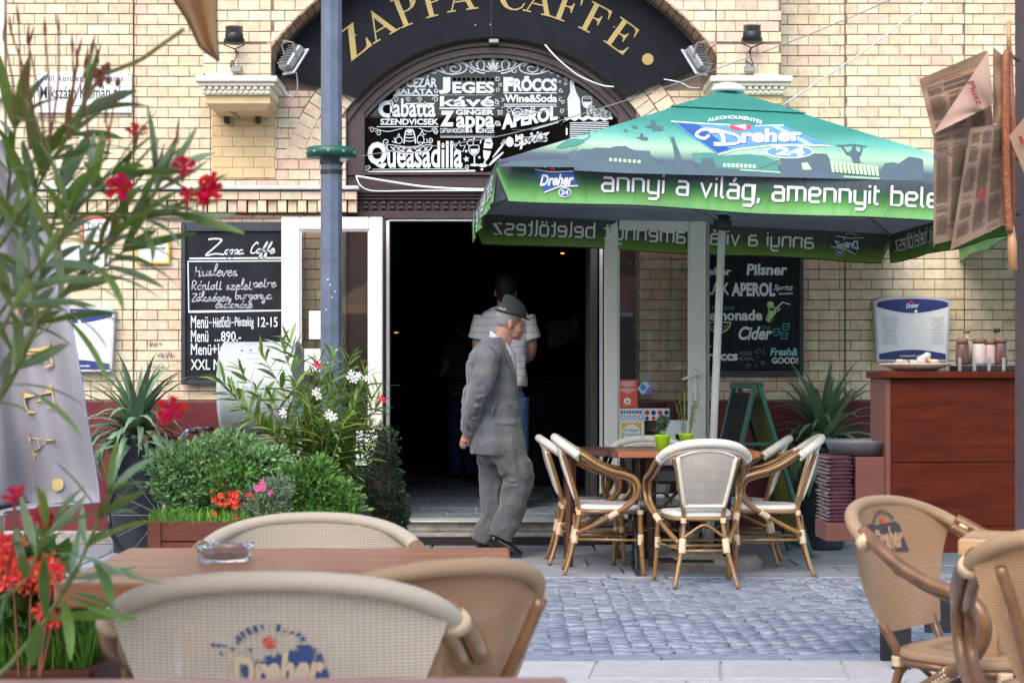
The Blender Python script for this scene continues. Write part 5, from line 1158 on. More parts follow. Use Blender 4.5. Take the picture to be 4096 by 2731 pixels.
            vs_, fs = text2d('Dreher', .03, .25); m.add([f4(X_ - .085 + u * .18, Z_ - .03 + v * .06 + u * .012) for u, v in vs_], fs, 4)
            disc(m, (X_ - .02, Z_ + .058), .017, f4, 3, ry=.012); disc(m, (X_ + .05, Z_ - .058), .032, f4, 2, ry=.024); ringr(m, (X_ + .05, Z_ - .058), .032, .004, f4, 4, ry=.024); vs_, fs = text2d('24', .02); f5_ = loc(d + (.006 if d > 0 else -.006)); m.add([f5_(X_ + .03 + u * .04, Z_ - .07 + v * .024) for u, v in vs_], fs, 4)
            for q in range(10):
                a = R(150 - 12 * q); ribbon(m, [(X_ - .02 + .045 * math.cos(a), Z_ + .052 + .026 * math.sin(a)), (X_ - .02 + .053 * math.cos(a), Z_ + .052 + .033 * math.sin(a))], .005, f4, 4)
            if full or k in (0, 2): part('valance_print', m, mats, r_)
    return r_
par = parasol('parasol', 'large green parasol with city skyline print over the sewing table', PARM)
# skyline print on the front canopy panel: rays through the picture meet the sloping cloth
def onpl(pts3, off):
    a, b, c = [PARM @ Vector(p) for p in pts3]; n_ = (b - a).cross(c - a).normalized()
    if n_.y > 0: n_ = -n_
    inv = PARM.inverted()
    def f(px, py, extra=0):
        d = Vector((px - 2048, F, 1500 - py)); o = Vector((0, 0, 1.2)); t = (a - o).dot(n_) / d.dot(n_); return tuple(inv @ (o + d * t + n_ * (off + extra * .3)))
    return f
FP = onpl([(-1.5, -1.5, 2.275), (1.5, -1.5, 2.275), (0, 0, 2.975)], .0025)
z3 = lambda x, y, e=0: FP(2500 + x / 1.4255, y / 1.4255, e); z2 = lambda x, y, e=0: FP(1100 + x / 1.568, y / 1.568, e)
inside = lambda px: px
m = MB()
m.flat([(-290, 940), (-200, 905), (-150, 893), (-110, 900), (-60, 880), (0, 840), (60, 860), (130, 865), (165, 905), (180, 940), (205, 945), (240, 918), (275, 940), (288, 925), (268, 815), (262, 800), (280, 796), (325, 905), (345, 945), (372, 930), (400, 965), (430, 962), (436, 905), (500, 902), (520, 955), (560, 960), (640, 975), (885, 985), (890, 925), (880, 890), (905, 872), (1150, 880), (1165, 905), (1180, 985), (1250, 1000), (1440, 1008), (1480, 935), (1520, 928), (1560, 935), (1620, 895), (1680, 905), (1700, 915), (1700, 1035), (1200, 1022), (600, 1006), (0, 990), (-290, 975)], lambda x, y: z3(x, y), 0)
m.flat([(1395, 1045), (1480, 1018), (1700, 1006), (1840, 1003), (1845, 958), (1870, 945), (1900, 950), (1930, 938), (1975, 940), (2010, 930), (2100, 932), (2140, 920), (2200, 918), (2240, 945), (2352, 950), (2352, 1055), (1700, 1052)], lambda x, y: z2(x, y, .0005), 0)
# farther, paler blocks, window lights, bridge deck
m.flat([(380, 875), (480, 872), (560, 890), (650, 885), (700, 880), (800, 890), (860, 920), (880, 985), (500, 960), (400, 930)], lambda x, y: z3(x, y, -.002), 1)
for k in range(7): m.flat([(-90 + k * 27, 905 + k * 2), (-74 + k * 27, 905 + k * 2), (-74 + k * 27, 922 + k * 2), (-90 + k * 27, 922 + k * 2)], lambda x, y: z3(x, y, .003), 2)
m.flat([(1005, 935), (1040, 930), (1065, 970), (1015, 972)], lambda x, y: z3(x, y, .003), 2); 
for k in range(12): m.flat([(1170 + k * 23, 918 + k * 3), (1186 + k * 23, 918 + k * 3), (1196 + k * 23, 985 + k * 2), (1180 + k * 23, 984 + k * 2)], lambda x, y: z3(x, y, .003), 2)
ribbon(m, [(655, 972), (885, 987)], 5, lambda x, y: z3(x, y, .003), 2); ribbon(m, [(1245, 1010), (1450, 1022)], 7, lambda x, y: z3(x, y, .003), 2); ribbon(m, [(760, 965), (820, 945), (885, 915)], 3, lambda x, y: z3(x, y, .003), 0)
for k in range(8): m.flat([(560 + k * 24, 935 + k), (576 + k * 24, 935 + k), (576 + k * 24, 955 + k), (560 + k * 24, 955 + k)], lambda x, y: z3(x, y, .003), 2)
# monument figure, bronze lady holding a palm leaf, heron, birds
m.flat([(250, 785), (265, 800), (262, 815), (280, 812), (285, 795), (275, 782), (262, 788)], lambda x, y: z3(x, y, .001), 0)
m.flat([(1262, 880), (1285, 862), (1300, 850), (1320, 862), (1350, 880), (1335, 900), (1345, 935), (1300, 930), (1290, 900)], lambda x, y: z3(x, y, .001), 0)
ribbon(m, [(1270, 885), (1245, 850), (1238, 838)], 12, lambda x, y: z3(x, y, .001), 0); ribbon(m, [(1340, 880), (1350, 855), (1345, 838)], 12, lambda x, y: z3(x, y, .001), 0); ribbon(m, [(1205, 832), (1240, 834), (1300, 828), (1375, 840)], 9, lambda x, y: z3(x, y, .001), 0); disc(m, (1305, 848), 12, lambda x, y: z3(x, y, .001), 0)
hz = lambda x, y: z2(x, y, .002)
m.flat([(1760, 930), (1790, 905), (1830, 880), (1885, 872), (1930, 880), (1945, 895), (1900, 915), (1840, 925), (1800, 935)], hz, 1)
ribbon(m, [(1925, 885), (1960, 870), (1975, 850), (1955, 838), (1935, 845)], 9, hz, 1, 4); ribbon(m, [(1945, 838), (1985, 825), (2020, 822)], 5, hz, 1); ribbon(m, [(1868, 915), (1872, 985)], 4, hz, 1); ribbon(m, [(1890, 912), (1885, 985)], 4, hz, 1)
def bird(x, y, s_, f, a=0):
    pts = [(-1, .0), (-.6, -.15), (-.35, -.1), (-.3, -.7), (.05, -.8), (.25, -.2), (.6, -.1), (.95, -.1), (.9, .35), (.5, .4), (.2, .3), (-.1, .5), (-.25, .1)]
    m.flat([(x + s_ * (p[0] * math.cos(a) - p[1] * math.sin(a)), y + s_ * (p[0] * math.sin(a) + p[1] * math.cos(a))) for p in pts], f, 0)
bird(165, 728, 55, lambda x, y: z3(x, y, .002)); bird(98, 790, 36, lambda x, y: z3(x, y, .002)); bird(52, 728, 20, lambda x, y: z3(x, y, .002)); bird(2300, 862, 34, hz) if False else None; bird(2, 748, 14, lambda x, y: z3(x, y, .002))
# big logo
lg = lambda e: (lambda x, y: z3(x, y, e))
m.flat([(262, 696), (430, 708), (600, 716), (740, 722), (905, 720), (1000, 765), (1168, 835), (1020, 828), (850, 828), (640, 852), (530, 884), (400, 795)], lg(.004), 3); m.flat([(290, 705), (420, 715), (600, 856), (532, 876), (410, 795)], lg(.0055), 6); m.flat([(830, 722), (870, 722), (1075, 828), (1030, 828)], lg(.0055), 4)
ribbon(m, [(1168, 837), (1020, 831), (850, 832), (640, 856), (530, 886)], 7, lg(.006), 5); ribbon(m, [(262, 696), (430, 708), (600, 716)], 5, lg(.006), 5); ribbon(m, [(740, 722), (905, 718)], 5, lg(.006), 5)
for c_, mt, e, dx, dy in ((6, 6, .007, 5, 5), (5, 5, .009, 0, 0)):
    ribbon(m, [(500 + dx, 745 + dy), (440 + dx, 745 + dy), (405 + dx, 775 + dy), (450 + dx, 795 + dy), (480 + dx, 775 + dy)], 15, lg(e), mt, 4); ribbon(m, [(480 + dx, 752 + dy), (545 + dx, 758 + dy), (560 + dx, 822 + dy), (505 + dx, 825 + dy)], 22, lg(e), mt, 4); ribbon(m, [(545 + dx, 752 + dy), (640 + dx, 780 + dy), (650 + dx, 815 + dy), (590 + dx, 828 + dy), (510 + dx, 828 + dy)], 14, lg(e), mt, 4)
    vs_, fs = text2d('reher', .035, 0); m.add([z3(665 + dx + u * 345, 822 + dy - u * 12 - v * 82 + v * u * 8, e) for u, v in vs_], fs, mt)
disc(m, (658, 730), 62, lg(.008), 3 + 4, 20, 20); m.flat([(618, 722), (690, 717), (690, 745)], lg(.010), 5)
disc(m, (938, 870), 138, lg(.0065), 5, 26, 38); disc(m, (938, 870), 128, lg(.008), 3, 26, 33); vs_, fs = text2d('24', .045, 0); m.add([z3(858 + u * 165, 888 + u * 8 - v * 46, .010) for u, v in vs_], fs, 5)
vs_, fs = text2d('ALKOHOLMENTES', .015); m.add([z3(470 + u * 312 + (v - .5) * (u - .5) * 6, 700 - 105 * (u - u * u) * .9 + (u) * 12 - v * 20, .004) for u, v in vs_], fs, 4 + 1)
part('skyline_print', m, [DKSIL, SILM, M('print_glow', (.45, .75, .35), .6), BLP, BLP2, WHP, BLN, REDL], par)
# second parasol, mostly hidden by the newspapers
par2 = parasol('parasol', 'second green parasol peeking out behind the newspapers on the right', Matrix.Translation((4.62, 10.9, 0)) @ Matrix.Rotation(R(-6), 4, 'Z') @ Matrix.Rotation(-.03, 4, 'Y'), full=False)
# ================================================================== BAMBOO CHAIRS
def chair(name, label, full=False, cols=None, grp=None, nopost=False):
    B_, T_, TS_, S_ = cols
    r_ = root(name, label, 'chair', (0, 0, 0), 0, grp); ak = 1.15 if full else .9
    sm = lambda p, n_=5: smooth_path(p, n_)
    for s in (-1, 1):
        m = MB(); m.tube(sm([(s * .195, -.255, 0), (s * .165, -.215, .12), (s * .138, -.188, .235), (s * .125, -.165, .32), (s * .12, -.155, .40), (s * .135, -.205 if full else -.178, .50)] + ([] if nopost else [(s * .17, -.272 if full else -.225, .66), (s * .20, -.305 if full else -.262, .77)]), 4), .0135, 9)
        l_ = part('leg', m, B_, r_, True); m = MB(); m.tube([(s * .1655, -.2155, .115), (s * .1640, -.2142, .12)], .0142, 9); part('bamboo_node', m, NODE, l_)
        m = MB(); m.tube(sm([(s * .238, .245, 0), (s * .228, .232, .16), (s * .222, .226, .28), (s * .218, .224, .41)], 4), .0145, 9)
        l_ = part('leg', m, B_, r_, True); m = MB(); m.tube([(s * .2320, .2375, .115), (s * .2316, .2370, .12)], .0152, 9); part('bamboo_node', m, NODE, l_)
        # armrest loops, doubled
        for dx, dz, rr in ((0, 0, .0165 * ak), (-.022 * s, -.020, .0135 * ak)):
            m = MB(); m.tube(sm([(s * .155, -.172, .262), (s * .205, -.05, .325), (s * .25, .06, .39), (s * .283, .15, .445), (s * .300, .20, .50), (s * .307, .212, .56), (s * .307, .185, .612), (s * .305, .12, .640), (s * .302, .04, .660), (s * .296, -.05, .70), (s * .282, -.12, .745), (s * .255, -.19, .785)], 5) if dx == 0 else sm([(s * .25 + dx, .06, .39 + dz * .3), (s * .283 + dx, .14, .448), (s * .298 + dx, .182, .50), (s * .300 + dx, .185, .56), (s * .300 + dx, .16, .598), (s * .300 + dx, .10, .62), (s * .298 + dx, .03, .640), (s * .29 + dx, -.06, .682), (s * .276 + dx, -.13, .727), (s * .25 + dx, -.19, .765)], 5), rr, 9)
            a_ = part('armrest', m, B_, r_, True)
        # side stretcher and bindings
        m = MB(); m.tube([(s * .14, -.19, .225), (s * .222, .228, .225)], .0095, 8); part('stretcher', m, B_, r_, True)
        for nm, p0, p1, rr in (('binding', (s * .138, -.19, .20), (s * .131, -.176, .285), .0235), ('binding', (s * .221, .226, .195), (s * .221, .226, .262), .0195), ('binding', (s * .2195, .224, .385), (s * .2190, .224, .412), .021), ('binding', (s * .236, .03, .368), (s * .258, .085, .405), .021), ('binding', (s * .122, -.158, .375), (s * .122, -.158, .405), .019)):
            m = MB(); n_ = 5
            pts = [Vector(p0).lerp(Vector(p1), t / (2 * n_)) for t in range(2 * n_ + 1)]; m.tube(pts, [rr * (1 if t % 2 else .93) for t in range(2 * n_ + 1)], 10); part(nm, m, BIND, r_, True)
    m = MB(); m.tube([(-.135, -.188, .215), (.135, -.188, .215)], .009, 8); part('stretcher', m, B_, r_, True)
    m = MB(); m.tube([(-.178, .02, .226), (.178, .02, .226)], .009, 8); part('stretcher', m, B_, r_, True)
    m = MB(); m.tube([(-.222, .228, .24), (.222, .228, .24)], .009, 8); part('stretcher', m, B_, r_, True)
    m = MB(); m.tube(sm([(-.128, -.185, .29), (-.05, -.188, .345), (0, -.188, .365), (.05, -.188, .345), (.128, -.185, .29)]), .0085, 8); part('arch', m, B_, r_, True)
    # seat
    def outl(i=0):
        o_ = []
        for k in range(36):
            a = 2 * PI * k / 36; c, s_ = math.cos(a), math.sin(a); e = .45; x = math.copysign(abs(c) ** e, c); y = math.copysign(abs(s_) ** e, s_)
            o_.append(((.205 + .022 * y - i) * x, .035 + (.195 - i) * y))
        return o_
    m = MB(); o0, o1, o2 = outl(), outl(.006), outl(.04); n_ = 36
    m.add([(x, y, .408) for x, y in o1] + [(x, y, .418) for x, y in o0] + [(x, y, .436) for x, y in o1] + [(x, y, .440) for x, y in o2] + [(0, .035, .430)], [(i, (i + 1) % n_, (i + 1) % n_ + n_, i + n_) for i in range(n_)] + [(i + n_, (i + 1) % n_ + n_, (i + 1) % n_ + 2 * n_, i + 2 * n_) for i in range(n_)] + [(i + 2 * n_, (i + 1) % n_ + 2 * n_, (i + 1) % n_ + 3 * n_, i + 3 * n_) for i in range(n_)] + [(i + 3 * n_, (i + 1) % n_ + 3 * n_, 4 * n_) for i in range(n_)] + [tuple(range(n_))[::-1]])
    part('seat', m, S_, r_, True)
    m = MB(); m.tube([(x, y, .398) for x, y in outl(.012)] + [(outl(.012)[0][0], outl(.012)[0][1], .398)], .0125, 8); part('seat_frame', m, B_, r_, True)
    # top rail and its woven sleeve
    W_ = .268
    def rail(u):
        return Vector((W_ * math.sin(u * 1.35) / math.sin(1.35), -.312 + .145 * abs(u) ** 2.1, .850 - .098 * abs(u) ** 2.2))
    us = [-1 + 2 * i / 28 for i in range(29)]
    m = MB(); m.tube([rail(u) for u in us], .020 if full else .027, 12, sy=1); part('top_rail', m, TS_, r_, True)
    m = MB(); m.tube([rail(u * .97) + Vector((0, .012, -.034)) for u in us], .009 if full else .011, 10); part('rail_trim', m, TS_, r_, True) if not full else None
    for s in (-1, 1):
        m = MB(); m.tube([rail(s * .95), rail(s * 1.02)], .028 if full else .0295, 12); part('binding', m, TS_ if not full else M('binding_tan', (.56, .42, .27), .5, .1, 30, .3, 200), r_, True)
    # woven back
    zb = .475
    def back(u, v):
        tw = (.262 if full else .178); bw = (.15 if full else .122); x = u * (bw + (tw - bw) * v ** (.8 if full else 1)); t = rail(u * (.97 if full else .66)); ztop_ = t.z + (.012 if full else -.045); z = zb + (ztop_ - zb) * v
        y0 = -.180; y = y0 + (-.300 - y0) * v + (.16 if full else .05) * u * u * v * v * .55 - .02 * (1 - u * u) * math.sin(PI * v); return (x, y, z)
    m = MB(); m.grid([[back(-1 + 2 * j / 16, i / 14) for j in range(17)] for i in range(15)]); bk = part('backrest', m, T_, r_, True)
    m = MB(); e = [back(-1, 1 - i / 10) for i in range(11)] + [back(-1 + 2 * j / 8, 0) for j in range(1, 8)] + [back(1, i / 10) for i in range(11)]; m.tube(e, .013 if not full else .010, 8)
    if not full: m.tube([back(-1 + 2 * j / 10, 1) for j in range(11)], .008, 8)
    part('back_edging', m, TS_, bk, True) if not full else None
    return r_, back, bk
SET = 'white and bamboo armchairs round the outdoor tables'
cw = (BAMB, TEXW, TEXWS, SEATW)
c0, backW, _ = chair('bamboo_armchair', 'white armchair seen from behind, front and centre at the sewing table', False, cw, SET)
def put(c, x, y, rz, sc=(1, 1, 1)): c.location = (x, y, 0); c.rotation_euler = (0, 0, rz); c.scale = sc; return c
def again(c, label, x, y, rz, sc=(1, 1, 1)): sc = (sc[0] * .94, sc[1] * .95, sc[2] * .965); k = copy_tree(c); k['label'] = label; return put(k, x, y, rz, sc)
put(c0, 1.075, 9.93, R(4), (.93, .95, .965))
again(c0, 'nearer of the two white armchairs at the left end of the sewing table', .555, 10.48, R(-91))
again(c0, 'farther of the two white armchairs left of the sewing table, by the doorway', .47, 11.08, R(-88), (1, 1, .97))
again(c0, 'nearer of the two white armchairs right of the table, facing left', 1.575, 10.46, R(84))
again(c0, 'farther of the two white armchairs right of the table, before the folding board', 1.47, 11.02, R(78), (1, 1, .97))
again(c0, 'white armchair behind the sewing table facing the street, backrest under the green pots', .88, 11.12, R(176), (1, 1, .95))
# ================================================================== TABLES
t = root('sewing_table', 'rust brown table top on a black cast iron sewing machine stand', 'table', (1.025, 10.43, 0))
for i in range(4):
    m = MB(); m.box((0, -.25 + .0625 + i * .125, .731), (.80, .123, .038), bev=.004); part('plank', m, OAKD, t)
m = MB(); m.box((-.42, 0, .731), (.038, .498, .038), bev=.004); part('plank', m, M('end_board', (.10, .04, .025), .5, .2), t); m = MB(); m.box((.42, 0, .731), (.038, .498, .038), bev=.004); part('plank', m, OAKD, t)
for s in (-1, 1):
    m = MB(); x = s * .28
    for y0, y1 in ((-.17, .17), (.17, -.17)): m.tube(smooth_path([(x, y0, 0.02), (x, y0 * .6, .2), (x, y1 * .15, .38), (x, y1 * .7, .55), (x, y1, .71)], 4), .013, 6)
    m.tube([(x, -.2, .70), (x, .2, .70)], .012, 6); m.tube([(x, -.2, .03), (x, .2, .03)], .014, 6)
    for z in (.15, .55): m.tube([(x, .06 * math.cos(a * PI / 6), z + .06 * math.sin(a * PI / 6)) for a in range(13)], .007, 6)
    part('side_frame', m, IRON, t)
m = MB(); m.tube(smooth_path([(-.28, 0, .12), (-.1, 0, .2), (0, 0, .14), (.1, 0, .2), (.28, 0, .12)], 5), .011, 6); m.tube(smooth_path([(-.28, 0, .55), (-.14, 0, .40), (0, 0, .50), (.14, 0, .40), (.28, 0, .55)], 5), .010, 6)
for s in (-1, 1):
    for c_, r2 in (((.13, .42), .07), ((.20, .52), .045), ((.09, .30), .05), ((.19, .33), .06)): m.tube([(s * c_[0] + r2 * math.cos(a * PI / 8), 0.004 * s, c_[1] + r2 * math.sin(a * PI / 8)) for a in range(15)], .007, 6)
part('scroll_brace', m, IRON, t)
m = MB()
for k in range(9): m.tube([(-.17 + k * .0425, -.13, .09), (-.17 + k * .0425, .13, .075)], .006, 5)
m.tube([(-.18, -.13, .09), (.18, -.13, .09)], .009, 6); m.tube([(-.18, .13, .075), (.18, .13, .075)], .009, 6); part('treadle', m, IRON, t)
m = MB(); m.tube([(.24, .03 + .0, .38)] * 1 + [(.24, .15 * math.cos(a * PI / 12), .34 + .15 * math.sin(a * PI / 12)) for a in range(25)][1:], .009, 6); part('flywheel', m, IRON, t)
m = MB(); m.box((0, .0, .60), (.34, .3, .10), bev=.02); part('drawer_box', m, IRON, t)
t2 = root('wooden_table', 'dark wooden table half hidden behind the left white armchairs', 'table', (.62, 11.05, 0))
for i in range(3):
    m = MB(); m.box((0, -.2 + i * .2, .712), (.62, .196, .036), bev=.004); part('plank', m, MATS['end_board'], t2)
for sx in (-1, 1):
    for sy in (-1, 1): m = MB(); m.tube([(sx * .26, sy * .24, 0), (sx * .25, sy * .23, .69)], [.022, .036], 4); part('leg', m, MATS['end_board'], t2)
# pots on the table
def pot(px, py, Yk, lab, fol, leaf):
    c = P(px, py, Yk); r_ = root('potted_herb', lab, 'potted plant', (c.x, c.y, .7505), 0, 'lime green herb pots'); m = MB(); m.lathe([(.034, 0), (.046, .082), (.050, .086), (.050, .094), (.047, .094), (.044, .08)], 24); part('pot', m, LIME, r_, True)
    m = MB(); m.lathe([(.045, .082), (0, .086)], 16); part('soil', m, SOIL, r_); m = MB(); st = MB(); random.seed(px)
    for k in range(fol[0]):
        a = random.uniform(0, 2 * PI); h = random.uniform(.6, 1) * fol[1]; sp_ = random.uniform(0, 1) * fol[2]; p0 = Vector((.02 * math.cos(a), .02 * math.sin(a), .085)); p1 = Vector((sp_ * math.cos(a), sp_ * math.sin(a), .09 + h)); st.tube([p0, p0.lerp(p1, .5) + Vector((0, 0, .02)), p1], .0015, 4)
        for j in range(fol[3]):
            t_ = random.uniform(fol[4], 1); c_ = p0.lerp(p1, t_); d = Vector((random.gauss(0, 1), random.gauss(0, 1), random.uniform(-.3, .8))).normalized(); q = d.cross(Vector((random.gauss(0, 1), random.gauss(0, 1), .3))).normalized(); l_, w_ = leaf; m.add([c_, c_ + d * l_ * .5 + q * w_, c_ + d * l_, c_ + d * l_ * .5 - q * w_], [(0, 1, 2, 3)])
    part('foliage', m, fol[5], r_, kind='stuff'); part('stems', st, STEM, r_, kind='stuff'); return r_
pot(2650, 1790, 10.33, 'lime green pot with a bushy dark herb, left one on the table', (16, .125, .05, 22, .35, M('herb_dark', (.04, .085, .03), .5, .3, trans=.15, vary=.4)), (.022, .006))
pot(2745, 1775, 10.5, 'lime green pot with a tall airy herb, right one on the table', (11, .30, .09, 34, .1, M('herb_olive', (.13, .19, .06), .5, .3, trans=.15, vary=.4)), (.020, .0016))
# ================================================================== PEOPLE
from mathutils import noise as mnoise
def suit_mat(name, c, plaid=.12, sc=1.0):
    m, nt, b = mk(name); L = nt.links.new; b.inputs['Roughness'].default_value = .85; b.inputs['Sheen Weight'].default_value = .3
    tc = N(nt, 'ShaderNodeTexCoord'); prev = None
    for d, fq in (('X', 1.6), ('Z', 1.9)):
        wv = N(nt, 'ShaderNodeTexWave'); wv.bands_direction = d; wv.inputs['Scale'].default_value = fq * sc; wv.inputs['Distortion'].default_value = 1.2; wv.inputs['Detail'].default_value = 1; wv.inputs['Detail Scale'].default_value = .6; L(tc.outputs['Object'], wv.inputs['Vector'])
        if prev is None: prev = wv.outputs[0]
        else: a = N(nt, 'ShaderNodeMath', operation='ADD'); L(prev, a.inputs[0]); L(wv.outputs[0], a.inputs[1]); prev = a.outputs[0]
    nz = N(nt, 'ShaderNodeTexNoise'); nz.inputs['Scale'].default_value = 5; nz.inputs['Detail'].default_value = 6; L(tc.outputs['Object'], nz.inputs['Vector']); a = N(nt, 'ShaderNodeMath', operation='ADD'); L(prev, a.inputs[0]); L(nz.outputs[0], a.inputs[1])
    cr = N(nt, 'ShaderNodeMapRange'); cr.inputs[1].default_value = .6; cr.inputs[2].default_value = 2.2; cr.inputs['To Min'].default_value = 1 - plaid; cr.inputs['To Max'].default_value = 1 + plaid; L(a.outputs[0], cr.inputs[0])
    mx_ = N(nt, 'ShaderNodeMix', data_type='RGBA'); mx_.inputs[6].default_value = (c[0] * .96, c[1] * 1.0, c[2] * 1.05, 1); mx_.inputs[7].default_value = (c[0] * 1.07, c[1] * 1.01, c[2] * .96, 1); n9 = N(nt, 'ShaderNodeTexNoise'); n9.inputs['Scale'].default_value = 9; n9.inputs['Detail'].default_value = 5; L(tc.outputs['Object'], n9.inputs['Vector']); c9 = N(nt, 'ShaderNodeMapRange'); c9.inputs[1].default_value = .4; c9.inputs[2].default_value = .6; L(n9.outputs[0], c9.inputs[0]); L(c9.outputs[0], mx_.inputs[0]); hs = N(nt, 'ShaderNodeHueSaturation'); L(mx_.outputs[2], hs.inputs['Color']); L(cr.outputs[0], hs.inputs['Value']); L(hs.outputs[0], b.inputs['Base Color'])
    n2 = N(nt, 'ShaderNodeTexNoise'); n2.inputs['Scale'].default_value = 400; L(tc.outputs['Object'], n2.inputs['Vector']); bp = N(nt, 'ShaderNodeBump'); bp.inputs['Strength'].default_value = .25; bp.inputs['Distance'].default_value = .003; L(n2.outputs[0], bp.inputs['Height']); L(bp.outputs[0], b.inputs['Normal'])
    MATS[name] = m; return m
SUITM = suit_mat('grey_check_wool', (.108, .114, .128), .20, 1.4); TROUM = suit_mat('grey_trouser_wool', (.095, .097, .106), .10, 1.2); FELT = M('grey_felt', (.045, .05, .058), .95, .3, 60, .4, 300)
def crease(me, amp, fn=None, freq=(9, 9, 4)):
    me.update(); nrm = [v.normal.copy() for v in me.vertices]
    for v, n_ in zip(me.vertices, nrm):
        p = v.co; d = mnoise.noise(Vector((p.x * freq[0], p.y * freq[1], p.z * freq[2]))) + .5 * mnoise.noise(Vector((p.x * freq[0] * 2.3 + 5, p.y * freq[1] * 2.3, p.z * freq[2] * 2.6)))
        d = -abs(d) + .3; k = fn(p) if fn else 1
        v.co = p + n_ * d * amp * k
    me.update()
def hand(mb, W, d, n, s=1, curl=35, size=1.0):
    d = Vector(d).normalized(); n = Vector(n); n = (n - d * n.dot(d)).normalized(); lt = d.cross(n) * s; k = size
    Rm = Matrix((lt, n, d)).transposed(); W = Vector(W)
    mb.ell(tuple(W + d * .045 * k), (.040 * k, .015 * k, .052 * k), rot=Rm, seg=12)
    for i, ln in enumerate((.072, .082, .077, .060)):
        p = W + d * .082 * k + lt * (i - 1.5) * -.0195 * k; a = 0; pts = [p - d * .03 * k, p]
        for j, f in enumerate((.45, .32, .23)): a += R(curl) * (1 if j else .7); q = d * math.cos(a) + n * math.sin(a); p = p + q * ln * f * k; pts.append(p)
        mb.tube(pts, [.010 * k, .0098 * k, .0088 * k, .008 * k, .0068 * k], 8)
    p = W + d * .02 * k + lt * .022 * k; q = (d * .65 + lt * .7 + n * .35).normalized(); mb.tube([p, p + q * .035 * k, p + q * .035 * k + (q + n * .6).normalized() * .038 * k], [.014 * k, .0105 * k, .008 * k], 8)
def loft(mb, rings, seg=28, pw=.85):
    rows = []
    for z, x0, x1, hw, *rest in rings:
        yc = rest[0] if rest else 0; cx = (x0 + x1) / 2; rx = (x1 - x0) / 2; row = []
        for k in range(seg):
            a = 2 * PI * k / seg; c, s_ = math.cos(a), math.sin(a); row.append((cx + rx * math.copysign(abs(c) ** pw, c), yc + hw * math.copysign(abs(s_) ** pw, s_), z))
        rows.append(row)
    o = mb.grid(rows, close=True); n = len(rows)
    mb.f.append(tuple(o + k for k in range(seg))[::-1]); mb.m.append(0); mb.f.append(tuple(o + (n - 1) * seg + k for k in range(seg))); mb.m.append(0)
lx = lambda x: (x - 395.4) * .001214
lz = lambda y: 1.862 - y * .001214
q3 = lambda x, y, w_=0: Vector((lx(x), w_, lz(y)))
man = root('person', 'elderly man in grey suit and felt hat strolling with hands clasped behind his back', 'person', (-.096, 11.42, 0))
# --- skin
b = MB()
b.ell(q3(456, 232), (.087, .074, .098)); b.ell(q3(482, 290), (.060, .056, .058)); b.ell(q3(492, 322), (.042, .046, .034)); b.ell(q3(507, 345), (.019, .022, .016)); b.ell(q3(440, 300), (.055, .052, .06))
b.tube([q3(531, 262), q3(536, 285), q3(541, 302)], [.009, .0115, .0135], 10); b.ell(q3(536, 307), (.013, .017, .009)); b.ell(q3(529, 256), (.012, .050, .010))
b.ell(q3(527, 323), (.009, .024, .0055)); b.ell(q3(525, 333), (.0095, .022, .0065))
for s in (-1, 1):
    b.ell(q3(508, 298, s * .038), (.028, .020, .026)); b.ell(q3(466, 268, s * .072), (.020, .013, .034), rot=Matrix.Rotation(s * .25, 3, 'Z') @ Matrix.Rotation(.15, 3, 'Y')); b.ell(q3(461, 288, s * .071), (.011, .010, .012)); b.ell(q3(517, 268, s * .030), (.018, .018, .010))
b.tube([q3(395, 410), q3(415, 360), q3(438, 300)], [.075, .062, .060], 18)
for s in (-1, 1): b.tube([q3(455, 395, s * .018), q3(462, 340, s * .034)], [.012, .016], 8)
loft(b, [(lz(975), lx(290), lx(500), .15), (lz(850), lx(275), lx(490), .16), (lz(600), lx(262), lx(478), .17), (lz(470), lx(262), lx(450), .18), (lz(400), lx(300), lx(430), .15), (lz(365), lx(350), lx(430), .08)])
armR = [q3(365, 420, -.17), q3(338, 530, -.205), q3(292, 645, -.215), q3(255, 765, -.17), q3(238, 852, -.095)]; armL = [q3(365, 420, .17), q3(310, 540, .225), q3(262, 640, .235), q3(240, 765, .13), q3(232, 858, .02)]
b.tube(smooth_path(armR, 4), [.045] * 6 + [.038] * 6 + [.028] * 5, 12); b.tube(smooth_path(armL, 4), [.045] * 6 + [.038] * 6 + [.028] * 5, 12)
hand(b, q3(238, 852, -.09), (-.25, .45, -.72), (.55, .75, .2), 1, 42, .92); hand(b, q3(234, 868, .02), (-.50, -.62, -.45), (.7, -.3, -.5), -1, 48, .92)
for (h, k, a, s) in (((430, 950), (515, 1090), (415, 1420), -.09), ((375, 960), (382, 1180), (318, 1465), .09)):
    b.tube(smooth_path([q3(*h, s), q3(*k, s), q3(*a, s)], 5), [.085, .08, .075, .068, .062, .055, .052, .05, .045, .042, .038], 12)
bm = fuse(b, .0042, 3, 'body'); body = part_me('body', bm, SKIN, man)
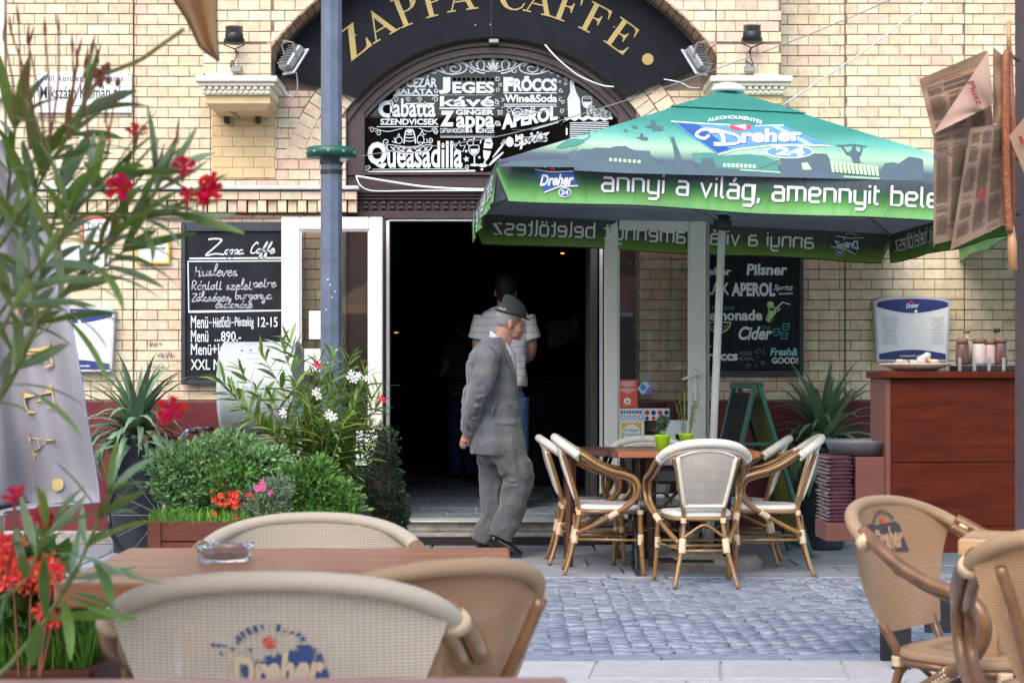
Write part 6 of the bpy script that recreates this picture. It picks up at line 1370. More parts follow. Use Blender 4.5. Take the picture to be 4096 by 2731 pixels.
# --- jacket
j = MB()
loft(j, [(lz(972), lx(250), lx(557), .205), (lz(955), lx(248), lx(555), .212), (lz(900), lx(246), lx(543), .212), (lz(840), lx(243), lx(530), .200), (lz(760), lx(238), lx(518), .182), (lz(690), lx(235), lx(513), .174), (lz(620), lx(232), lx(506), .174), (lz(545), lx(228), lx(492), .178), (lz(480), lx(229), lx(474), .188), (lz(430), lx(243), lx(458), .198), (lz(395), lx(268), lx(445), .185), (lz(365), lx(300), lx(438), .135), (lz(340), lx(335), lx(420), .09)], 36, .8)
sR = [q3(352, 415, -.165), q3(345, 470, -.215), q3(325, 560, -.245), q3(290, 650, -.248), q3(262, 740, -.205), q3(243, 848, -.108)]; sL = [q3(352, 415, .155), q3(320, 540, .225), q3(258, 645, .24), q3(243, 740, .16), q3(236, 850, .045)]
j.tube(smooth_path(sR, 4), [.07, .073, .076, .077, .078, .078, .077, .076, .074, .072, .070, .068, .066, .063, .060, .058, .056, .054, .052, .050, .049], 18)
j.tube(smooth_path(sL, 4), [.07, .073, .075, .075, .074, .073, .071, .069, .067, .065, .062, .059, .056, .053, .051, .050, .049], 16)
# pressed folds
for pts_, r_ in (([(300, 460, -.19), (285, 540, -.17), (262, 600, -.16)], .014), ([(330, 500, -.305), (300, 590, -.318), (285, 640, -.30)], .010), ([(335, 650, -.30), (292, 668, -.318), (255, 655, -.29)], .012), ([(325, 700, -.27), (285, 712, -.295), (245, 690, -.26)], .011), ([(300, 770, -.22), (270, 782, -.25), (232, 760, -.22)], .010), ([(360, 440, -.26), (385, 500, -.25), (388, 560, -.21)], .012), ([(440, 690, -.20), (470, 700, -.195), (505, 690, -.15)], .008), ([(400, 660, -.2), (375, 720, -.205), (360, 780, -.205)], .008), ([(235, 560, -.12), (250, 640, -.17), (262, 700, -.18)], .012)):
    j.tube([q3(*p) for p in pts_], [r_ * .5, r_, r_ * .5], 6)
jm = fuse(j, .0052, 2, 'jacket'); crease(jm, .017, lambda p: 1.3 if p.x < lx(330) else .6, (9, 7, 6)); jk = part_me('jacket', jm, SUITM, man)
def surf(y, x, out=.003):
    """where the jacket's near side is at this height"""
    best = 0; X_, Z_ = lx(x), lz(y)
    for v in jm.vertices:
        if abs(v.co.x - X_) < .012 and abs(v.co.z - Z_) < .012: best = min(best, v.co.y)
    return best - out
m = MB(); rows = [[(lx(x), surf(yy, x, .002 + .003 * i), lz(yy + i * 8 - (x - 380) * .02)) for x in range(380, 500, 13)] for i, yy in ((0, 779), (1, 781), (2, 783), (3, 785))]; m.grid(rows)
r2 = [[(p[0], p[1] + .012, p[2] - .002) for p in rows[-1]]]; m.grid([rows[-1]] + r2); part('pocket_flap', m, SUITM, jk, True)
m = MB()   # lapel and front edge
L1 = [(428, 352), (447, 392), (468, 440), (487, 500), (500, 560), (508, 630)]; L2 = [(410, 362), (420, 395), (440, 450), (468, 520), (490, 580), (506, 632)]
rows = [[(lx(a[0]), -.055 - .012 * math.sin(i * .55), lz(a[1])) for i, a in enumerate(L1)], [(lx((a[0] + c[0]) / 2), min(-.09, surf((a[1] + c[1]) / 2, (a[0] + c[0]) / 2, .006)), lz((a[1] + c[1]) / 2)) for a, c in zip(L1, L2)], [(lx(c[0]), surf(c[1], c[0], .003), lz(c[1])) for c in L2]]
m.grid(rows); part('lapel', m, SUITM, jk, True)
pass
SEAM = suit_mat('grey_seam_wool', (.05, .053, .06), .1)
for nm, pts_, r_ in (('pocket_edge', [(381, 802), (430, 806), (497, 801)], .0035), ('shoulder_seam', [(352, 392), (385, 425), (398, 480)], .003), ('lapel_edge', [(414, 372), (424, 400), (442, 450), (469, 520), (491, 580), (507, 634)], .0028), ('front_edge', [(509, 640), (516, 700), (520, 760), (532, 850), (548, 940)], .003), ('hem', [(260, 962), (330, 972), (420, 976), (500, 978), (548, 974)], .003)):
    m = MB(); m.tube(smooth_path([(lx(a_), surf(b_, a_, .0), lz(b_)) for a_, b_ in pts_], 4), r_, 6); part(nm, m, SEAM, jk, True)
for k in range(3):
    m = MB(); m.ell((lx(232 + k * 4), surf(812 + k * 13, 240, .002), lz(808 + k * 13)), (.007, .004, .007), seg=8); part('cuff_button', m, BLKP, jk)
m = MB(); m.ell((lx(511), -.06, lz(608)), (.004, .011, .011), seg=10); part('button', m, BLKP, jk)
# --- shirt, tie
SHIRT = M('striped_shirt', (.70, .72, .80), .7, .03)
def stripes(name, base, line, d, sc, th=.8, dist=0):
    m, nt, b_ = mk(name); L = nt.links.new; b_.inputs['Roughness'].default_value = .8; tc = N(nt, 'ShaderNodeTexCoord'); wv = N(nt, 'ShaderNodeTexWave'); wv.bands_direction = d; wv.inputs['Scale'].default_value = sc; wv.inputs['Distortion'].default_value = dist; wv.inputs['Detail'].default_value = 0; L(tc.outputs['Object'], wv.inputs[0])
    cr = N(nt, 'ShaderNodeValToRGB'); cr.color_ramp.elements[0].position = th; cr.color_ramp.elements[0].color = (*base, 1); cr.color_ramp.elements[1].position = th + .06; cr.color_ramp.elements[1].color = (*line, 1); L(wv.outputs[0], cr.inputs[0]); L(cr.outputs[0], b_.inputs[0]); MATS[name] = m; return m
SHS = stripes('blue_stripe_cotton', (.72, .74, .80), (.25, .28, .55), 'Y', 22, .75)
m = MB(); rows = []
for rr, dz in ((.064, .0), (.069, -.004), (.075, -.022), (.088, -.065), (.07, -.16)):
    row = []
    for k in range(32):
        a = 2 * PI * k / 32; x = lx(410) + rr * math.cos(a) - dz * .25; row.append((x, rr * 1.02 * math.sin(a), lz(345) - .050 * math.cos(a) + dz))
    rows.append(row)
m.grid(rows, close=True); part('shirt_collar', m, SHS, man, True)
m = MB(); loft(m, [(lz(630), lx(440), lx(500), .07), (lz(560), lx(430), lx(492), .08), (lz(480), lx(410), lx(475), .08), (lz(405), lx(395), lx(450), .055)]); part('shirt', m, SHS, man, True)
m = MB(); m.grid([[(lx(452) + .008, -.014, lz(395)), (lx(455) + .013, 0, lz(395)), (lx(452) + .008, .014, lz(395))], [(lx(462) + .006, -.017, lz(415)), (lx(464) + .012, 0, lz(415)), (lx(462) + .006, .017, lz(415))], [(lx(478) + .008, -.022, lz(470)), (lx(480) + .012, 0, lz(470)), (lx(478) + .008, .022, lz(470))], [(lx(500), -.03, lz(560)), (lx(502), 0, lz(560)), (lx(500), .03, lz(560))], [(lx(506), -.03, lz(640)), (lx(508), 0, lz(640)), (lx(506), .03, lz(640))]]); part('tie', m, M('black_tie', (.01, .01, .012), .5), man, True)
# --- trousers
t = MB()
for (h, k, a, s, ra) in (((425, 940), (512, 1090), (412, 1425), -.092, .083), ((372, 950), (380, 1180), (318, 1462), .092, .074)):
    pth = smooth_path([q3(*h, s), q3((h[0] + k[0]) / 2 + 6, (h[1] + k[1]) / 2, s), q3(*k, s), q3((k[0] + a[0]) / 2 + 12, (k[1] + a[1]) / 2, s), q3(*a, s)], 4); n_ = len(pth); t.tube(pth, [.118 - .022 * min(1, i / 8) - .016 * max(0, (i - 8) / 8) for i in range(n_)], 18)
t.ell(q3(395, 955), (.135, .185, .10))
for pts_, r_ in (([(430, 1100, -.17), (480, 1115, -.185), (530, 1090, -.18)], .010), ([(440, 1150, -.16), (490, 1140, -.18), (545, 1115, -.17)], .009), ([(400, 1350, -.16), (440, 1390, -.17), (470, 1400, -.15)], .008)): t.tube([q3(*p) for p in pts_], [r_ * .4, r_, r_ * .4], 6)
tm = fuse(t, .0055, 3, 'trousers'); crease(tm, .024, lambda p: .6 + .8 * abs(math.sin(p.z * 3.2)), (8, 5, 5)); part_me('trousers', tm, TROUM, man)
# --- shoes
LEA = M('black_leather', (.01, .010, .011), .3, .3, 30, coat=.4)
def shoe(heel, toe, lift, w_):
    m = MB(); h = Vector((heel[0], w_, heel[1])); tt = Vector((toe[0], w_, toe[1])); d = (tt - h); L_ = d.length; d.normalize(); up = Vector((-d.z, 0, d.x)); rows = []
    for t_, hw, hh in ((0, .026, .05), (.08, .034, .062), (.25, .036, .068), (.42, .036, .06), (.6, .044, .045), (.78, .046, .036), (.92, .036, .026), (1, .012, .014)):
        c = h + d * L_ * t_ ; row = []
        for k in range(14):
            a = 2 * PI * k / 14; y = math.cos(a) * hw; z = math.sin(a); z = (z * hh if z > 0 else z * .012) + .012; row.append(tuple(c + Vector((0, y, 0)) + up * z))
        rows.append(row)
    o = m.grid(rows, close=True); m.f += [tuple(o + k for k in range(14))[::-1], tuple(o + 7 * 14 + k for k in range(14))]; m.m += [0, 0]
    s_ = part('shoe', m, LEA, man, True); m = MB(); c = h + d * L_ * .1 - up * .008; m.box(tuple(c), (.06, .06, .022), rot=Matrix((d, Vector((0, 1, 0)), up)).transposed(), bev=.003); part('heel', m, BLKP, s_); return s_
shoe((lx(345), lz(1440)), (lx(522), lz(1528)), 0, -.092); shoe((lx(278), .010), (lx(278) + .28, .008), 0, .092)
m = MB(); m.tube([q3(415, 1400, -.092), q3(385, 1440, -.092)], .036, 10); m.tube([q3(318, 1450, .092), q3(312, 1495, .092)], .036, 10); part('sock', m, BLKP, man, True, kind=None)
# --- hair, eyes, hat
m = MB(); rows = []
for i in range(7):
    row = []
    for k in range(21):
        a = PI * (.33 + 1.34 * k / 20); el = R(34 - 66 * i / 6); rr = 1.035; row.append((lx(456) + .087 * rr * math.cos(a) * math.cos(el), .074 * rr * 1.03 * math.sin(a) * math.cos(el) , lz(228) + .10 * math.sin(el)))
    rows.append(row)
m.grid(rows); part('hair', m, M('grey_hair', (.30, .29, .28), .9, .3, 90, .6, 200), man, True)
for s in (-1, 1):
    m = MB(); m.ell(q3(521, 270, s * .030), (.010, .011, .009), seg=12); e_ = part('eye', m, M('eye_white', (.6, .58, .55), .2), man, True); m = MB(); m.ell(q3(528, 270, s * .030), (.003, .005, .005), seg=8); part('iris', m, BLKP, e_)
    m = MB(); m.tube([q3(526, 255, s * .014), q3(530, 251, s * .030), q3(520, 256, s * .046)], [.003, .004, .002], 6); part('eyebrow', m, MATS['grey_hair'], man)
hat = root('hat', None, None, (0, 0, 0)); hat.parent = man
HM = Matrix.Translation((lx(474), 0, lz(224))) @ Matrix.Rotation(R(11), 4, 'Y')
def hring(rx, ry, z, back=0, front=0, dx=0, n_=40):
    out = []
    for k in range(n_):
        a = 2 * PI * k / n_; c, s_ = math.cos(a), math.sin(a); zz = z + (back * max(0, -c) ** 1.5) + (front * max(0, c) ** 2) + .008 * abs(s_) ** 3 * (1 if z < .02 and rx > .09 else 0); out.append(tuple(HM @ Vector((dx + rx * c, ry * s_, zz))))
    return out
m = MB(); rows = [hring(.094, .084, .002, .006), hring(.108, .098, .000, .014, -.004), hring(.124, .112, .005, .024, -.008), hring(.126, .114, .008, .025, -.007), hring(.114, .102, .006, .021), hring(.090, .080, .006, .004)]; m.grid(rows, close=True); part('brim', m, FELT, hat, True)
m = MB(); rows = [hring(.095, .085, .0), hring(.093, .083, .02), hring(.089, .078, .035), hring(.083, .074, .07, 0, -.004), hring(.075, .065, .10, .004, -.014, -.006), hring(.060, .048, .125, .006, -.028, -.012), hring(.040, .026, .132, .004, -.034, -.016), hring(.018, .010, .124, 0, -.012, -.02), hring(.002, .002, .120, 0, 0, -.02)]; m.grid(rows, close=True); part('crown', m, FELT, hat, True)
m = MB(); m.grid([hring(.0968, .0868, .005), hring(.0950, .0850, .024)], close=True); part('hat_band', m, M('brown_band', (.05, .022, .008), .6), hat, True)
# ------------------------------------------------------------------ man in the striped shirt inside
s2 = F / 13.5
m2 = root('person', 'man in a white striped t-shirt and jeans seen from behind inside the dark doorway', 'person', ((2020 - 2048) / s2, 13.5, .158))
X2 = lambda x: (x - 2020) / s2; Z2 = lambda y: 1.2 + (1500 - y) / s2 - .158
b = MB(); g3 = lambda x, y, d=0: Vector((X2(x), d, Z2(y)))
b.ell(g3(2022, 1160, .02), (.078, .098, .118)); b.ell(g3(2022, 1200, .05), (.06, .07, .07)); b.tube([g3(2018, 1240), g3(2020, 1190)], [.065, .058], 14); b.ell(g3(2022, 1175, .12), (.012, .018, .02))
for s in (-1, 1): b.ell(g3(2022 + s * 40, 1172, .01), (.012, .018, .032))
# shoulders, trunk
def lofty(mb, rings, pw=.85, seg=28):
    rows = []
    for z, xc, hx, hy, yc in rings:
        rows.append([(xc + hx * math.copysign(abs(math.cos(a)) ** pw, math.cos(a)), yc + hy * math.copysign(abs(math.sin(a)) ** pw, math.sin(a)), z) for a in [2 * PI * k / seg for k in range(seg)]])
    o = mb.grid(rows, close=True); n_ = len(rows); mb.f += [tuple(o + k for k in range(seg))[::-1], tuple(o + (n_ - 1) * seg + k for k in range(seg))]; mb.m += [0, 0]
lofty(b, [(Z2(1560), 0, .14, .10, 0), (Z2(1450), 0, .145, .10, 0), (Z2(1330), 0, .16, .11, 0), (Z2(1270), 0, .17, .10, 0), (Z2(1235), 0, .08, .07, 0)])
aR = [g3(2100, 1275), g3(2125, 1370, .02), g3(2115, 1425, .12), g3(2075, 1440, .30)]; aL = [g3(1935, 1275), g3(1912, 1370, .02), g3(1925, 1430, .12), g3(1960, 1440, .30)]
for a_ in (aR, aL): b.tube(smooth_path(a_, 4), [.055, .053, .051, .05, .048, .046, .045, .044, .042, .040, .036, .032, .030], 12)
hand(b, aR[-1], (-.2, .9, .2), (-.9, -.2, -.2), 1, 40); hand(b, aL[-1], (.2, .9, .2), (.9, -.2, -.2), -1, 40)
for s in (-1, 1): b.tube([(s * .085, 0, .85), (s * .1, .01, .45), (s * .1, -.02, .06)], [.085, .058, .042], 12)
part_me('body', fuse(b, .006, 3), M('skin_dark_light', (.42, .24, .17), .55, .1, 22), m2)
sh = MB(); lofty(sh, [(Z2(1545), .005, .172, .125, 0), (Z2(1480), 0, .168, .122, 0), (Z2(1400), 0, .172, .122, 0), (Z2(1320), 0, .188, .125, 0), (Z2(1275), 0, .205, .118, 0), (Z2(1248), 0, .165, .10, 0), (Z2(1228), 0, .085, .08, 0)])
for a_ in (aR, aL): sh.tube([a_[0] + Vector((0, 0, .02)), a_[0].lerp(a_[1], .5), a_[0].lerp(a_[1], .85)], [.078, .082, .085], 16)
shm = fuse(sh, .008, 3); crease(shm, .014, None, (6, 6, 5)); part_me('t_shirt', shm, stripes('brown_stripe_cotton', (.64, .66, .72), (.30, .21, .13), 'Z', 5.6, .965, .3), m2)
tr = MB(); tr.ell((0, 0, .86), (.165, .125, .12))
for s in (-1, 1): tr.tube(smooth_path([(s * .085, 0, .86), (s * .1, .02, .48), (s * .1, -.02, .04)], 4), [.105, .102, .098, .092, .086, .08, .075, .073, .072], 14)
trm = fuse(tr, .008, 3); crease(trm, .012); part_me('jeans', trm, M('denim', (.03, .075, .18), .8, .3, 14, .3, 200), m2)
m = MB(); m.ell(g3(2022, 1150, .0), (.086, .104, .112)); m.ell(g3(2022, 1185, -.035), (.068, .06, .06)); part('hair', m, M('dark_hair', (.012, .010, .009), .7, .3, 60, .5, 200), m2, True)
for s in (-1, 1): m = MB(); m.ell((s * .1, .05, .04), (.045, .14, .045)); part('shoe', m, LEA, m2, True)
# two dim figures farther in
def dim_person(px, Yk, lab, mat, h=1.7):
    k = copy_tree(m2); k['label'] = lab; k.location = ((px - 2048) * Yk / F, Yk, .158); sc = h / 1.82; k.scale = (sc, sc, sc); k.rotation_euler = (0, 0, R(40))
    for c in kids(k):
        if c.name.startswith('t_shirt'): c.data = c.data.copy(); c.data.materials.clear(); c.data.materials.append(mat)
    return k
dim_person(1850, 17.6, 'shadowy person in a black and white striped top deep in the dark room', stripes('dark_stripe_cotton', (.03, .03, .03), (.25, .25, .25), 'Z', 9, .7), 1.66)
# ================================================================== PLANTS BY THE WALL
def blade(L_, w_, droop, fold=.18, n=6, curl=0):
    """one long leaf rising along +z and arching over towards +x"""
    m = MB(); p = Vector((0, 0, 0)); a = 0; rows = []
    for i in range(n + 1):
        t = i / n; ww = w_ * (math.sin(PI * min(1, .12 + .88 * t) ** .8) if w_ < .03 or True else 1) * (1 if t < .98 else 0)
        ww = w_ * max(0.02, (1 - t ** 2.2)) * (.55 + .45 * min(1, t * 4)); side = Vector((0, 1, 0)); nrm = Vector((math.cos(a), 0, -math.sin(a)))
        rows.append([tuple(p - side * ww - nrm * -fold * ww), tuple(p), tuple(p + side * ww - nrm * -fold * ww)])
        p = p + Vector((math.sin(a), 0, math.cos(a))) * L_ / n; a += droop / n * (1 + 1.2 * t)
    m.grid(rows); return m
def lance(L_, w_, bend, n=5, fold=.25):
    """oleander leaf along +x"""
    m = MB(); rows = []; p = Vector((0, 0, 0)); a = 0
    for i in range(n + 1):
        t = i / n; ww = w_ * math.sin(PI * (.04 + .94 * t)) ** .75; up = Vector((math.sin(a), 0, math.cos(a)))
        rows.append([tuple(p + Vector((0, -ww, 0)) + up * fold * ww), tuple(p), tuple(p + Vector((0, ww, 0)) + up * fold * ww)])
        p = p + Vector((math.cos(a), 0, -math.sin(a))) * L_ / n; a += bend / n
    m.grid(rows); return m
YME = [mesh_of(blade(L_, w_ * 1.55, d), 'leaf', YUC, True) for L_, w_, d in ((.55, .019, .5), (.60, .021, .9), (.52, .020, 1.4), (.48, .019, 1.9), (.58, .022, 2.4), (.45, .018, .2), (.55, .020, 2.9))]
def frame(dirv, roll=0):
    x = Vector(dirv).normalized(); z = Vector((0, 0, 1)) - x * x.z
    if z.length < 1e-3: z = Vector((0, 1, 0))
    z.normalize(); y = z.cross(x); m = Matrix((x, y, z)).transposed().to_4x4(); return m @ Matrix.Rotation(roll, 4, 'X')
def tall_pot(X_, Y_, h, w0, w1, lab):
    r_ = root('potted_yucca', lab, 'potted plant', (X_, Y_, 0), 0, 'yuccas in tall dark pots by the cafe wall'); m = MB(); m.lathe([(w0, 0), (w0 + .004, .02), (w1, h - .05), (w1 + .008, h - .045), (w1 + .008, h), (w1 - .012, h), (w1 - .02, h - .05)], 32); part('pot', m, DARKPOT, r_, True)
    m = MB(); m.lathe([(w1 - .018, h - .05), (0, h - .03)], 20); part('soil', m, SOIL, r_); return r_
def yucca(r_, c, n, spread, seed):
    random.seed(seed); m = MB(); m.tube([(0, 0, c[2] - .15), c], [.03, .035], 8); part('stem', m, STEM, r_)
    for k in range(n):
        t = k / n; a = k * 2.4 + random.uniform(-.3, .3); tilt = R(6) + spread * t ** .9 + random.uniform(-.08, .08); vi = min(6, int(t * 6.2 + random.uniform(-.8, 1))); vi = max(0, vi)
        mt = Matrix.Translation(Vector(c) - Vector((0, 0, .10 * t))) @ Matrix.Rotation(a, 4, 'Z') @ Matrix.Rotation(tilt, 4, 'Y') @ Matrix.Rotation(random.uniform(-.4, .4), 4, 'Z'); s_ = random.uniform(.85, 1.12)
        inst('leaf', YME[vi], r_, None, mtx=mt @ Matrix.Diagonal((s_, s_, s_, 1)))
y1 = tall_pot((545 - 2048) * 11.75 / F, 11.75, .80, .15, .175, 'yucca in a tall dark round pot left, before the dark red plinth'); yucca(y1, (0, 0, .84), 125, R(92), 21)
y2 = tall_pot((3285 - 2048) * 12.0 / F, 11.95, .72, .14, .17, 'yucca in a tall dark pot right, between white armchairs and blankets'); yucca(y2, (.0, 0, .78), 110, R(90), 33)
# foliage as thousands of little leaves
def leafcloud(blobs, n, size, mat, parent, seed, up=.4, wf=.42, name='foliage', shell=.55):
    random.seed(seed); m = MB(); tot = sum(b[1][0] * b[1][1] * b[1][2] for b in blobs)
    for (c, r) in blobs:
        k_ = int(n * r[0] * r[1] * r[2] / tot)
        for _ in range(k_):
            d = Vector((random.gauss(0, 1), random.gauss(0, 1), random.gauss(0, 1))).normalized(); rr = shell + (1 - shell) * random.random() ** .7; rr *= 1 + .30 * mnoise.noise(Vector((d.x * 3 + c[0] * 5, d.y * 3, d.z * 3 + c[2] * 5))) * 2
            p = Vector((c[0] + d.x * r[0] * rr, c[1] + d.y * r[1] * rr, c[2] + d.z * r[2] * rr))
            ax = (d + Vector((random.gauss(0, .5), random.gauss(0, .5), random.gauss(0, .5) + up))).normalized(); sd = ax.cross(Vector((random.gauss(0, 1), random.gauss(0, 1), random.gauss(0, 1)))).normalized(); s_ = size * random.uniform(.6, 1.25); nn = ax.cross(sd) * .12 * s_
            m.add([p, p + ax * s_ * .45 + sd * s_ * wf * .5 + nn, p + ax * s_, p + ax * s_ * .45 - sd * s_ * wf * .5 + nn], [(0, 1, 2, 3)])
    return part(name, m, mat, parent, kind='stuff')
def twigs(parent, base, blobs, n, seed, mat=STEM, r_=.003):
    random.seed(seed); m = MB()
    for _ in range(n):
        c, r = random.choice(blobs); e = Vector((c[0] + random.uniform(-.7, .7) * r[0], c[1] + random.uniform(-.7, .7) * r[1], c[2] + random.uniform(-.3, .8) * r[2])); b_ = Vector(base) + Vector((random.uniform(-.06, .06), random.uniform(-.06, .06), 0)); m.tube([b_, b_.lerp(e, .5) + Vector((0, 0, .05)), e], [r_ * 1.6, r_, r_ * .5], 5)
    return part('branches', m, mat, parent, kind='stuff')
# wooden planter with herbs
PY = 9.25; sP = F / PY
plx = lambda px: (px - 2048) / sP; plz = lambda py: 1.2 + (1500 - py) / sP
pb = root('planter_box', 'reddish brown slatted wooden planter filled with shrubs and grass', 'planter', ((plx(630) + plx(1420)) / 2, PY, 0)); bw = plx(1420) - plx(630); ph = .44
for i in range(4):
    for sy in (-1, 1):
        m = MB(); m.box((0, sy * .23, .06 + i * .108), (bw - .08, .022, .102), bev=.004); part('board', m, PLANK, pb)
    for sx in (-1, 1):
        m = MB(); m.box((sx * (bw / 2 - .011), 0, .06 + i * .108), (.022, .44, .102), bev=.004); part('board', m, PLANK, pb)
for sx in (-1, 1):
    for sy in (-1, 1): m = MB(); m.box((sx * (bw / 2 - .035), sy * .248, .22), (.07, .02, .44), bev=.004); part('corner_post', m, PLANK, pb)
m = MB(); m.box((0, 0, .395), (bw - .05, .43, .05)); part('soil', m, SOIL, pb)
def grassy(parent, x0, x1, y0, y1, z, n, h, mat=GRASS, seed=1, w_=.0022, name='grass'):
    random.seed(seed); m = MB()
    for _ in range(n):
        x, y = random.uniform(x0, x1), random.uniform(y0, y1); a = random.uniform(0, 2 * PI); hh = h * random.uniform(.4, 1.2); ln = hh * random.uniform(.2, 1.1); dx, dy = math.cos(a), math.sin(a); s_ = Vector((-dy, dx, 0)) * w_; p = Vector((x, y, z)); q = p + Vector((dx * ln * .35, dy * ln * .35, hh * .6)); e = p + Vector((dx * ln, dy * ln, hh * .85)); m.add([p - s_, p + s_, q + s_, q - s_, e], [(0, 1, 2, 3), (3, 2, 4)])
    return part(name, m, mat, parent, kind='stuff')
grassy(pb, -bw / 2, bw / 2, -.24, .2, .41, 3200, .10, seed=3)
def loc(px, py, Yk): v = P(px, py, Yk); return v
def bush(name, lab, blobs_px, Yk, n, size, mat, seed, cat='shrub', wf=.5, up=.4, shell=.5, stemm=STEM):
    """blobs_px: (px, py, rx, ry) in the photograph at distance Yk"""
    k = Yk / F; c0 = P(blobs_px[0][0], 2300, Yk); base = Vector((c0.x, Yk, .47)); r_ = root(name, lab, cat, tuple(base))
    bl = [((P(x, y, Yk).x - base.x, dy, P(x, y, Yk).z - base.z), (rx * k, min(rx, ry) * k * .8, ry * k)) for x, y, rx, ry, dy in blobs_px]
    leafcloud(bl, n, size, mat, r_, seed, up, wf, shell=shell); twigs(r_, (0, 0, 0), bl, 26, seed, stemm); return r_, bl
bush('shrub', 'rounded light green small-leaved shrub in the wooden planter', [(760, 1870, 150, 95, 0), (900, 1840, 150, 95, .02), (1010, 1860, 120, 80, -.02), (850, 1950, 170, 100, 0), (700, 1940, 90, 70, 0), (960, 1790, 90, 50, 0), (1080, 1850, 70, 60, 0), (820, 2020, 120, 50, 0)], 9.25, 13000, .040, BUSH, 5, wf=.55)
bush('herb_plant', 'bright green leafy herb at the right end of the planter', [(1230, 1950, 110, 90, 0), (1330, 1990, 90, 70, -.02), (1180, 2040, 120, 60, 0), (1390, 2020, 60, 50, -.05), (1260, 1880, 60, 50, 0)], 9.2, 5200, .040, HERB, 6, wf=.5)
bush('herb_plant', 'pale grey-green herb between the shrub and the bright green herb', [(1060, 2010, 90, 70, 0), (1110, 1960, 60, 50, 0), (1020, 2060, 90, 40, 0)], 9.1, 3600, .024, M('sage_leaf', (.20, .29, .18), .6, .2, 20, trans=.2, vary=.3), 7, wf=.4)
def flower5(mb, c, r_, nrm, seed, n=5, m=0, cup=.35):
    rr = random.Random(seed); nrm = Vector(nrm).normalized(); u = nrm.cross(Vector((rr.uniform(-1, 1), rr.uniform(-1, 1), .3))).normalized(); v = nrm.cross(u); c = Vector(c)
    for k in range(n):
        a = 2 * PI * k / n + rr.uniform(-.15, .15); d = u * math.cos(a) + v * math.sin(a); s_ = nrm.cross(d); L_ = r_ * rr.uniform(.85, 1.1)
        mb.add([c, c + d * L_ * .45 + s_ * L_ * .18 + nrm * L_ * cup * .5, c + d * L_ * .9 + s_ * L_ * .38 + nrm * L_ * cup, c + d * L_ * 1.05 + nrm * L_ * cup * .8 + s_ * .08 * L_, c + d * L_ * .92 - s_ * L_ * .30 + nrm * L_ * cup * .75, c + d * L_ * .45 - s_ * L_ * .16 + nrm * L_ * cup * .45, c + d * L_ * .6 + nrm * L_ * cup * .25], [(0, 1, 6), (1, 2, 6), (2, 3, 6), (3, 4, 6), (4, 5, 6), (5, 0, 6)], m)
fl_ = root('begonia', 'small red flowers low in the planter under the light green shrub', 'flowers', tuple(P(930, 2300, 9.15)[:2]) + (.47,)); m = MB(); random.seed(8)
for k in range(46):
    p = P(random.gauss(925, 45), random.gauss(2000, 26), 9.1 + random.uniform(-.08, .04)); flower5(m, p - fl_.location, .016, (random.uniform(-.4, .4), -1, random.uniform(0, .6)), k)
part('petals', m, SCAR, fl_, kind='stuff'); leafcloud([((0, 0, .17), (.14, .10, .12))], 900, .03, HERB, fl_, 12, wf=.8)
m = MB(); 
for k in range(10): p = P(random.gauss(1040, 14), random.gauss(1952, 10), 8.95); flower5(m, p, .016, (0, -1, .3), k)
single('petunia', 'tiny pink flowers beside the pale grey-green herb', 'flowers', m, PINK, tuple(P(1040, 1950, 8.95)))
# boxwood cone, small agave-like plant
bx_ = root('boxwood_cone', 'dark clipped boxwood cone in a pot beside the doorway', 'shrub', ((1530 - 2048) * 10.75 / F, 10.75, 0)); leafcloud([((0, 0, .34 + .09 * i), (.155 - .0 * i - .014 * i, .155 - .014 * i, .10)) for i in range(6)] + [((0, 0, .28), (.15, .15, .1))], 9500, .020, BOXW, bx_, 9, wf=.6, shell=.75)
m = MB(); m.lathe([(.10, 0), (.145, .24), (.15, .26), (.12, .25)], 20); part('pot', m, DARKPOT, bx_, True); m = MB(); m.lathe([(.11, .24), (.10, .5), (.02, .86)], 12); part('trunk', m, SOIL, bx_)
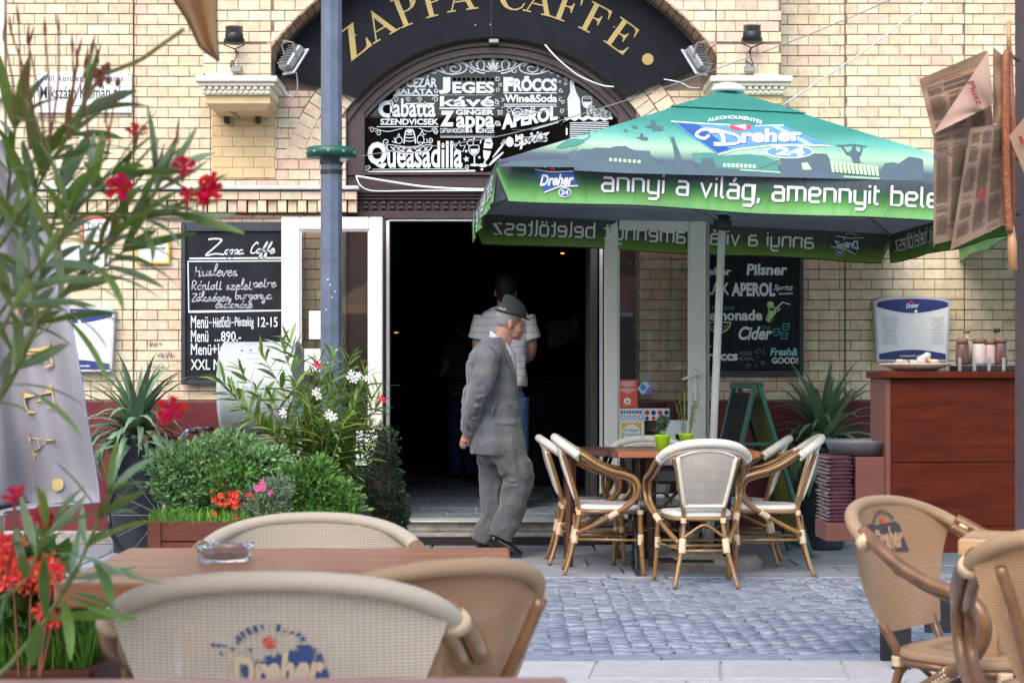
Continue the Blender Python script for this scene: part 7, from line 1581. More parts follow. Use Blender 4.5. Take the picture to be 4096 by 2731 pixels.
# ------------------------------------------------------------------ oleanders
LME = [mesh_of(lance(L_, w_ * 1.25, b_), 'leaf', mt_, True) for L_, w_, b_, mt_ in ((.13, .0085, .3, LEAF), (.15, .0095, .7, LEAF), (.12, .008, 1.1, LEAF), (.14, .009, .15, LEAF), (.14, .009, .6, LEAFP), (.11, .0085, -.3, LEAF))]
def oleander(name, lab, base, tips, nper, Lsc, seed, bare=.35, stem_r=.005, limit=290, flowers=(), fmat=WPET, fr=.022, stemm=STEM):
    random.seed(seed); r_ = root(name, lab, 'shrub', tuple(base)); st = MB(); cnt = 0; extra = MB()
    for tp in tips:
        tp = Vector(tp) - Vector(base); b0 = Vector((random.uniform(-.05, .05), random.uniform(-.05, .05), 0)); mid = b0.lerp(tp, .5) + Vector((tp.x * -.12, random.uniform(-.04, .04), .05)); pth = smooth_path([b0, mid, tp], 8); st.tube(pth, [stem_r * (1.3 - .9 * i / (len(pth) - 1)) for i in range(len(pth))], 6)
        for w_ in range(nper):
            t = bare + (1 - bare) * (w_ / max(1, nper - 1)); i = min(len(pth) - 1, int(t * (len(pth) - 1))); p = pth[i]; ax = (pth[min(i + 1, len(pth) - 1)] - pth[max(i - 1, 0)]).normalized(); a0 = random.uniform(0, 2 * PI)
            for q in range(3):
                a = a0 + q * 2.094 + random.uniform(-.25, .25); u = ax.orthogonal().normalized(); v = ax.cross(u); out = u * math.cos(a) + v * math.sin(a); k_ = random.uniform(.35, .95) if t < .9 else random.uniform(.9, 1.6); d = (out + ax * k_).normalized(); s_ = Lsc * random.uniform(.7, 1.1) * (1 if t < .9 else .8)
                mt = Matrix.Translation(p) @ frame(d, random.uniform(-.6, .6)) @ Matrix.Diagonal((s_, s_, s_, 1))
                if cnt < limit: inst('leaf', random.choice(LME), r_, None, mtx=mt)
                else: lb = lance(.13, .0085, .5); extra.add([mt @ Vector(z) for z in lb.v], lb.f)
                cnt += 1
    part('stems', st, stemm, r_, True, kind='stuff')
    if extra.v: part('leaves', extra, LEAF, r_, kind='stuff')
    if flowers:
        for gi, (c, n_) in enumerate(flowers):
            m = MB()
            for k in range(n_): flower5(m, Vector(c) - Vector(base) + Vector((random.gauss(0, .018), random.gauss(0, .015), random.gauss(0, .014))) * (1 if n_ > 1 else 0), fr, (random.uniform(-.5, .5), -1, random.uniform(-.1, .8)), k + gi * 7)
            part('blossom', m, fmat, r_)
    return r_
Yw = 9.75
tips = [P(*q) for q in ((880, 1520, Yw), (960, 1480, Yw + .1), (1050, 1420, Yw), (1130, 1390, Yw), (1160, 1370, Yw + .05), (1270, 1460, Yw), (1330, 1440, Yw - .05), (1400, 1440, Yw), (1460, 1500, Yw), (1510, 1560, Yw), (1500, 1640, Yw - .05), (1180, 1560, Yw - .1), (1090, 1600, Yw), (980, 1640, Yw - .1), (930, 1580, Yw), (1240, 1600, Yw - .15), (1350, 1560, Yw - .15), (1420, 1620, Yw - .1), (1480, 1720, Yw), (1290, 1700, Yw - .15), (1180, 1720, Yw - .1), (1390, 1760, Yw - .05), (1460, 1820, Yw), (1090, 1720, Yw - .1), (1330, 1520, Yw + .1), (1250, 1520, Yw + .1), (1380, 1680, Yw - .2), (1440, 1560, Yw + .1))]
oleander('oleander', 'white flowering oleander bush in front of the left door leaf', (P(1300, 0, Yw).x, Yw, .30), tips, 15, 1.3, 14, .22, flowers=[(P(1415, 1515, 9.55), 5), (P(1440, 1520, 9.55), 3), (P(1262, 1570, 9.55), 3), (P(1145, 1660, 9.45), 2), (P(1310, 1650, 9.4), 2), (P(1345, 1668, 9.4), 2), (P(975, 1535, 9.55), 2), (P(1250, 1838, 9.4), 1)])
m = MB(); 
for c in ((1262, 1455), (1520, 1590)):
    for k in range(3): flower5(m, P(c[0] + k * 6, c[1] + k * 5, 9.6), .02, (.3, -1, .2), k)
single('oleander_blossom', 'two small crimson blossoms at the top of the white oleander', 'flowers', m, REDF, tuple(P(1390, 1520, 9.6)))
m = MB(); m.lathe([(.16, 0), (.19, .34), (.2, .36), (.17, .35)], 24, (P(1300, 0, Yw).x, Yw, 0)); op = single('plant_pot', 'dark pot under the white oleander bush, behind the planter', 'pot', m, DARKPOT, (P(1300, 0, Yw).x, Yw, 0), True)
sm_ = root('spiky_plant', 'small arching long-leaved plant in a dark square pot beside the boxwood', 'potted plant', ((1405 - 2048) * 9.9 / F, 9.95, 0)); m = MB(); m.lathe([(.09, 0), (.11, .42), (.115, .44), (.09, .43)], 4); part('pot', m, DARKPOT, sm_); yucca(sm_, (0, 0, .46), 34, R(95), 4)
for k in kids(sm_):
    if k.name.startswith('leaf'): k.matrix_local = k.matrix_local @ Matrix.Diagonal((.6, .7, .6, 1))
# ================================================================== WHITE DRUM ON A STAND, BICYCLE
Yd_ = 10.9; kd = Yd_ / F
dr = root('metal_drum', 'white riveted metal drum lying on a grey stand behind the shrubs', 'drum', (P(1048, 0, Yd_).x, Yd_, 0), R(0)); zc = P(0, 1552, Yd_).z; rd = 188 * kd; hl = 146 * kd
m = MB(); pr = [(rd * .93, -hl - .012), (rd, -hl), (rd, -hl + .02), (rd * .985, -hl + .03), (rd * .985, hl - .02), (rd, hl - .01), (rd, hl), (rd * .955, hl), (rd * .955, -hl + .05), (0, -hl + .05)]
m.lathe(pr, 40); rot = Matrix.Rotation(PI / 2, 4, 'Y'); m.v = [tuple(rot @ Vector(p) + Vector((0, 0, zc))) for p in m.v]; part('barrel', m, M('drum_white', (.42, .47, .475), .35, .06, 6), dr, True)
for k in range(3): m = MB(); m.ell((-.10 + k * .055 + (.06 if k == 2 else 0), -rd * .6, zc + rd * .8), (.008, .006, .006), seg=8); part('rivet', m, ALU, dr)
for sx in (-1, 1):
    m = MB(); m.box((sx * .13, 0, (zc - rd) / 2), (.04, .3, zc - rd + .02), bev=.01); part('stand_leg', m, M('stand_grey', (.16, .17, .15), .6), dr)
m = MB(); m.box((0, -.02, zc - rd - .035), (.42, .34, .09), bev=.02); part('cradle', m, MATS['stand_grey'], dr); m = MB(); m.box((-.13, -.2, zc - rd - .01), (.07, .03, .03), bev=.006); part('reflector', m, REDP, dr)
bi = root('bicycle', 'bicycle parked behind the planter with only its handlebar showing', 'bicycle', (P(760, 0, 10.6).x, 10.6, 0), PI)
zb = P(0, 1720, 10.6).z; m = MB(); m.tube(smooth_path([(-.03, -.25, zb), (.0, -.1, zb + .0), (.06, 0, zb - .06), (.0, .1, zb), (-.03, .25, zb)], 5), .011, 8); part('handlebar', m, STEEL, bi, True)
for s in (-1, 1): m = MB(); m.tube([(-.05, s * .25, zb), (-.09, s * .28, zb + .005)], .017, 10); part('grip', m, BLKP, bi, True)
m = MB(); m.tube([(.06, 0, zb - .06), (.10, 0, zb - .35)], .014, 8); m.tube([(.10, 0, zb - .35), (.18, 0, .33)], .014, 8); part('fork', m, STEEL, bi)
m = MB(); m.tube([(.11, 0, zb - .4), (-.30, 0, .36), (-.42, 0, .72)], .015, 8); m.tube([(.10, 0, zb - .33), (-.40, 0, .68)], .015, 8); m.tube([(-.30, 0, .36), (-.72, 0, .33), (-.41, 0, .66)], .010, 8); part('bicycle_frame', m, M('bike_blue', (.05, .07, .12), .3), bi)
for x in (.18, -.72):
    m = MB(); m.tube([(x + .32 * math.cos(a * PI / 16), 0, .34 + .32 * math.sin(a * PI / 16)) for a in range(33)], .016, 8); w2 = part('wheel', m, BLKP, bi, True)
    m = MB()
    for a in range(14): m.tube([(x, 0, .34), (x + .31 * math.cos(a * PI / 7), 0, .34 + .31 * math.sin(a * PI / 7))], .0015, 4)
    part('spokes', m, STEEL, w2, kind='stuff')
m = MB(); m.ell((-.44, 0, .76), (.13, .07, .03)); part('saddle', m, BLKP, bi, True)
# ================================================================== FOLDING BOARD AND BANNER
ab = root('folding_sign', 'green framed folding pavement sign standing edge-on beside the yucca', 'folding sign', (P(2985, 0, 11.5).x, 11.5, 0), R(6)); kz = 11.5 / F; ht = P(0, 1535, 11.5).z
for s, tx in ((-1, P(2830, 0, 11.5).x - P(2985, 0, 11.5).x), (1, P(3200, 0, 11.5).x - P(2985, 0, 11.5).x)):
    d = Vector((tx, 0, -ht)); n_ = Vector((ht, 0, tx)).normalized() * s; rows = []
    for y in (-.28, .28):
        m = MB(); m.box((tx / 2 + s * .012, y, ht / 2), (.03, .035, d.length), rot=Matrix.Rotation(-math.atan2(tx, ht), 3, 'Y'), bev=.004); part('frame_post', m, GREENP, ab)
    m = MB(); m.box((tx / 2 + s * .014, 0, ht / 2 + .02), (.008, .52, d.length * .86), rot=Matrix.Rotation(-math.atan2(tx, ht), 3, 'Y')); part('board_face', m, SLATE if s < 0 else M('yellow_green_board', (.30, .32, .04), .5), ab)
    m = MB(); m.box((tx * .93, 0, ht * .07), (.03, .52, .03), bev=.004); part('cross_bar', m, GREENP, ab)
m = MB(); m.box((0, 0, ht - .01), (.10, .56, .04), bev=.006); part('hinge_cap', m, GREENP, ab); m = MB(); m.box((0, -.28, ht * .66), (-.0 + .19, .01, .02)); part('stay', m, GREENP, ab)
# grey fabric banner
YBn = 8.7; outline = [(-160, 560), (30, 560), (62, 640), (105, 730), (185, 900), (235, 1060), (275, 1236), (318, 1480), (352, 1700), (385, 1900), (408, 2052)]
bn = root('fabric_banner', 'draped pale grey fabric banner with gold letters at the left edge', 'banner', tuple(P(150, 2200, YBn))); m = MB(); rows = []
for i in range(31):
    py = 560 + (2055 - 560) * i / 30; xs = [o for o in outline[1:]]; px1 = 30
    for a, c in zip(xs[:-1], xs[1:]):
        if a[1] <= py <= c[1]: px1 = a[0] + (c[0] - a[0]) * (py - a[1]) / (c[1] - a[1] + 1e-6)
    row = []
    for k in range(25):
        t = k / 24; px = -260 + (px1 + 260) * t; fold = .09 * math.sin(t * 9 + i * .10) * (.4 + .6 * i / 30) + .05 * math.sin(t * 21 - i * .16) + .06 * math.sin(i * .35 + t * 5) * (i / 30) - .10 * t; row.append(tuple(P(px, py + 16 * math.sin(t * 17) * (i == 30), YBn + fold)))
    rows.append(row)
m.grid(rows); BANM = M('banner_grey', (.25, .24, .265), .8, .1, 3, .3, 8, trans=.15); part('cloth', m, BANM, bn, True, w=True)
m = MB(); e = [Vector(r_[-1]) for r_ in rows]; m.tube(e, .006, 8); part('hem', m, M('banner_hem', (.22, .25, .34), .7), bn, True, w=True)
m = MB(); fB2 = lambda x, y: tuple(P(x, y, YBn - .17))
def bnsurf(px, py):
    i = min(29.999, max(0, (py - 560) / (2055 - 560) * 30)); i0 = int(i); r_ = rows[i0]; t = i - i0
    best = min(range(25), key=lambda k: abs((2048 + F * r_[k][0] / r_[k][1]) - px)); y0 = r_[best][1]; y1 = rows[i0 + 1][best][1]; Yk = y0 + (y1 - y0) * t - .02; return tuple(P(px, py, Yk))
def gold(poly): m.flat(poly, bnsurf)
def bglyph(ch, x, y, s_, a):
    ca, sa = math.cos(R(a)), math.sin(R(a)); polys = GL[ch][1]
    if len(polys) > 1: polys = polys[:1]
    for q in polys: m.flat([(x + (p[0] * ca + p[1] * sa) * s_, y + (p[0] * sa - p[1] * ca) * s_) for p in q], bnsurf)
bglyph('F', 62, 1220, 125, 84); bglyph('F', 72, 1390, 125, 80); bglyph('E', 86, 1560, 120, 78); bglyph('A', 110, 1735, 105, 76)
disc(m, (230, 1936), 24, bnsurf, 0, 18, 27); part('gold_lettering', m, M('banner_gold', (.42, .31, .13), .7), bn, w=True)
m = MB(); m.tube([P(-250, 540, YBn), P(-250, 2400, YBn)], .02, 8); part('banner_pole', m, STEEL, bn, w=True)
# ================================================================== FOREGROUND TERRACE
FS = 'tan and caramel armchairs of the near terrace tables'
def worn(name, col, thr=.46, sc=28):
    m, nt, b = mk(name); L = nt.links.new; b.inputs[0].default_value = (*col, 1); b.inputs['Roughness'].default_value = .8; tc = N(nt, 'ShaderNodeTexCoord'); nz = N(nt, 'ShaderNodeTexNoise'); nz.inputs['Scale'].default_value = sc; nz.inputs['Detail'].default_value = 8; nz.inputs['Roughness'].default_value = .7; L(tc.outputs['Object'], nz.inputs[0])
    cr = N(nt, 'ShaderNodeMapRange'); cr.inputs[1].default_value = thr - .015; cr.inputs[2].default_value = thr + .015; L(nz.outputs[0], cr.inputs[0]); tp = N(nt, 'ShaderNodeBsdfTransparent'); mx = N(nt, 'ShaderNodeMixShader'); L(cr.outputs[0], mx.inputs[0]); L(tp.outputs[0], mx.inputs[1]); L(b.outputs[0], mx.inputs[2]); L(mx.outputs[0], nt.nodes['Material Output'].inputs[0]); MATS[name] = m; return m
WN = worn('worn_navy', (.03, .06, .16), .49); WN2 = worn('worn_black', (.05, .04, .05), .40); WRD = worn('worn_red', (.55, .05, .03), .45)
def near_chair(label, cols, x, y, rz, sc, logo=0, lmat=None, bg_=None, u0=0, v0=.6, ls=1.0, nopost=False):
    c, bf, bk = chair('bamboo_armchair', label, True, cols, FS, nopost); c.location = (x, y, 0); c.rotation_euler = (0, 0, rz); c.scale = sc
    if logo:
        m = MB(); sg_ = -1 if logo < 0 else 1      # -1: on the rear face
        def f(a, b, e=0):
            v = v0 + b * ls; u = u0 + (-sg_) * a * ls * 1.35; p = bf(max(-1, min(1, u)), max(0, min(1, v))); return (p[0], p[1] + sg_ * (.005 + e), p[2])
        def fine(poly, mt, e=0):      # dense strip so the print hugs the cloth
            xs = [p[0] for p in poly]; x0, x1 = min(xs), max(xs); n_ = 14; top = []; bot = []
            for i in range(n_ + 1):
                xx = x0 + (x1 - x0) * i / n_; ys = []
                for (ax, ay), (bx_, by) in zip(poly, poly[1:] + poly[:1]):
                    if (ax - xx) * (bx_ - xx) <= 0 and ax != bx_: ys.append(ay + (by - ay) * (xx - ax) / (bx_ - ax))
                if ys: top.append((xx, max(ys))); bot.append((xx, min(ys)))
            rows = [[f(a[0], a[1] + (b[1] - a[1]) * t / 4, e) for a, b in zip(top, bot)] for t in range(5)]; m.grid(rows, mt)
        fine([(-.50, .30), (-.2, .22), (.12, .24), (.36, .26), (.52, -.12), (.2, -.14), (-.18, -.26), (-.30, 0)], 0)
        vs_, fs = text2d('Dreher', .05, .2); m.add([f(-.36 + u * .78, -.13 + v * .30 + u * .04, .0015) for u, v in vs_], fs, 1)
        for q in range(12):
            a = R(160 - 12 * q); ribbon(m, [(.26 * math.cos(a) - .02, .22 + .14 * math.sin(a)), (.31 * math.cos(a) - .02, .22 + .20 * math.sin(a))], .03, f, 0)
        disc(m, (-.02, .27), .06, lambda a, b: f(a, b, .002), 2, ry=.05); ringr(m, (.12, -.32), .15, .035, f, 0, ry=.11); vs_, fs = text2d('24', .06); m.add([f(.03 + u * .17, -.38 + v * .12, .0015) for u, v in vs_], fs, 0)
        part('worn_print', m, [lmat, bg_, WRD], bk)
    return c
ct = (BAMB, TEXT_, TEXTS, TEXTS); cb = (BAMBD, TEXTB if False else TEXB, TEXBS, TEXBS)
PTAN = M('tan_letters', (.50, .40, .27), .7, .1); PCAR = M('caramel_letters', (.38, .23, .12), .7, .1)
near_chair('nearest tan armchair seen from behind with a worn blue logo on its back', ct, -.430, 3.42, 0, (1.20, 1, .975), -1, WN, PTAN, u0=-.02, v0=.50, ls=.62, nopost=True)
near_chair('caramel armchair turned aside, just right of the nearest tan chair', (BAMBD, TEXB, TEXBS, TEXBS), -.29, 3.66, R(34), (1.08, 1, .965))
near_chair('tan armchair on the far side of the near table, only its curved top showing', ct, -.545, 4.46, PI, (1.12, 1, .945), nopost=True)
near_chair('caramel armchair with dark worn logo facing right, below the wooden cabinet', (BAMBD, TEXB, TEXBS, TEXBS), 1.32, 4.97, R(-132), (1.08, 1, .965), 1, WN2, PCAR, u0=-.02, v0=.66, ls=.60, nopost=True)
near_chair('caramel armchair cut by the right edge, nearest on that side', (BAMBD, TEXB, TEXBS, TEXBS), 1.385, 4.10, R(-17), (1.05, 1, 1.0))
# ------------------------------------------------------------------ tables
def terrace_table(label, corner, w_, d_, yaw, mat, cat='table', nb=6, h=.75, th=.05, inset=.07):
    """corner: far-left or given corner of the top; built from it along +x and -y"""
    r_ = root('terrace_table', label, cat, (corner[0], corner[1], 0), yaw, 'wooden tables of the near terrace'); bw_ = d_ / nb
    for i in range(nb):
        m = MB(); m.box((w_ / 2, -bw_ * (i + .5), h - th / 2), (w_, bw_ - .0015, th), bev=.006); part('plank', m, mat, r_)
    for sx in (inset, w_ - inset):
        for sy in (-.07, -d_ + .07): m = MB(); m.box((sx, sy, (h - th) / 2), (.06, .06, h - th - .002), bev=.005); part('leg', m, mat, r_)
    for y in (-.09, -d_ + .09): m = MB(); m.box((w_ / 2, y, h - th - .036), (w_ - .2, .022, .07), bev=.003); part('apron', m, mat, r_)
    return r_
OAKT = wood('table_light_oak', (.32, .115, .04), (.42, .17, .07), coat=.15); OAKT2 = wood('table_rose', (.30, .155, .125), (.37, .20, .165), coat=.15)
terrace_table('near wooden table with a glass ashtray on it', (-1.00, 4.50), .993, .77, R(.6), OAKT, nb=5, th=.054, inset=.30)
terrace_table('wooden table top cut off by the bottom edge of the picture', (-1.55, 2.545), 1.632, .70, R(1.2), OAKT2)
terrace_table('small wooden table at the right edge between two caramel chairs', (1.34, 5.03), .8, .30, R(-22), wood('table_honey', (.36, .21, .10), (.46, .28, .14)), nb=3)
# ashtray
a0 = P(900, 2240, 4.12); r_ = root('ashtray', 'round clear glass ashtray on the near wooden table', 'ashtray', (P(898, 0, 4.16).x, 4.16, .7505))
mg, nt, b = mk('clear_glass'); b.inputs['Transmission Weight'].default_value = 1; b.inputs['Roughness'].default_value = .03; b.inputs['IOR'].default_value = 1.45; b.inputs[0].default_value = (.95, .98, .97, 1)
m = MB(); m.lathe([(.0, 0), (.056, 0), (.064, .006), (.066, .036), (.062, .040), (.056, .036), (.052, .014), (0, .012)], 32)
part('bowl', m, mg, r_, True)
for k in range(3): m = MB(); m.tube([(.050 * math.cos(k * 2.1), .050 * math.sin(k * 2.1), .041), (.072 * math.cos(k * 2.1), .072 * math.sin(k * 2.1), .041)], .006, 8); part('cigarette_rest', m, mg, r_, True)
# ------------------------------------------------------------------ near planter with begonias and grass
np_ = root('planter_box', 'near brown wooden planter at the lower left with long grass', 'planter', (-1.86, 4.75, 0))
for i in range(4):
    for sy in (-1, 1): m = MB(); m.box((0, sy * .44, .065 + i * .115), (1.62, .024, .11), bev=.004); part('board', m, PLANK, np_)
    for sx in (-1, 1): m = MB(); m.box((sx * .80, 0, .065 + i * .115), (.024, .85, .11), bev=.004); part('board', m, PLANK, np_)
m = MB(); m.box((0, 0, .43), (1.57, .85, .05)); part('soil', m, SOIL, np_)
grassy(np_, -.78, .79, -.42, .42, .45, 15000, .16, GRASS, 17, .0018)
bg2 = root('begonia', 'scarlet begonia clusters in the near planter at the left edge', 'flowers', tuple(P(130, 2600, 4.35)[:2]) + (.45,))
random.seed(14)
for cx_, cy_, sx, sy, n_ in ((10, 2200, 40, 50, 22), (100, 2300, 60, 40, 20), (210, 2310, 50, 50, 20), (45, 2180, 45, 42, 15), (50, 2250, 50, 40, 12), (125, 2265, 40, 30, 9), (200, 2280, 48, 34, 15), (205, 2350, 45, 34, 13), (165, 2440, 22, 20, 6), (215, 2470, 38, 24, 10), (20, 2330, 30, 30, 6)):
    m = MB()
    for k in range(n_): p = P(random.gauss(cx_, sx * .5), random.gauss(cy_, sy * .5), 4.3 + random.uniform(-.05, .05)); flower5(m, p - bg2.location, .021, (random.uniform(-.6, .6), -1, random.uniform(-.2, .8)), k, n=4, cup=.25)
    part('blossom', m, SCAR, bg2)
k_ = 4.35 / F; leafcloud([(tuple(P(120, 2300, 4.42) - bg2.location), (.10, .08, .09)), (tuple(P(60, 2400, 4.42) - bg2.location), (.10, .08, .08)), (tuple(P(200, 2420, 4.45) - bg2.location), (.08, .08, .06))], 700, .045, HERB, bg2, 19, wf=.9); m = MB()
for q in ((45, 2180), (125, 2265), (200, 2280), (205, 2350), (215, 2470)): e = P(*q, 4.3) - bg2.location; m.tube([(e.x * .5, e.y, -.0), e], [.005, .003], 5)
part('stems', m, STEMR, bg2, kind='stuff')
# ------------------------------------------------------------------ near oleander
NL = [mesh_of(lance(L_, w_ * .95, b_, 7), 'leaf', mt_, True) for L_, w_, b_, mt_ in ((.150, .0115, .35, LEAF), (.165, .0125, .8, LEAF), (.14, .0105, 1.2, LEAF), (.16, .012, .1, LEAF), (.155, .0115, .6, LEAFP), (.13, .011, -.4, LEAFP), (.17, .012, .5, LEAF))]
no = root('oleander', 'large red flowering oleander filling the left foreground', 'shrub', (P(-700, 0, 3.2).x, 3.2, 0)); OF = no.location.copy(); st = MB(); str_ = MB(); NC = [0]
def stem(pts, r0, r1, red=False):
    ps = smooth_path([P(*p) for p in pts], 6); n_ = len(ps); (str_ if red else st).tube([p - OF for p in ps], [r0 + (r1 - r0) * i / (n_ - 1) for i in range(n_)], 8); return ps
def whorl(p, ax, n_, L_, open_=.6, seed=0, pick=None):
    """leaves springing from one node"""
    rr = random.Random(seed); ax = Vector(ax).normalized(); u = ax.orthogonal().normalized(); v = ax.cross(u); a0 = rr.uniform(0, 6)
    for k in range(n_):
        a = a0 + 2 * PI * k / n_ + rr.uniform(-.3, .3); d = (u * math.cos(a) + v * math.sin(a)) * open_ + ax * rr.uniform(.5, 1.0); s_ = L_ * rr.uniform(.75, 1.15); mt = Matrix.Translation(Vector(p) - OF) @ frame(d, rr.uniform(-.9, .9)) @ Matrix.Diagonal((s_, s_, s_, 1)); inst('leaf', NL[rr.randrange(len(NL)) if pick is None else pick], no, None, mtx=mt); NC[0] += 1
def leafto(px0, py0, px1, py1, Y0, Y1, pick=0, wk=1.0, roll=0.0):
    a, b_ = P(px0, py0, Y0), P(px1, py1, Y1); d = b_ - a; L0 = (.150, .165, .14, .16, .155, .13, .17)[pick]; s_ = d.length / L0; mt = Matrix.Translation(a - OF) @ frame(d + Vector((0, 0, .12 * d.length * (pick in (1, 2)))), roll) @ Matrix.Diagonal((s_, wk, s_, 1)); inst('leaf', NL[pick], no, None, mtx=mt)
def branch(pts, r0, r1, whorls, L_=1.0, open_=.8, n_=3, seed=1, t0=.2):
    ps = stem(pts, r0, r1)
    for w_ in range(whorls):
        t = t0 + (1 - t0) * w_ / max(1, whorls - 1); i = min(len(ps) - 1, int(t * (len(ps) - 1))); ax = ps[min(i + 1, len(ps) - 1)] - ps[max(i - 1, 0)]; whorl(ps[i], ax, n_ if t < .97 else n_ + 2, L_, open_ if t < .97 else .45, seed * 31 + w_)
branch([(-700, 2300, 3.2), (-300, 1900, 3.2), (0, 1590, 3.15), (150, 1300, 3.1), (300, 1120, 3.1), (450, 960, 3.1), (600, 800, 3.05), (640, 730, 3.05)], .0055, .003, 8, .95, .75, 3, 1, .45)
branch([(-600, 2200, 3.3), (-200, 1750, 3.3), (20, 1450, 3.3), (130, 1200, 3.3), (190, 1000, 3.3), (235, 780, 3.3)], .005, .003, 7, .95, .8, 3, 2, .45)
branch([(-500, 1700, 3.4), (-200, 1200, 3.4), (0, 900, 3.4), (40, 700, 3.4), (60, 520, 3.4)], .005, .003, 6, .95, .75, 3, 3, .4)
branch([(-400, 1500, 3.25), (-50, 1050, 3.25), (120, 800, 3.2), (210, 640, 3.2), (330, 470, 3.2)], .005, .003, 6, .9, .8, 3, 4, .4)
branch([(-700, 2900, 3.2), (-100, 2750, 3.15), (120, 2560, 3.1), (230, 2400, 3.1), (300, 2290, 3.1), (390, 2090, 3.1), (440, 1980, 3.1)], .0055, .003, 6, .85, .9, 3, 5, .42)
branch([(-500, 2500, 3.0), (-100, 2420, 3.0), (70, 2350, 3.0), (140, 2230, 3.0), (175, 2150, 3.0)], .004, .0025, 3, .8, .9, 3, 6, .6)
branch([(-500, 2000, 3.1), (-100, 1700, 3.1), (0, 1560, 3.1), (60, 1480, 3.1)], .004, .002, 3, .9, 1.0, 3, 7, .5)
branch([(230, 1000, 3.0), (300, 860, 3.0), (380, 740, 3.0), (440, 700, 3.0)], .003, .002, 3, .85, .8, 3, 8, .3)
branch([(-400, 1900, 3.35), (-100, 1400, 3.35), (60, 1150, 3.35), (100, 900, 3.3), (170, 640, 3.3)], .004, .0025, 7, .95, .8, 3, 11, .35)
branch([(100, 1300, 3.2), (260, 1180, 3.2), (400, 1080, 3.2), (500, 1000, 3.2)], .003, .002, 4, .85, .8, 3, 13, .3)
branch([(-200, 1600, 3.0), (0, 1330, 3.0), (90, 1150, 3.0), (220, 980, 3.0), (280, 860, 3.0)], .004, .0025, 6, .9, .8, 3, 14, .4)
branch([(350, 1020, 3.1), (460, 930, 3.1), (560, 880, 3.1), (700, 850, 3.1)], .003, .002, 4, .85, .7, 3, 16, .3)
# individual leaves that read clearly against the wall
for q in ((405, 760, 345, 640, 3.0, 3.0, 3), (420, 780, 345, 615, 3, 3.05, 0), (440, 800, 640, 535, 3.0, 3.05, 3, 1.2), (430, 760, 515, 575, 3, 3, 0), (470, 700, 780, 705, 3.0, 3.1, 1), (640, 760, 625, 860, 3.0, 3.0, 2), (330, 600, 560, 560, 3.0, 2.95, 1), (80, 490, 330, 450, 3.0, 2.95, 4), (300, 970, 560, 1020, 3, 3, 5), (430, 860, 700, 860, 3.0, 3.1, 4), (360, 1050, 530, 1200, 3, 2.95, 1), (230, 1240, 470, 1355, 3, 3, 1), (250, 1260, 490, 1500, 3, 2.95, 6), (300, 1130, 520, 1180, 3, 3, 1), (50, 1250, 110, 1420, 3, 2.95, 2), (20, 860, 180, 1080, 3, 3, 1), (150, 1180, 380, 1270, 3, 3, 5), (100, 1560, 360, 1690, 3, 2.95, 6), (0, 690, 200, 640, 3, 3, 4), (30, 1080, 240, 1130, 3.0, 3.0, 1), (0, 1120, 165, 1270, 3.0, 3.0, 0),
          (265, 2385, 510, 2480, 3.05, 2.95, 3, 1.35), (285, 2370, 480, 2410, 3.05, 3.0, 0), (250, 2400, 300, 2580, 3.05, 2.95, 2), (280, 2360, 590, 2210, 3.05, 3.1, 4), (170, 2215, 545, 2215, 3.0, 2.95, 4), (160, 2200, 170, 2060, 3.0, 3.0, 0), (390, 2100, 420, 1930, 3.1, 3.1, 0), (400, 2080, 560, 1900, 3.1, 3.1, 3), (420, 2060, 590, 2040, 3.1, 3.1, 5), (60, 2320, -40, 2480, 3, 3, 4), (130, 2660, 150, 2480, 3.05, 3.0, 3, 1.3), (380, 2250, 470, 2400, 3.05, 3.0, 1), (330, 2220, 640, 2410, 3.05, 2.95, 5), (200, 2100, 330, 1990, 3.0, 3.0, 3), (0, 2180, 150, 2150, 3.0, 3, 1)): leafto(*q)
# red bud stalks, the long bare shoot
random.seed(22)
for b0, tip in (((150, 560), (45, 130)), ((150, 560), (118, 170)), ((120, 600), (75, 85)), ((200, 560), (180, 135)), ((200, 560), (235, 125)), ((260, 500), (290, 200)), ((260, 500), (312, 215)), ((250, 520), (365, 200)), ((300, 480), (392, 240)), ((180, 620), (110, 160)), ((280, 560), (310, 255)), ((60, 500), (15, 150)), ((380, 650), (455, 420)), ((420, 640), (422, 480)), ((560, 800), (708, 545)), ((520, 760), (640, 640)), ((360, 600), (340, 260))):
    mid = ((b0[0] + tip[0]) / 2 + random.uniform(-18, 18), (b0[1] + tip[1]) / 2, 3.05); stem([(*b0, 3.05), mid, (*tip, 3.05)], .0026, .0015, True)
    e = P(*tip, 3.05) - OF; d = Vector((random.uniform(-.2, .3), 0, 1)).normalized(); str_.tube([e - d * .006, e + d * .008, e + d * .03], [.0018, .0030, .0007], 6)
stem([(290, 490, 3.0), (400, 310, 3.0), (440, 290, 2.98), (560, 240, 2.95), (640, 185, 2.92), (735, 118, 2.9)], .004, .0035)
e = P(405, 312, 3.0) - OF
for k in range(10): str_.ell(tuple(e + Vector((random.gauss(0, .009), random.gauss(0, .008), random.gauss(0, .009)))), (.006, .006, .009), seg=6)
part('stems', st, STEM, no, True, kind='stuff'); part('bud_stalks', str_, STEMR, no, True, kind='stuff')
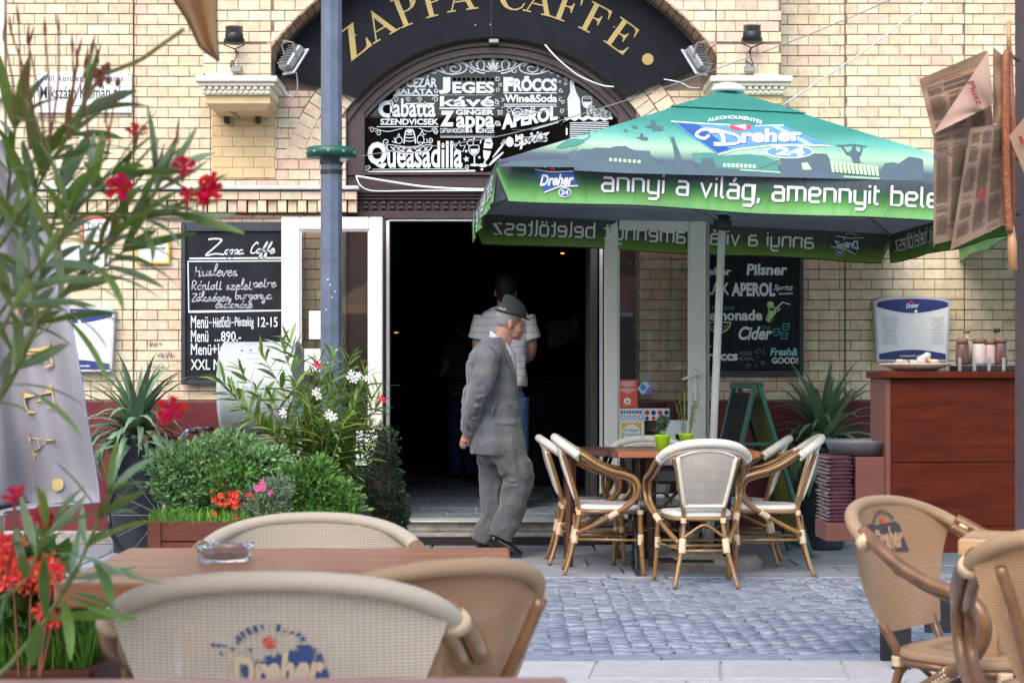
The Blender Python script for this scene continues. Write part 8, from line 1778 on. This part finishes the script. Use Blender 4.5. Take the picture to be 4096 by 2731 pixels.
for i, (px, py, Yk, rr, nn) in enumerate(((545, 540, 3.05, .034, (.1, -.5, .8)), (485, 752, 2.95, .036, (-.1, -1, .15)), (738, 672, 3.0, .030, (.2, -1, .3)), (835, 760, 3.0, .034, (.5, -.8, .3)), (845, 735, 3.0, .030, (-.3, -.8, .6)), (820, 790, 3.0, .026, (0, -1, 0)), (748, 770, 3.0, .020, (.2, -.9, -.4)), (690, 1640, 3.0, .036, (.2, -.9, .4)), (660, 1670, 3.0, .022, (-.3, -.8, 0)), (62, 1990, 3.0, .032, (-.2, -.6, .8)), (165, 2060, 3.0, .026, (-.1, -.8, .5)), (190, 2080, 3.0, .022, (.3, -.8, .1)), (520, 1985, 3.0, .0, (0, -1, 0)))):
    if rr == 0: continue
    rr *= .68; m = MB(); flower5(m, P(px, py, Yk) - OF, rr, nn, i + 40, cup=.55); flower5(m, P(px, py, Yk) - OF + Vector((0, -.004, .002)), rr * .75, nn, i + 90, cup=.7); m.tube([P(px, py, Yk) - OF, P(px - 8, py + 60, Yk + .02) - OF], [.005, .0015], 6); part('blossom', m, REDF, no)
for a, b_ in (((545, 560), (490, 700)), ((738, 690), (640, 760)), ((835, 790), (660, 830)), ((690, 1660), (560, 1780)), ((490, 770), (430, 830)), ((62, 2010), (30, 2300)), ((170, 2080), (140, 2240))): 
    st2 = MB(); st2.tube([P(*a, 3.0) - OF, P((a[0] + b_[0]) / 2 + 10, (a[1] + b_[1]) / 2 - 10, 3.02) - OF, P(*b_, 3.05) - OF], [.0018, .002, .0024], 6); part('flower_stalk', st2, STEMR, no, True)
m = MB(); m.lathe([(.2, 0), (.25, .42), (.26, .45), (.22, .44)], 24); part('pot', m, DARKPOT, no, True)
# ------------------------------------------------------------------ cabinet with its things
YC = 7.0; kc = YC / F; cab = root('service_cabinet', 'dark red wooden service cabinet raised on black legs at the right', 'cabinet', (P(3565, 0, YC).x, YC, 0)); xl = 0; wdt = .70; zt = 1.2 + 15 * kc; z1 = zt - .028; dep = .30; zb = .48
for i, (za, zb_) in enumerate(((z1 - .34, z1 - .002), (z1 - .60, z1 - .342), (zb, z1 - .602))): m = MB(); m.box((wdt / 2, .011, (za + zb_) / 2), (wdt, .022, zb_ - za - .0015), bev=.002); part('front_panel', m, CABW, cab)
m = MB(); m.box((-.012, dep / 2, (z1 + zb) / 2), (.022, dep + .0, z1 - zb), bev=.003); part('side_panel', m, CABS, cab)
m = MB(); m.box((wdt / 2 - .012, dep / 2 - .01, zt - .014), (wdt + .056, dep + .04, .028), bev=.004); part('cabinet_top', m, CABW, cab)
m = MB(); m.box((wdt / 2, dep - .01, (z1 + zb) / 2), (wdt, .02, z1 - zb)); part('back_panel', m, CABS, cab)
zs = P(0, 1828, YC).z; m = MB(); m.box((-.083, .13, (zs + .56) / 2), (.118, .25, zs - .56), bev=.003); part('side_box', m, CABS, cab)
zsh = P(0, 2128, YC).z; m = MB(); m.box((-.205, .13, zsh), (.118, .26, .075), bev=.004); part('side_shelf', m, CABS, cab)
for x in (.05, .60):
    for y in (.04, .26): m = MB(); m.box((x, y, zb / 2), (.075, .035, zb - .002), bev=.003); part('leg', m, IRON, cab)
m = MB(); m.box((.36, .02, P(0, 2455, YC).z), (.44, .02, .155), bev=.003); bp_ = part('black_name_board', m, BLKP, cab)
m = MB(); fb_ = lambda x, y: tuple(P(x, y, YC + .0085) - cab.location); put_text(m, 'BIB)', (3935, 2415, 4062, 2490), fb_, bold=.05); part('board_letters', m, PAPER, bp_)
# stack of folded blankets and tray
bt = root('blanket', None, None)
bpy.data.objects.remove(bt)
random.seed(31); zc0 = zsh + .039; nbk = 17; hb = (P(0, 1825, YC).z - zc0) / nbk; BL1 = M('blanket_burgundy', (.055, .014, .024), .95, .3, 40, .5, 200, stretch=(1, 1, 6), vary=.3); BL2 = M('blanket_fringe', (.17, .15, .155), .95, .3, 60)
for i in range(nbk):
    z = zc0 + hb * i + .0005; X_ = P(3318, 0, YC).x + random.uniform(-.004, .006)
    o = root('blanket', 'folded burgundy blanket, ' + ['lowest on the side shelf', 'second', 'third', 'fourth', 'fifth', 'sixth', 'seventh', 'eighth', 'ninth', 'tenth', 'eleventh', 'twelfth', 'thirteenth', 'fourteenth up from the side shelf', 'third from the top of the stack', 'next to topmost of the stack', 'topmost, directly under the grey tray'][i] + ('' if i in (0, 13, 14, 15, 16) else ' up from the side shelf'), 'blanket', (X_, YC + .02, z), 0, 'folded burgundy blankets stacked on the side shelf')
    m = MB(); rows = []
    for y in (0, .03, .2, .26):
        row = []
        for k in range(14):
            a = 2 * PI * k / 14; hx, hz = .050, hb * .46; row.append((hx + hx * math.copysign(abs(math.cos(a)) ** .5, math.cos(a)), y, hz + .001 + hz * math.copysign(abs(math.sin(a)) ** .9, math.sin(a)) * (1 + .12 * math.sin(k * 2 + i))))
        rows.append(row)
    oo = m.grid(rows, close=True); m.f += [tuple(oo + k for k in range(14))[::-1], tuple(oo + 42 + k for k in range(14))]; m.m += [0, 0]
    part('folded_cloth', m, BL1, o, True); m = MB()
    for k in range(16): y = k * .016; m.tube([(.004, y, hb * .5), (-.006 - random.uniform(0, .008), y + random.uniform(-.004, .004), hb * random.uniform(.15, .7))], .0016, 4)
    part('fringe', m, BL2, o, kind='stuff')
tc_ = P(3468, 1812, YC); m = MB(); m.lathe([(0, 0), (.118, 0), (.136, .048), (.140, .060), (.134, .061), (.128, .05), (.113, .010), (0, .008)], 36, (tc_.x, YC + .16, P(0, 1825, YC).z + .001)); single('serving_tray', 'round dark grey tray on top of the burgundy blanket stack', 'tray', m, M('tray_grey', (.09, .09, .10), .45, .1, 20), (tc_.x, YC + .16, P(0, 1825, YC).z + .001), True)
# plate with leftovers, condiment jars
pl = root('plate', 'shallow white plate with leftovers on the cabinet top', 'plate', (P(3690, 0, YC).x, YC + .12, zt + .0005)); m = MB(); m.lathe([(0, 0), (.075, 0), (.10, .010), (.148, .028), (.150, .033), (.142, .031), (.095, .015), (0, .012)], 36); part('dish', m, M('plate_cream', (.66, .54, .45), .3, .05), pl, True)
random.seed(3)
for k in range(7): m = MB(); a = random.uniform(0, 6); m.box((random.uniform(-.06, .09), random.uniform(-.03, .04), .032 + random.uniform(0, .012)), (.055, .03, .012), rot=Matrix.Rotation(a, 3, 'Z') @ Matrix.Rotation(random.uniform(-.5, .5), 3, 'Y'), bev=.004); part('crust', m, M('crust' + str(k % 2), (.62, .36, .10) if k % 2 else (.62, .50, .36), .7), pl)
for k in range(3): m = MB(); m.ell((.02 + k * .014, 0, .05 + .008 * k), (.018, .016, .014), seg=10); part('foil_cup', m, M('foil', (.65, .65, .66), .25, .1, metal=.8), pl, True)
def jar(px, h, r__, lab, mat, lidm, tall=False, dy=.12):
    c = P(px, 0, YC); o = root('condiment_jar' if not tall else 'oil_bottle', lab, 'jar' if not tall else 'bottle', (c.x, YC + dy, zt + .027), 0, 'glass jars and bottles in the caddy on the cabinet'); m = MB()
    if tall: m.lathe([(r__, 0), (r__, h * .45), (r__ * .5, h * .6), (r__ * .42, h * .92), (r__ * .5, h * .95)], 18)
    else: m.lathe([(r__, 0), (r__ * 1.03, h * .1), (r__ * 1.03, h * .75), (r__ * .85, h * .84)], 18)
    part('glass_body', m, mat, o, True); m = MB(); m.lathe([(r__ * .95 if not tall else r__ * .65, 0), (r__ * .95 if not tall else r__ * .65, .012 if tall else .018), (r__ * .8 if not tall else r__ * .5, .016 if tall else .022)], 18, (0, 0, h * .84 if not tall else h * .95)); part('lid', m, lidm, o, True)
LID = M('cork_lid', (.16, .09, .05), .6); 
jar(3880, .105, .026, 'leftmost brown spice jar with brown lid on the cabinet', M('jar_brown', (.09, .04, .025), .25, .2), LID); jar(3912, .140, .020, 'slim pale bottle between the brown and the clear jar', M('jar_cream', (.50, .40, .28), .25), LID, True, .17); jar(3948, .105, .027, 'pale jar in the middle of the caddy', M('jar_pale', (.46, .38, .34), .2), LID); jar(3992, .10, .022, 'smaller pinkish jar right of the pale jar', M('jar_pink', (.42, .30, .28), .2), LID); jar(4034, .108, .028, 'dark brown jar beside the brown post', MATS['jar_brown'], LID); jar(4040, .145, .021, 'tall dark topped bottle behind the dark brown jar', M('jar_smoke', (.20, .16, .15), .2), BLKP, True, .19)
cd = root('condiment_caddy', 'dark metal caddy tray holding the jars on the cabinet', 'caddy', (P(3975, 0, YC).x, YC + .14, zt + .0005)); m = MB(); m.box((0, 0, .012), (.26, .14, .024), bev=.003); part('tray', m, BLKP, cd)
for k in range(5): m = MB(); m.box((-.12 + k * .06, -.071, .028), (.014, .004, .055), bev=.001); part('bar', m, STEEL, cd)
# ------------------------------------------------------------------ brown post with newspapers on holders
YP = 5.6; ps_ = root('wooden_post', 'mauve-brown painted post along the right edge', 'post', (P(4058, 0, YP + .105).x + .055, YP + .05, 0)); m = MB(); m.box((0, 0, 2.2), (.11, .11, 4.4), bev=.006); part('shaft', m, M('post_mauve', (.085, .052, .052), .55, .2, 8, .1, 60), ps_)
m = MB(); 
for py in (245, 640, 860): c = P(4075, py, YP - .005) - ps_.location; m.tube([c, c + Vector((-.02, -.03, .0)), c + Vector((-.03, -.03, .012))], .004, 6)
part('hook', m, BLKP, ps_)
YN = 5.45; NP_ = M('newsprint', (.27, .17, .105), .9, .12, 5, .1, 30, trans=.15); NPD = M('newsprint_grey', (.19, .13, .09), .9, .15, 5, trans=.15); NI = M('news_ink', (.10, .07, .06), .9, .2); NR = M('news_red', (.20, .025, .03), .9, .1); NT = M('news_text_grey', (.06, .045, .03), .9, .2)
nw = root('newspaper', 'salmon-coloured newspaper hanging from a rattan holder on the brown post', 'newspaper', tuple(P(3850, 600, YN)), 0, 'newspapers on holders hung from the post'); z6 = lambda x, y, d=0: P(3600 + x / 1.494, 100 + y / 1.494, YN + d)
def sheet(corners, dd, mt, lines, seed, bulge=.02):
    """corners: tl, tr, br, bl in the enlarged view; dd depth at each corner"""
    def f(u, v, e=0):
        x = (corners[0][0] * (1 - u) + corners[1][0] * u) * (1 - v) + (corners[3][0] * (1 - u) + corners[2][0] * u) * v; y = (corners[0][1] * (1 - u) + corners[1][1] * u) * (1 - v) + (corners[3][1] * (1 - u) + corners[2][1] * u) * v
        d = (dd[0] * (1 - u) + dd[1] * u) * (1 - v) + (dd[3] * (1 - u) + dd[2] * u) * v; return tuple(z6(x, y, d - bulge * math.sin(PI * u) * (1 - .4 * math.sin(7 * v + seed)) - .006 * math.sin(14 * v + 3 * u + seed) - e))
    m = MB(); m.grid([[f(j / 12, i / 14) for j in range(13)] for i in range(15)]); o = part('page', m, mt, nw, True, w=True); m = MB(); lines(m, lambda u, v: f(u, v, .0016)); part('print', m, [NI, NR, NT], o, w=True, kind='stuff'); return f
def q_(m, f, u0, v0, u1, v1, mt=0):
    n_ = 4; m.grid([[f(u0 + (u1 - u0) * j / n_, v0 + (v1 - v0) * i) for j in range(n_ + 1)] for i in range(2)], mt)
def cols(m, f, seed, n_, u0=.08, u1=.95, v0=.1, v1=.92, head=True):
    rr = random.Random(seed); w_ = (u1 - u0) / n_
    for c in range(n_):
        v = v0; a = u0 + c * w_
        if head: q_(m, f, a, v, a + w_ * .8, v + .022, 0 if c == 0 else 1); v += .045
        while v < v1:
            if rr.random() < .05: v += .03; q_(m, f, a, v, a + w_ * .6, v + .010, rr.choice([0, 2])); v += .025
            q_(m, f, a, v, a + w_ * .86 * rr.uniform(.75, 1), v + .0048, 2); v += .0105
sheet([(113, 325), (520, 152), (560, 640), (195, 660)], (.03, .06, .05, .03), NP_, lambda m, f: (q_(m, f, .08, .12, .9, .128), q_(m, f, .35, .16, .6, .175, 1), q_(m, f, .32, .20, .8, .26, 2), q_(m, f, .32, .28, .7, .33, 2), cols(m, f, 2, 3, v0=.2)), 1)
sheet([(200, 652), (430, 596), (392, 1268), (200, 1312)], (.02, .03, .05, .0), NPD, lambda m, f: (q_(m, f, .02, .20, .36, .235, 0), q_(m, f, .42, .18, .7, .19, 1), q_(m, f, .44, .21, .85, .235, 2), q_(m, f, .3, .86, .75, .875, 0), cols(m, f, 5, 2, head=False, v0=.05)), 2, .03)
sheet([(420, 618), (640, 585), (630, 1190), (300, 1345)], (-.02, .01, .02, -.01), NPD, lambda m, f: (cols(m, f, 8, 3, head=False, v0=.05), q_(m, f, .40, .14, .98, .156, 0), q_(m, f, .05, .40, .2, .50, 0), q_(m, f, .42, .56, .58, .68, 1)), 3, .035)
sheet([(555, 130), (640, 205), (640, 600), (555, 590)], (.02, .02, .02, .02), NP_, lambda m, f: None, 6, .02)
FL_ = sheet([(525, 158), (562, 470), (430, 540), (200, 650)], (-.03, -.02, -.02, .0), M('newsprint_light', (.38, .26, .20), .9, .06, 5, trans=.1), lambda m, f: None, 4, .012)
m = MB(); vs_, fs = text2d('Plusz', .03); m.add([tuple(z6(400 + u * 62 + v * 38 , 345 + u * 140 - v * 12, -.052)) for u, v in vs_], fs); part('headline', m, NR, nw, w=True)
m = MB(); m.tube(smooth_path([z6(650, 165, -.02), z6(630, 220, -.03), z6(632, 600, -.03), z6(640, 1000, -.02), z6(655, 1235, -.01)], 6), .012, 10); m.tube([z6(655, 165, -.01), z6(672, 600, 0), z6(672, 1200, 0)], .010, 8); part('rattan_wrap', m, M('rattan_orange', (.26, .075, .02), .45, .35, 60, .8, 160, coat=.3), nw, True, w=True)
m = MB(); m.tube([z6(650, -20, 0), z6(652, 170, 0)], .008, 8); m.tube([z6(665, 1190, 0), z6(670, 1320, 0), z6(674, 1465, 0)], [.009, .015, .014], 10); part('stick', m, M('stick_wood', (.40, .22, .10), .4, .15, 20), nw, True, w=True)
n2_ = root('newspaper', 'second newspaper at the right edge, only one folded corner showing', 'newspaper', tuple(P(4090, 430, YN)), 0, 'newspapers on holders hung from the post'); m = MB(); m.grid([[tuple(P(4036 + 90 * t, 545 - 110 * t + 0, YN - .08 - .02 * t)), tuple(P(4036 + 45 * t + 6, 560 + 110 * t, YN - .08 - .03 * t)) ] for t in (0, .5, 1, 1.6)]); part('page', m, NP_, n2_, w=True); m = MB(); ribbon(m, [(4078, 545), (4092, 575)], 14, lambda x, y: tuple(P(x, y, YN - .118))); part('print', m, NR, n2_, w=True)
# ------------------------------------------------------------------ hanging corner of a brown parasol overhead
YA = 3.4; cnp = root('brown_parasol', 'hanging tan fabric corner of a parasol at the top edge', 'parasol', tuple(P(800, 0, YA))); AW = M('tan_canvas', (.60, .37, .17), .8, .12, 6, .3, 30, trans=.45); AWE = M('canvas_hem', (.12, .08, .04), .8)
L_ = [(560, -220), (640, -90), (700, 0), (745, 70), (775, 130), (800, 185), (835, 215), (862, 232), (874, 243)]; R_ = [(900, -220), (880, -90), (866, 0), (866, 60), (867, 110), (869, 160), (871, 200), (873, 225), (875, 244)]
m = MB(); rows = [[tuple(P(a[0] + (b_[0] - a[0]) * t / 8, a[1] + (b_[1] - a[1]) * t / 8, YA - .03 * math.sin(t * 1.3 + i * .2) + .02 * t / 8)) for t in range(9)] for i, (a, b_) in enumerate(zip(L_, R_))]; m.grid(rows); part('valance', m, AW, cnp, True, w=True)
m = MB(); m.tube([Vector(r_[0]) for r_ in rows] , .0035, 6); m.tube([Vector(r_[-1]) for r_ in rows], .0025, 6); part('hem', m, AWE, cnp, True, w=True)
c0_ = P(870, -220, YA); m = MB(); apex = Vector((-1.3, 2.1, 2.75)); c1 = Vector((c0_.x, YA, c0_.z)); c2 = Vector((-2.2, YA + .3, c0_.z)); c3 = Vector((c0_.x - .2, .6, c0_.z)); c4 = Vector((-2.4, .7, c0_.z)); m.add([c1, c2, c4, c3, apex], [(0, 1, 4), (1, 2, 4), (2, 3, 4), (3, 0, 4)]); part('canopy', m, AW, cnp, w=True); m = MB(); m.tube([(-1.3, 2.1, 0), (-1.3, 2.1, 2.74)], .025, 10); part('pole', m, OAKT2, cnp, w=True)
# ------------------------------------------------------------------ things beyond the left end, and the street behind the viewer
m = MB(); m.box((-6.4, 17.5, 3), (4.2, 1, 8.0)); ob = root('far_building', 'pale sunlit house front beyond the left corner of the cafe', 'building', (-6.4, 17.5, 0)); m = MB(); m.box((0, 0, 4), (4.2, 1, 8), bev=.02); part('wall', m, M('pale_render', (.75, .68, .52), .8, .06, 2), ob)
for z in (1.4, 4.6): m = MB(); m.box((1.75, -.52, z + .5), (.5, .06, 1.6), bev=.01); w_ = part('window', m, WHITE2, ob); m = MB(); m.box((1.75, -.555, z + .5), (.4, .01, 1.5)); part('pane', m, GLASS, w_)
m = MB(); m.box((1.2, -.55, 3.95), (2.2, .14, .08), bev=.01); part('cornice', m, WHITE2, ob)
op = root('opposite_house', 'red brick house across the lane, seen only as a reflection in the door glass', 'building', (0, -27, 0)); m = MB(); m.box((0, -2, 4.5), (44, 4, 9), bev=.02)
mm_, nt, b = mk('red_brick_far'); tc = N(nt, 'ShaderNodeTexCoord'); bt_ = N(nt, 'ShaderNodeTexBrick'); bt_.inputs['Color1'].default_value = (.42, .11, .055, 1); bt_.inputs['Color2'].default_value = (.34, .09, .05, 1); bt_.inputs['Mortar'].default_value = (.30, .22, .18, 1); bt_.inputs['Scale'].default_value = 1; bt_.inputs['Brick Width'].default_value = .25; bt_.inputs['Row Height'].default_value = .075; bt_.inputs['Mortar Size'].default_value = .01
mp = N(nt, 'ShaderNodeMapping'); mp.inputs['Rotation'].default_value = (PI / 2, 0, 0); nt.links.new(tc.outputs['Object'], mp.inputs[0]); nt.links.new(mp.outputs[0], bt_.inputs[0]); nt.links.new(bt_.outputs[0], b.inputs[0])
part('wall', m, mm_, op)
for i in range(9):
    for z in (1.8, 5.4):
        m = MB(); m.box((-14 + i * 3.5, .02, z + .2), (1.3, .12, 2.1), bev=.02); w_ = part('window', m, WHITE2, op); m = MB(); m.box((-14 + i * 3.5, .085, z + .2), (1.1, .01, 1.9)); part('pane', m, BLKP, w_)
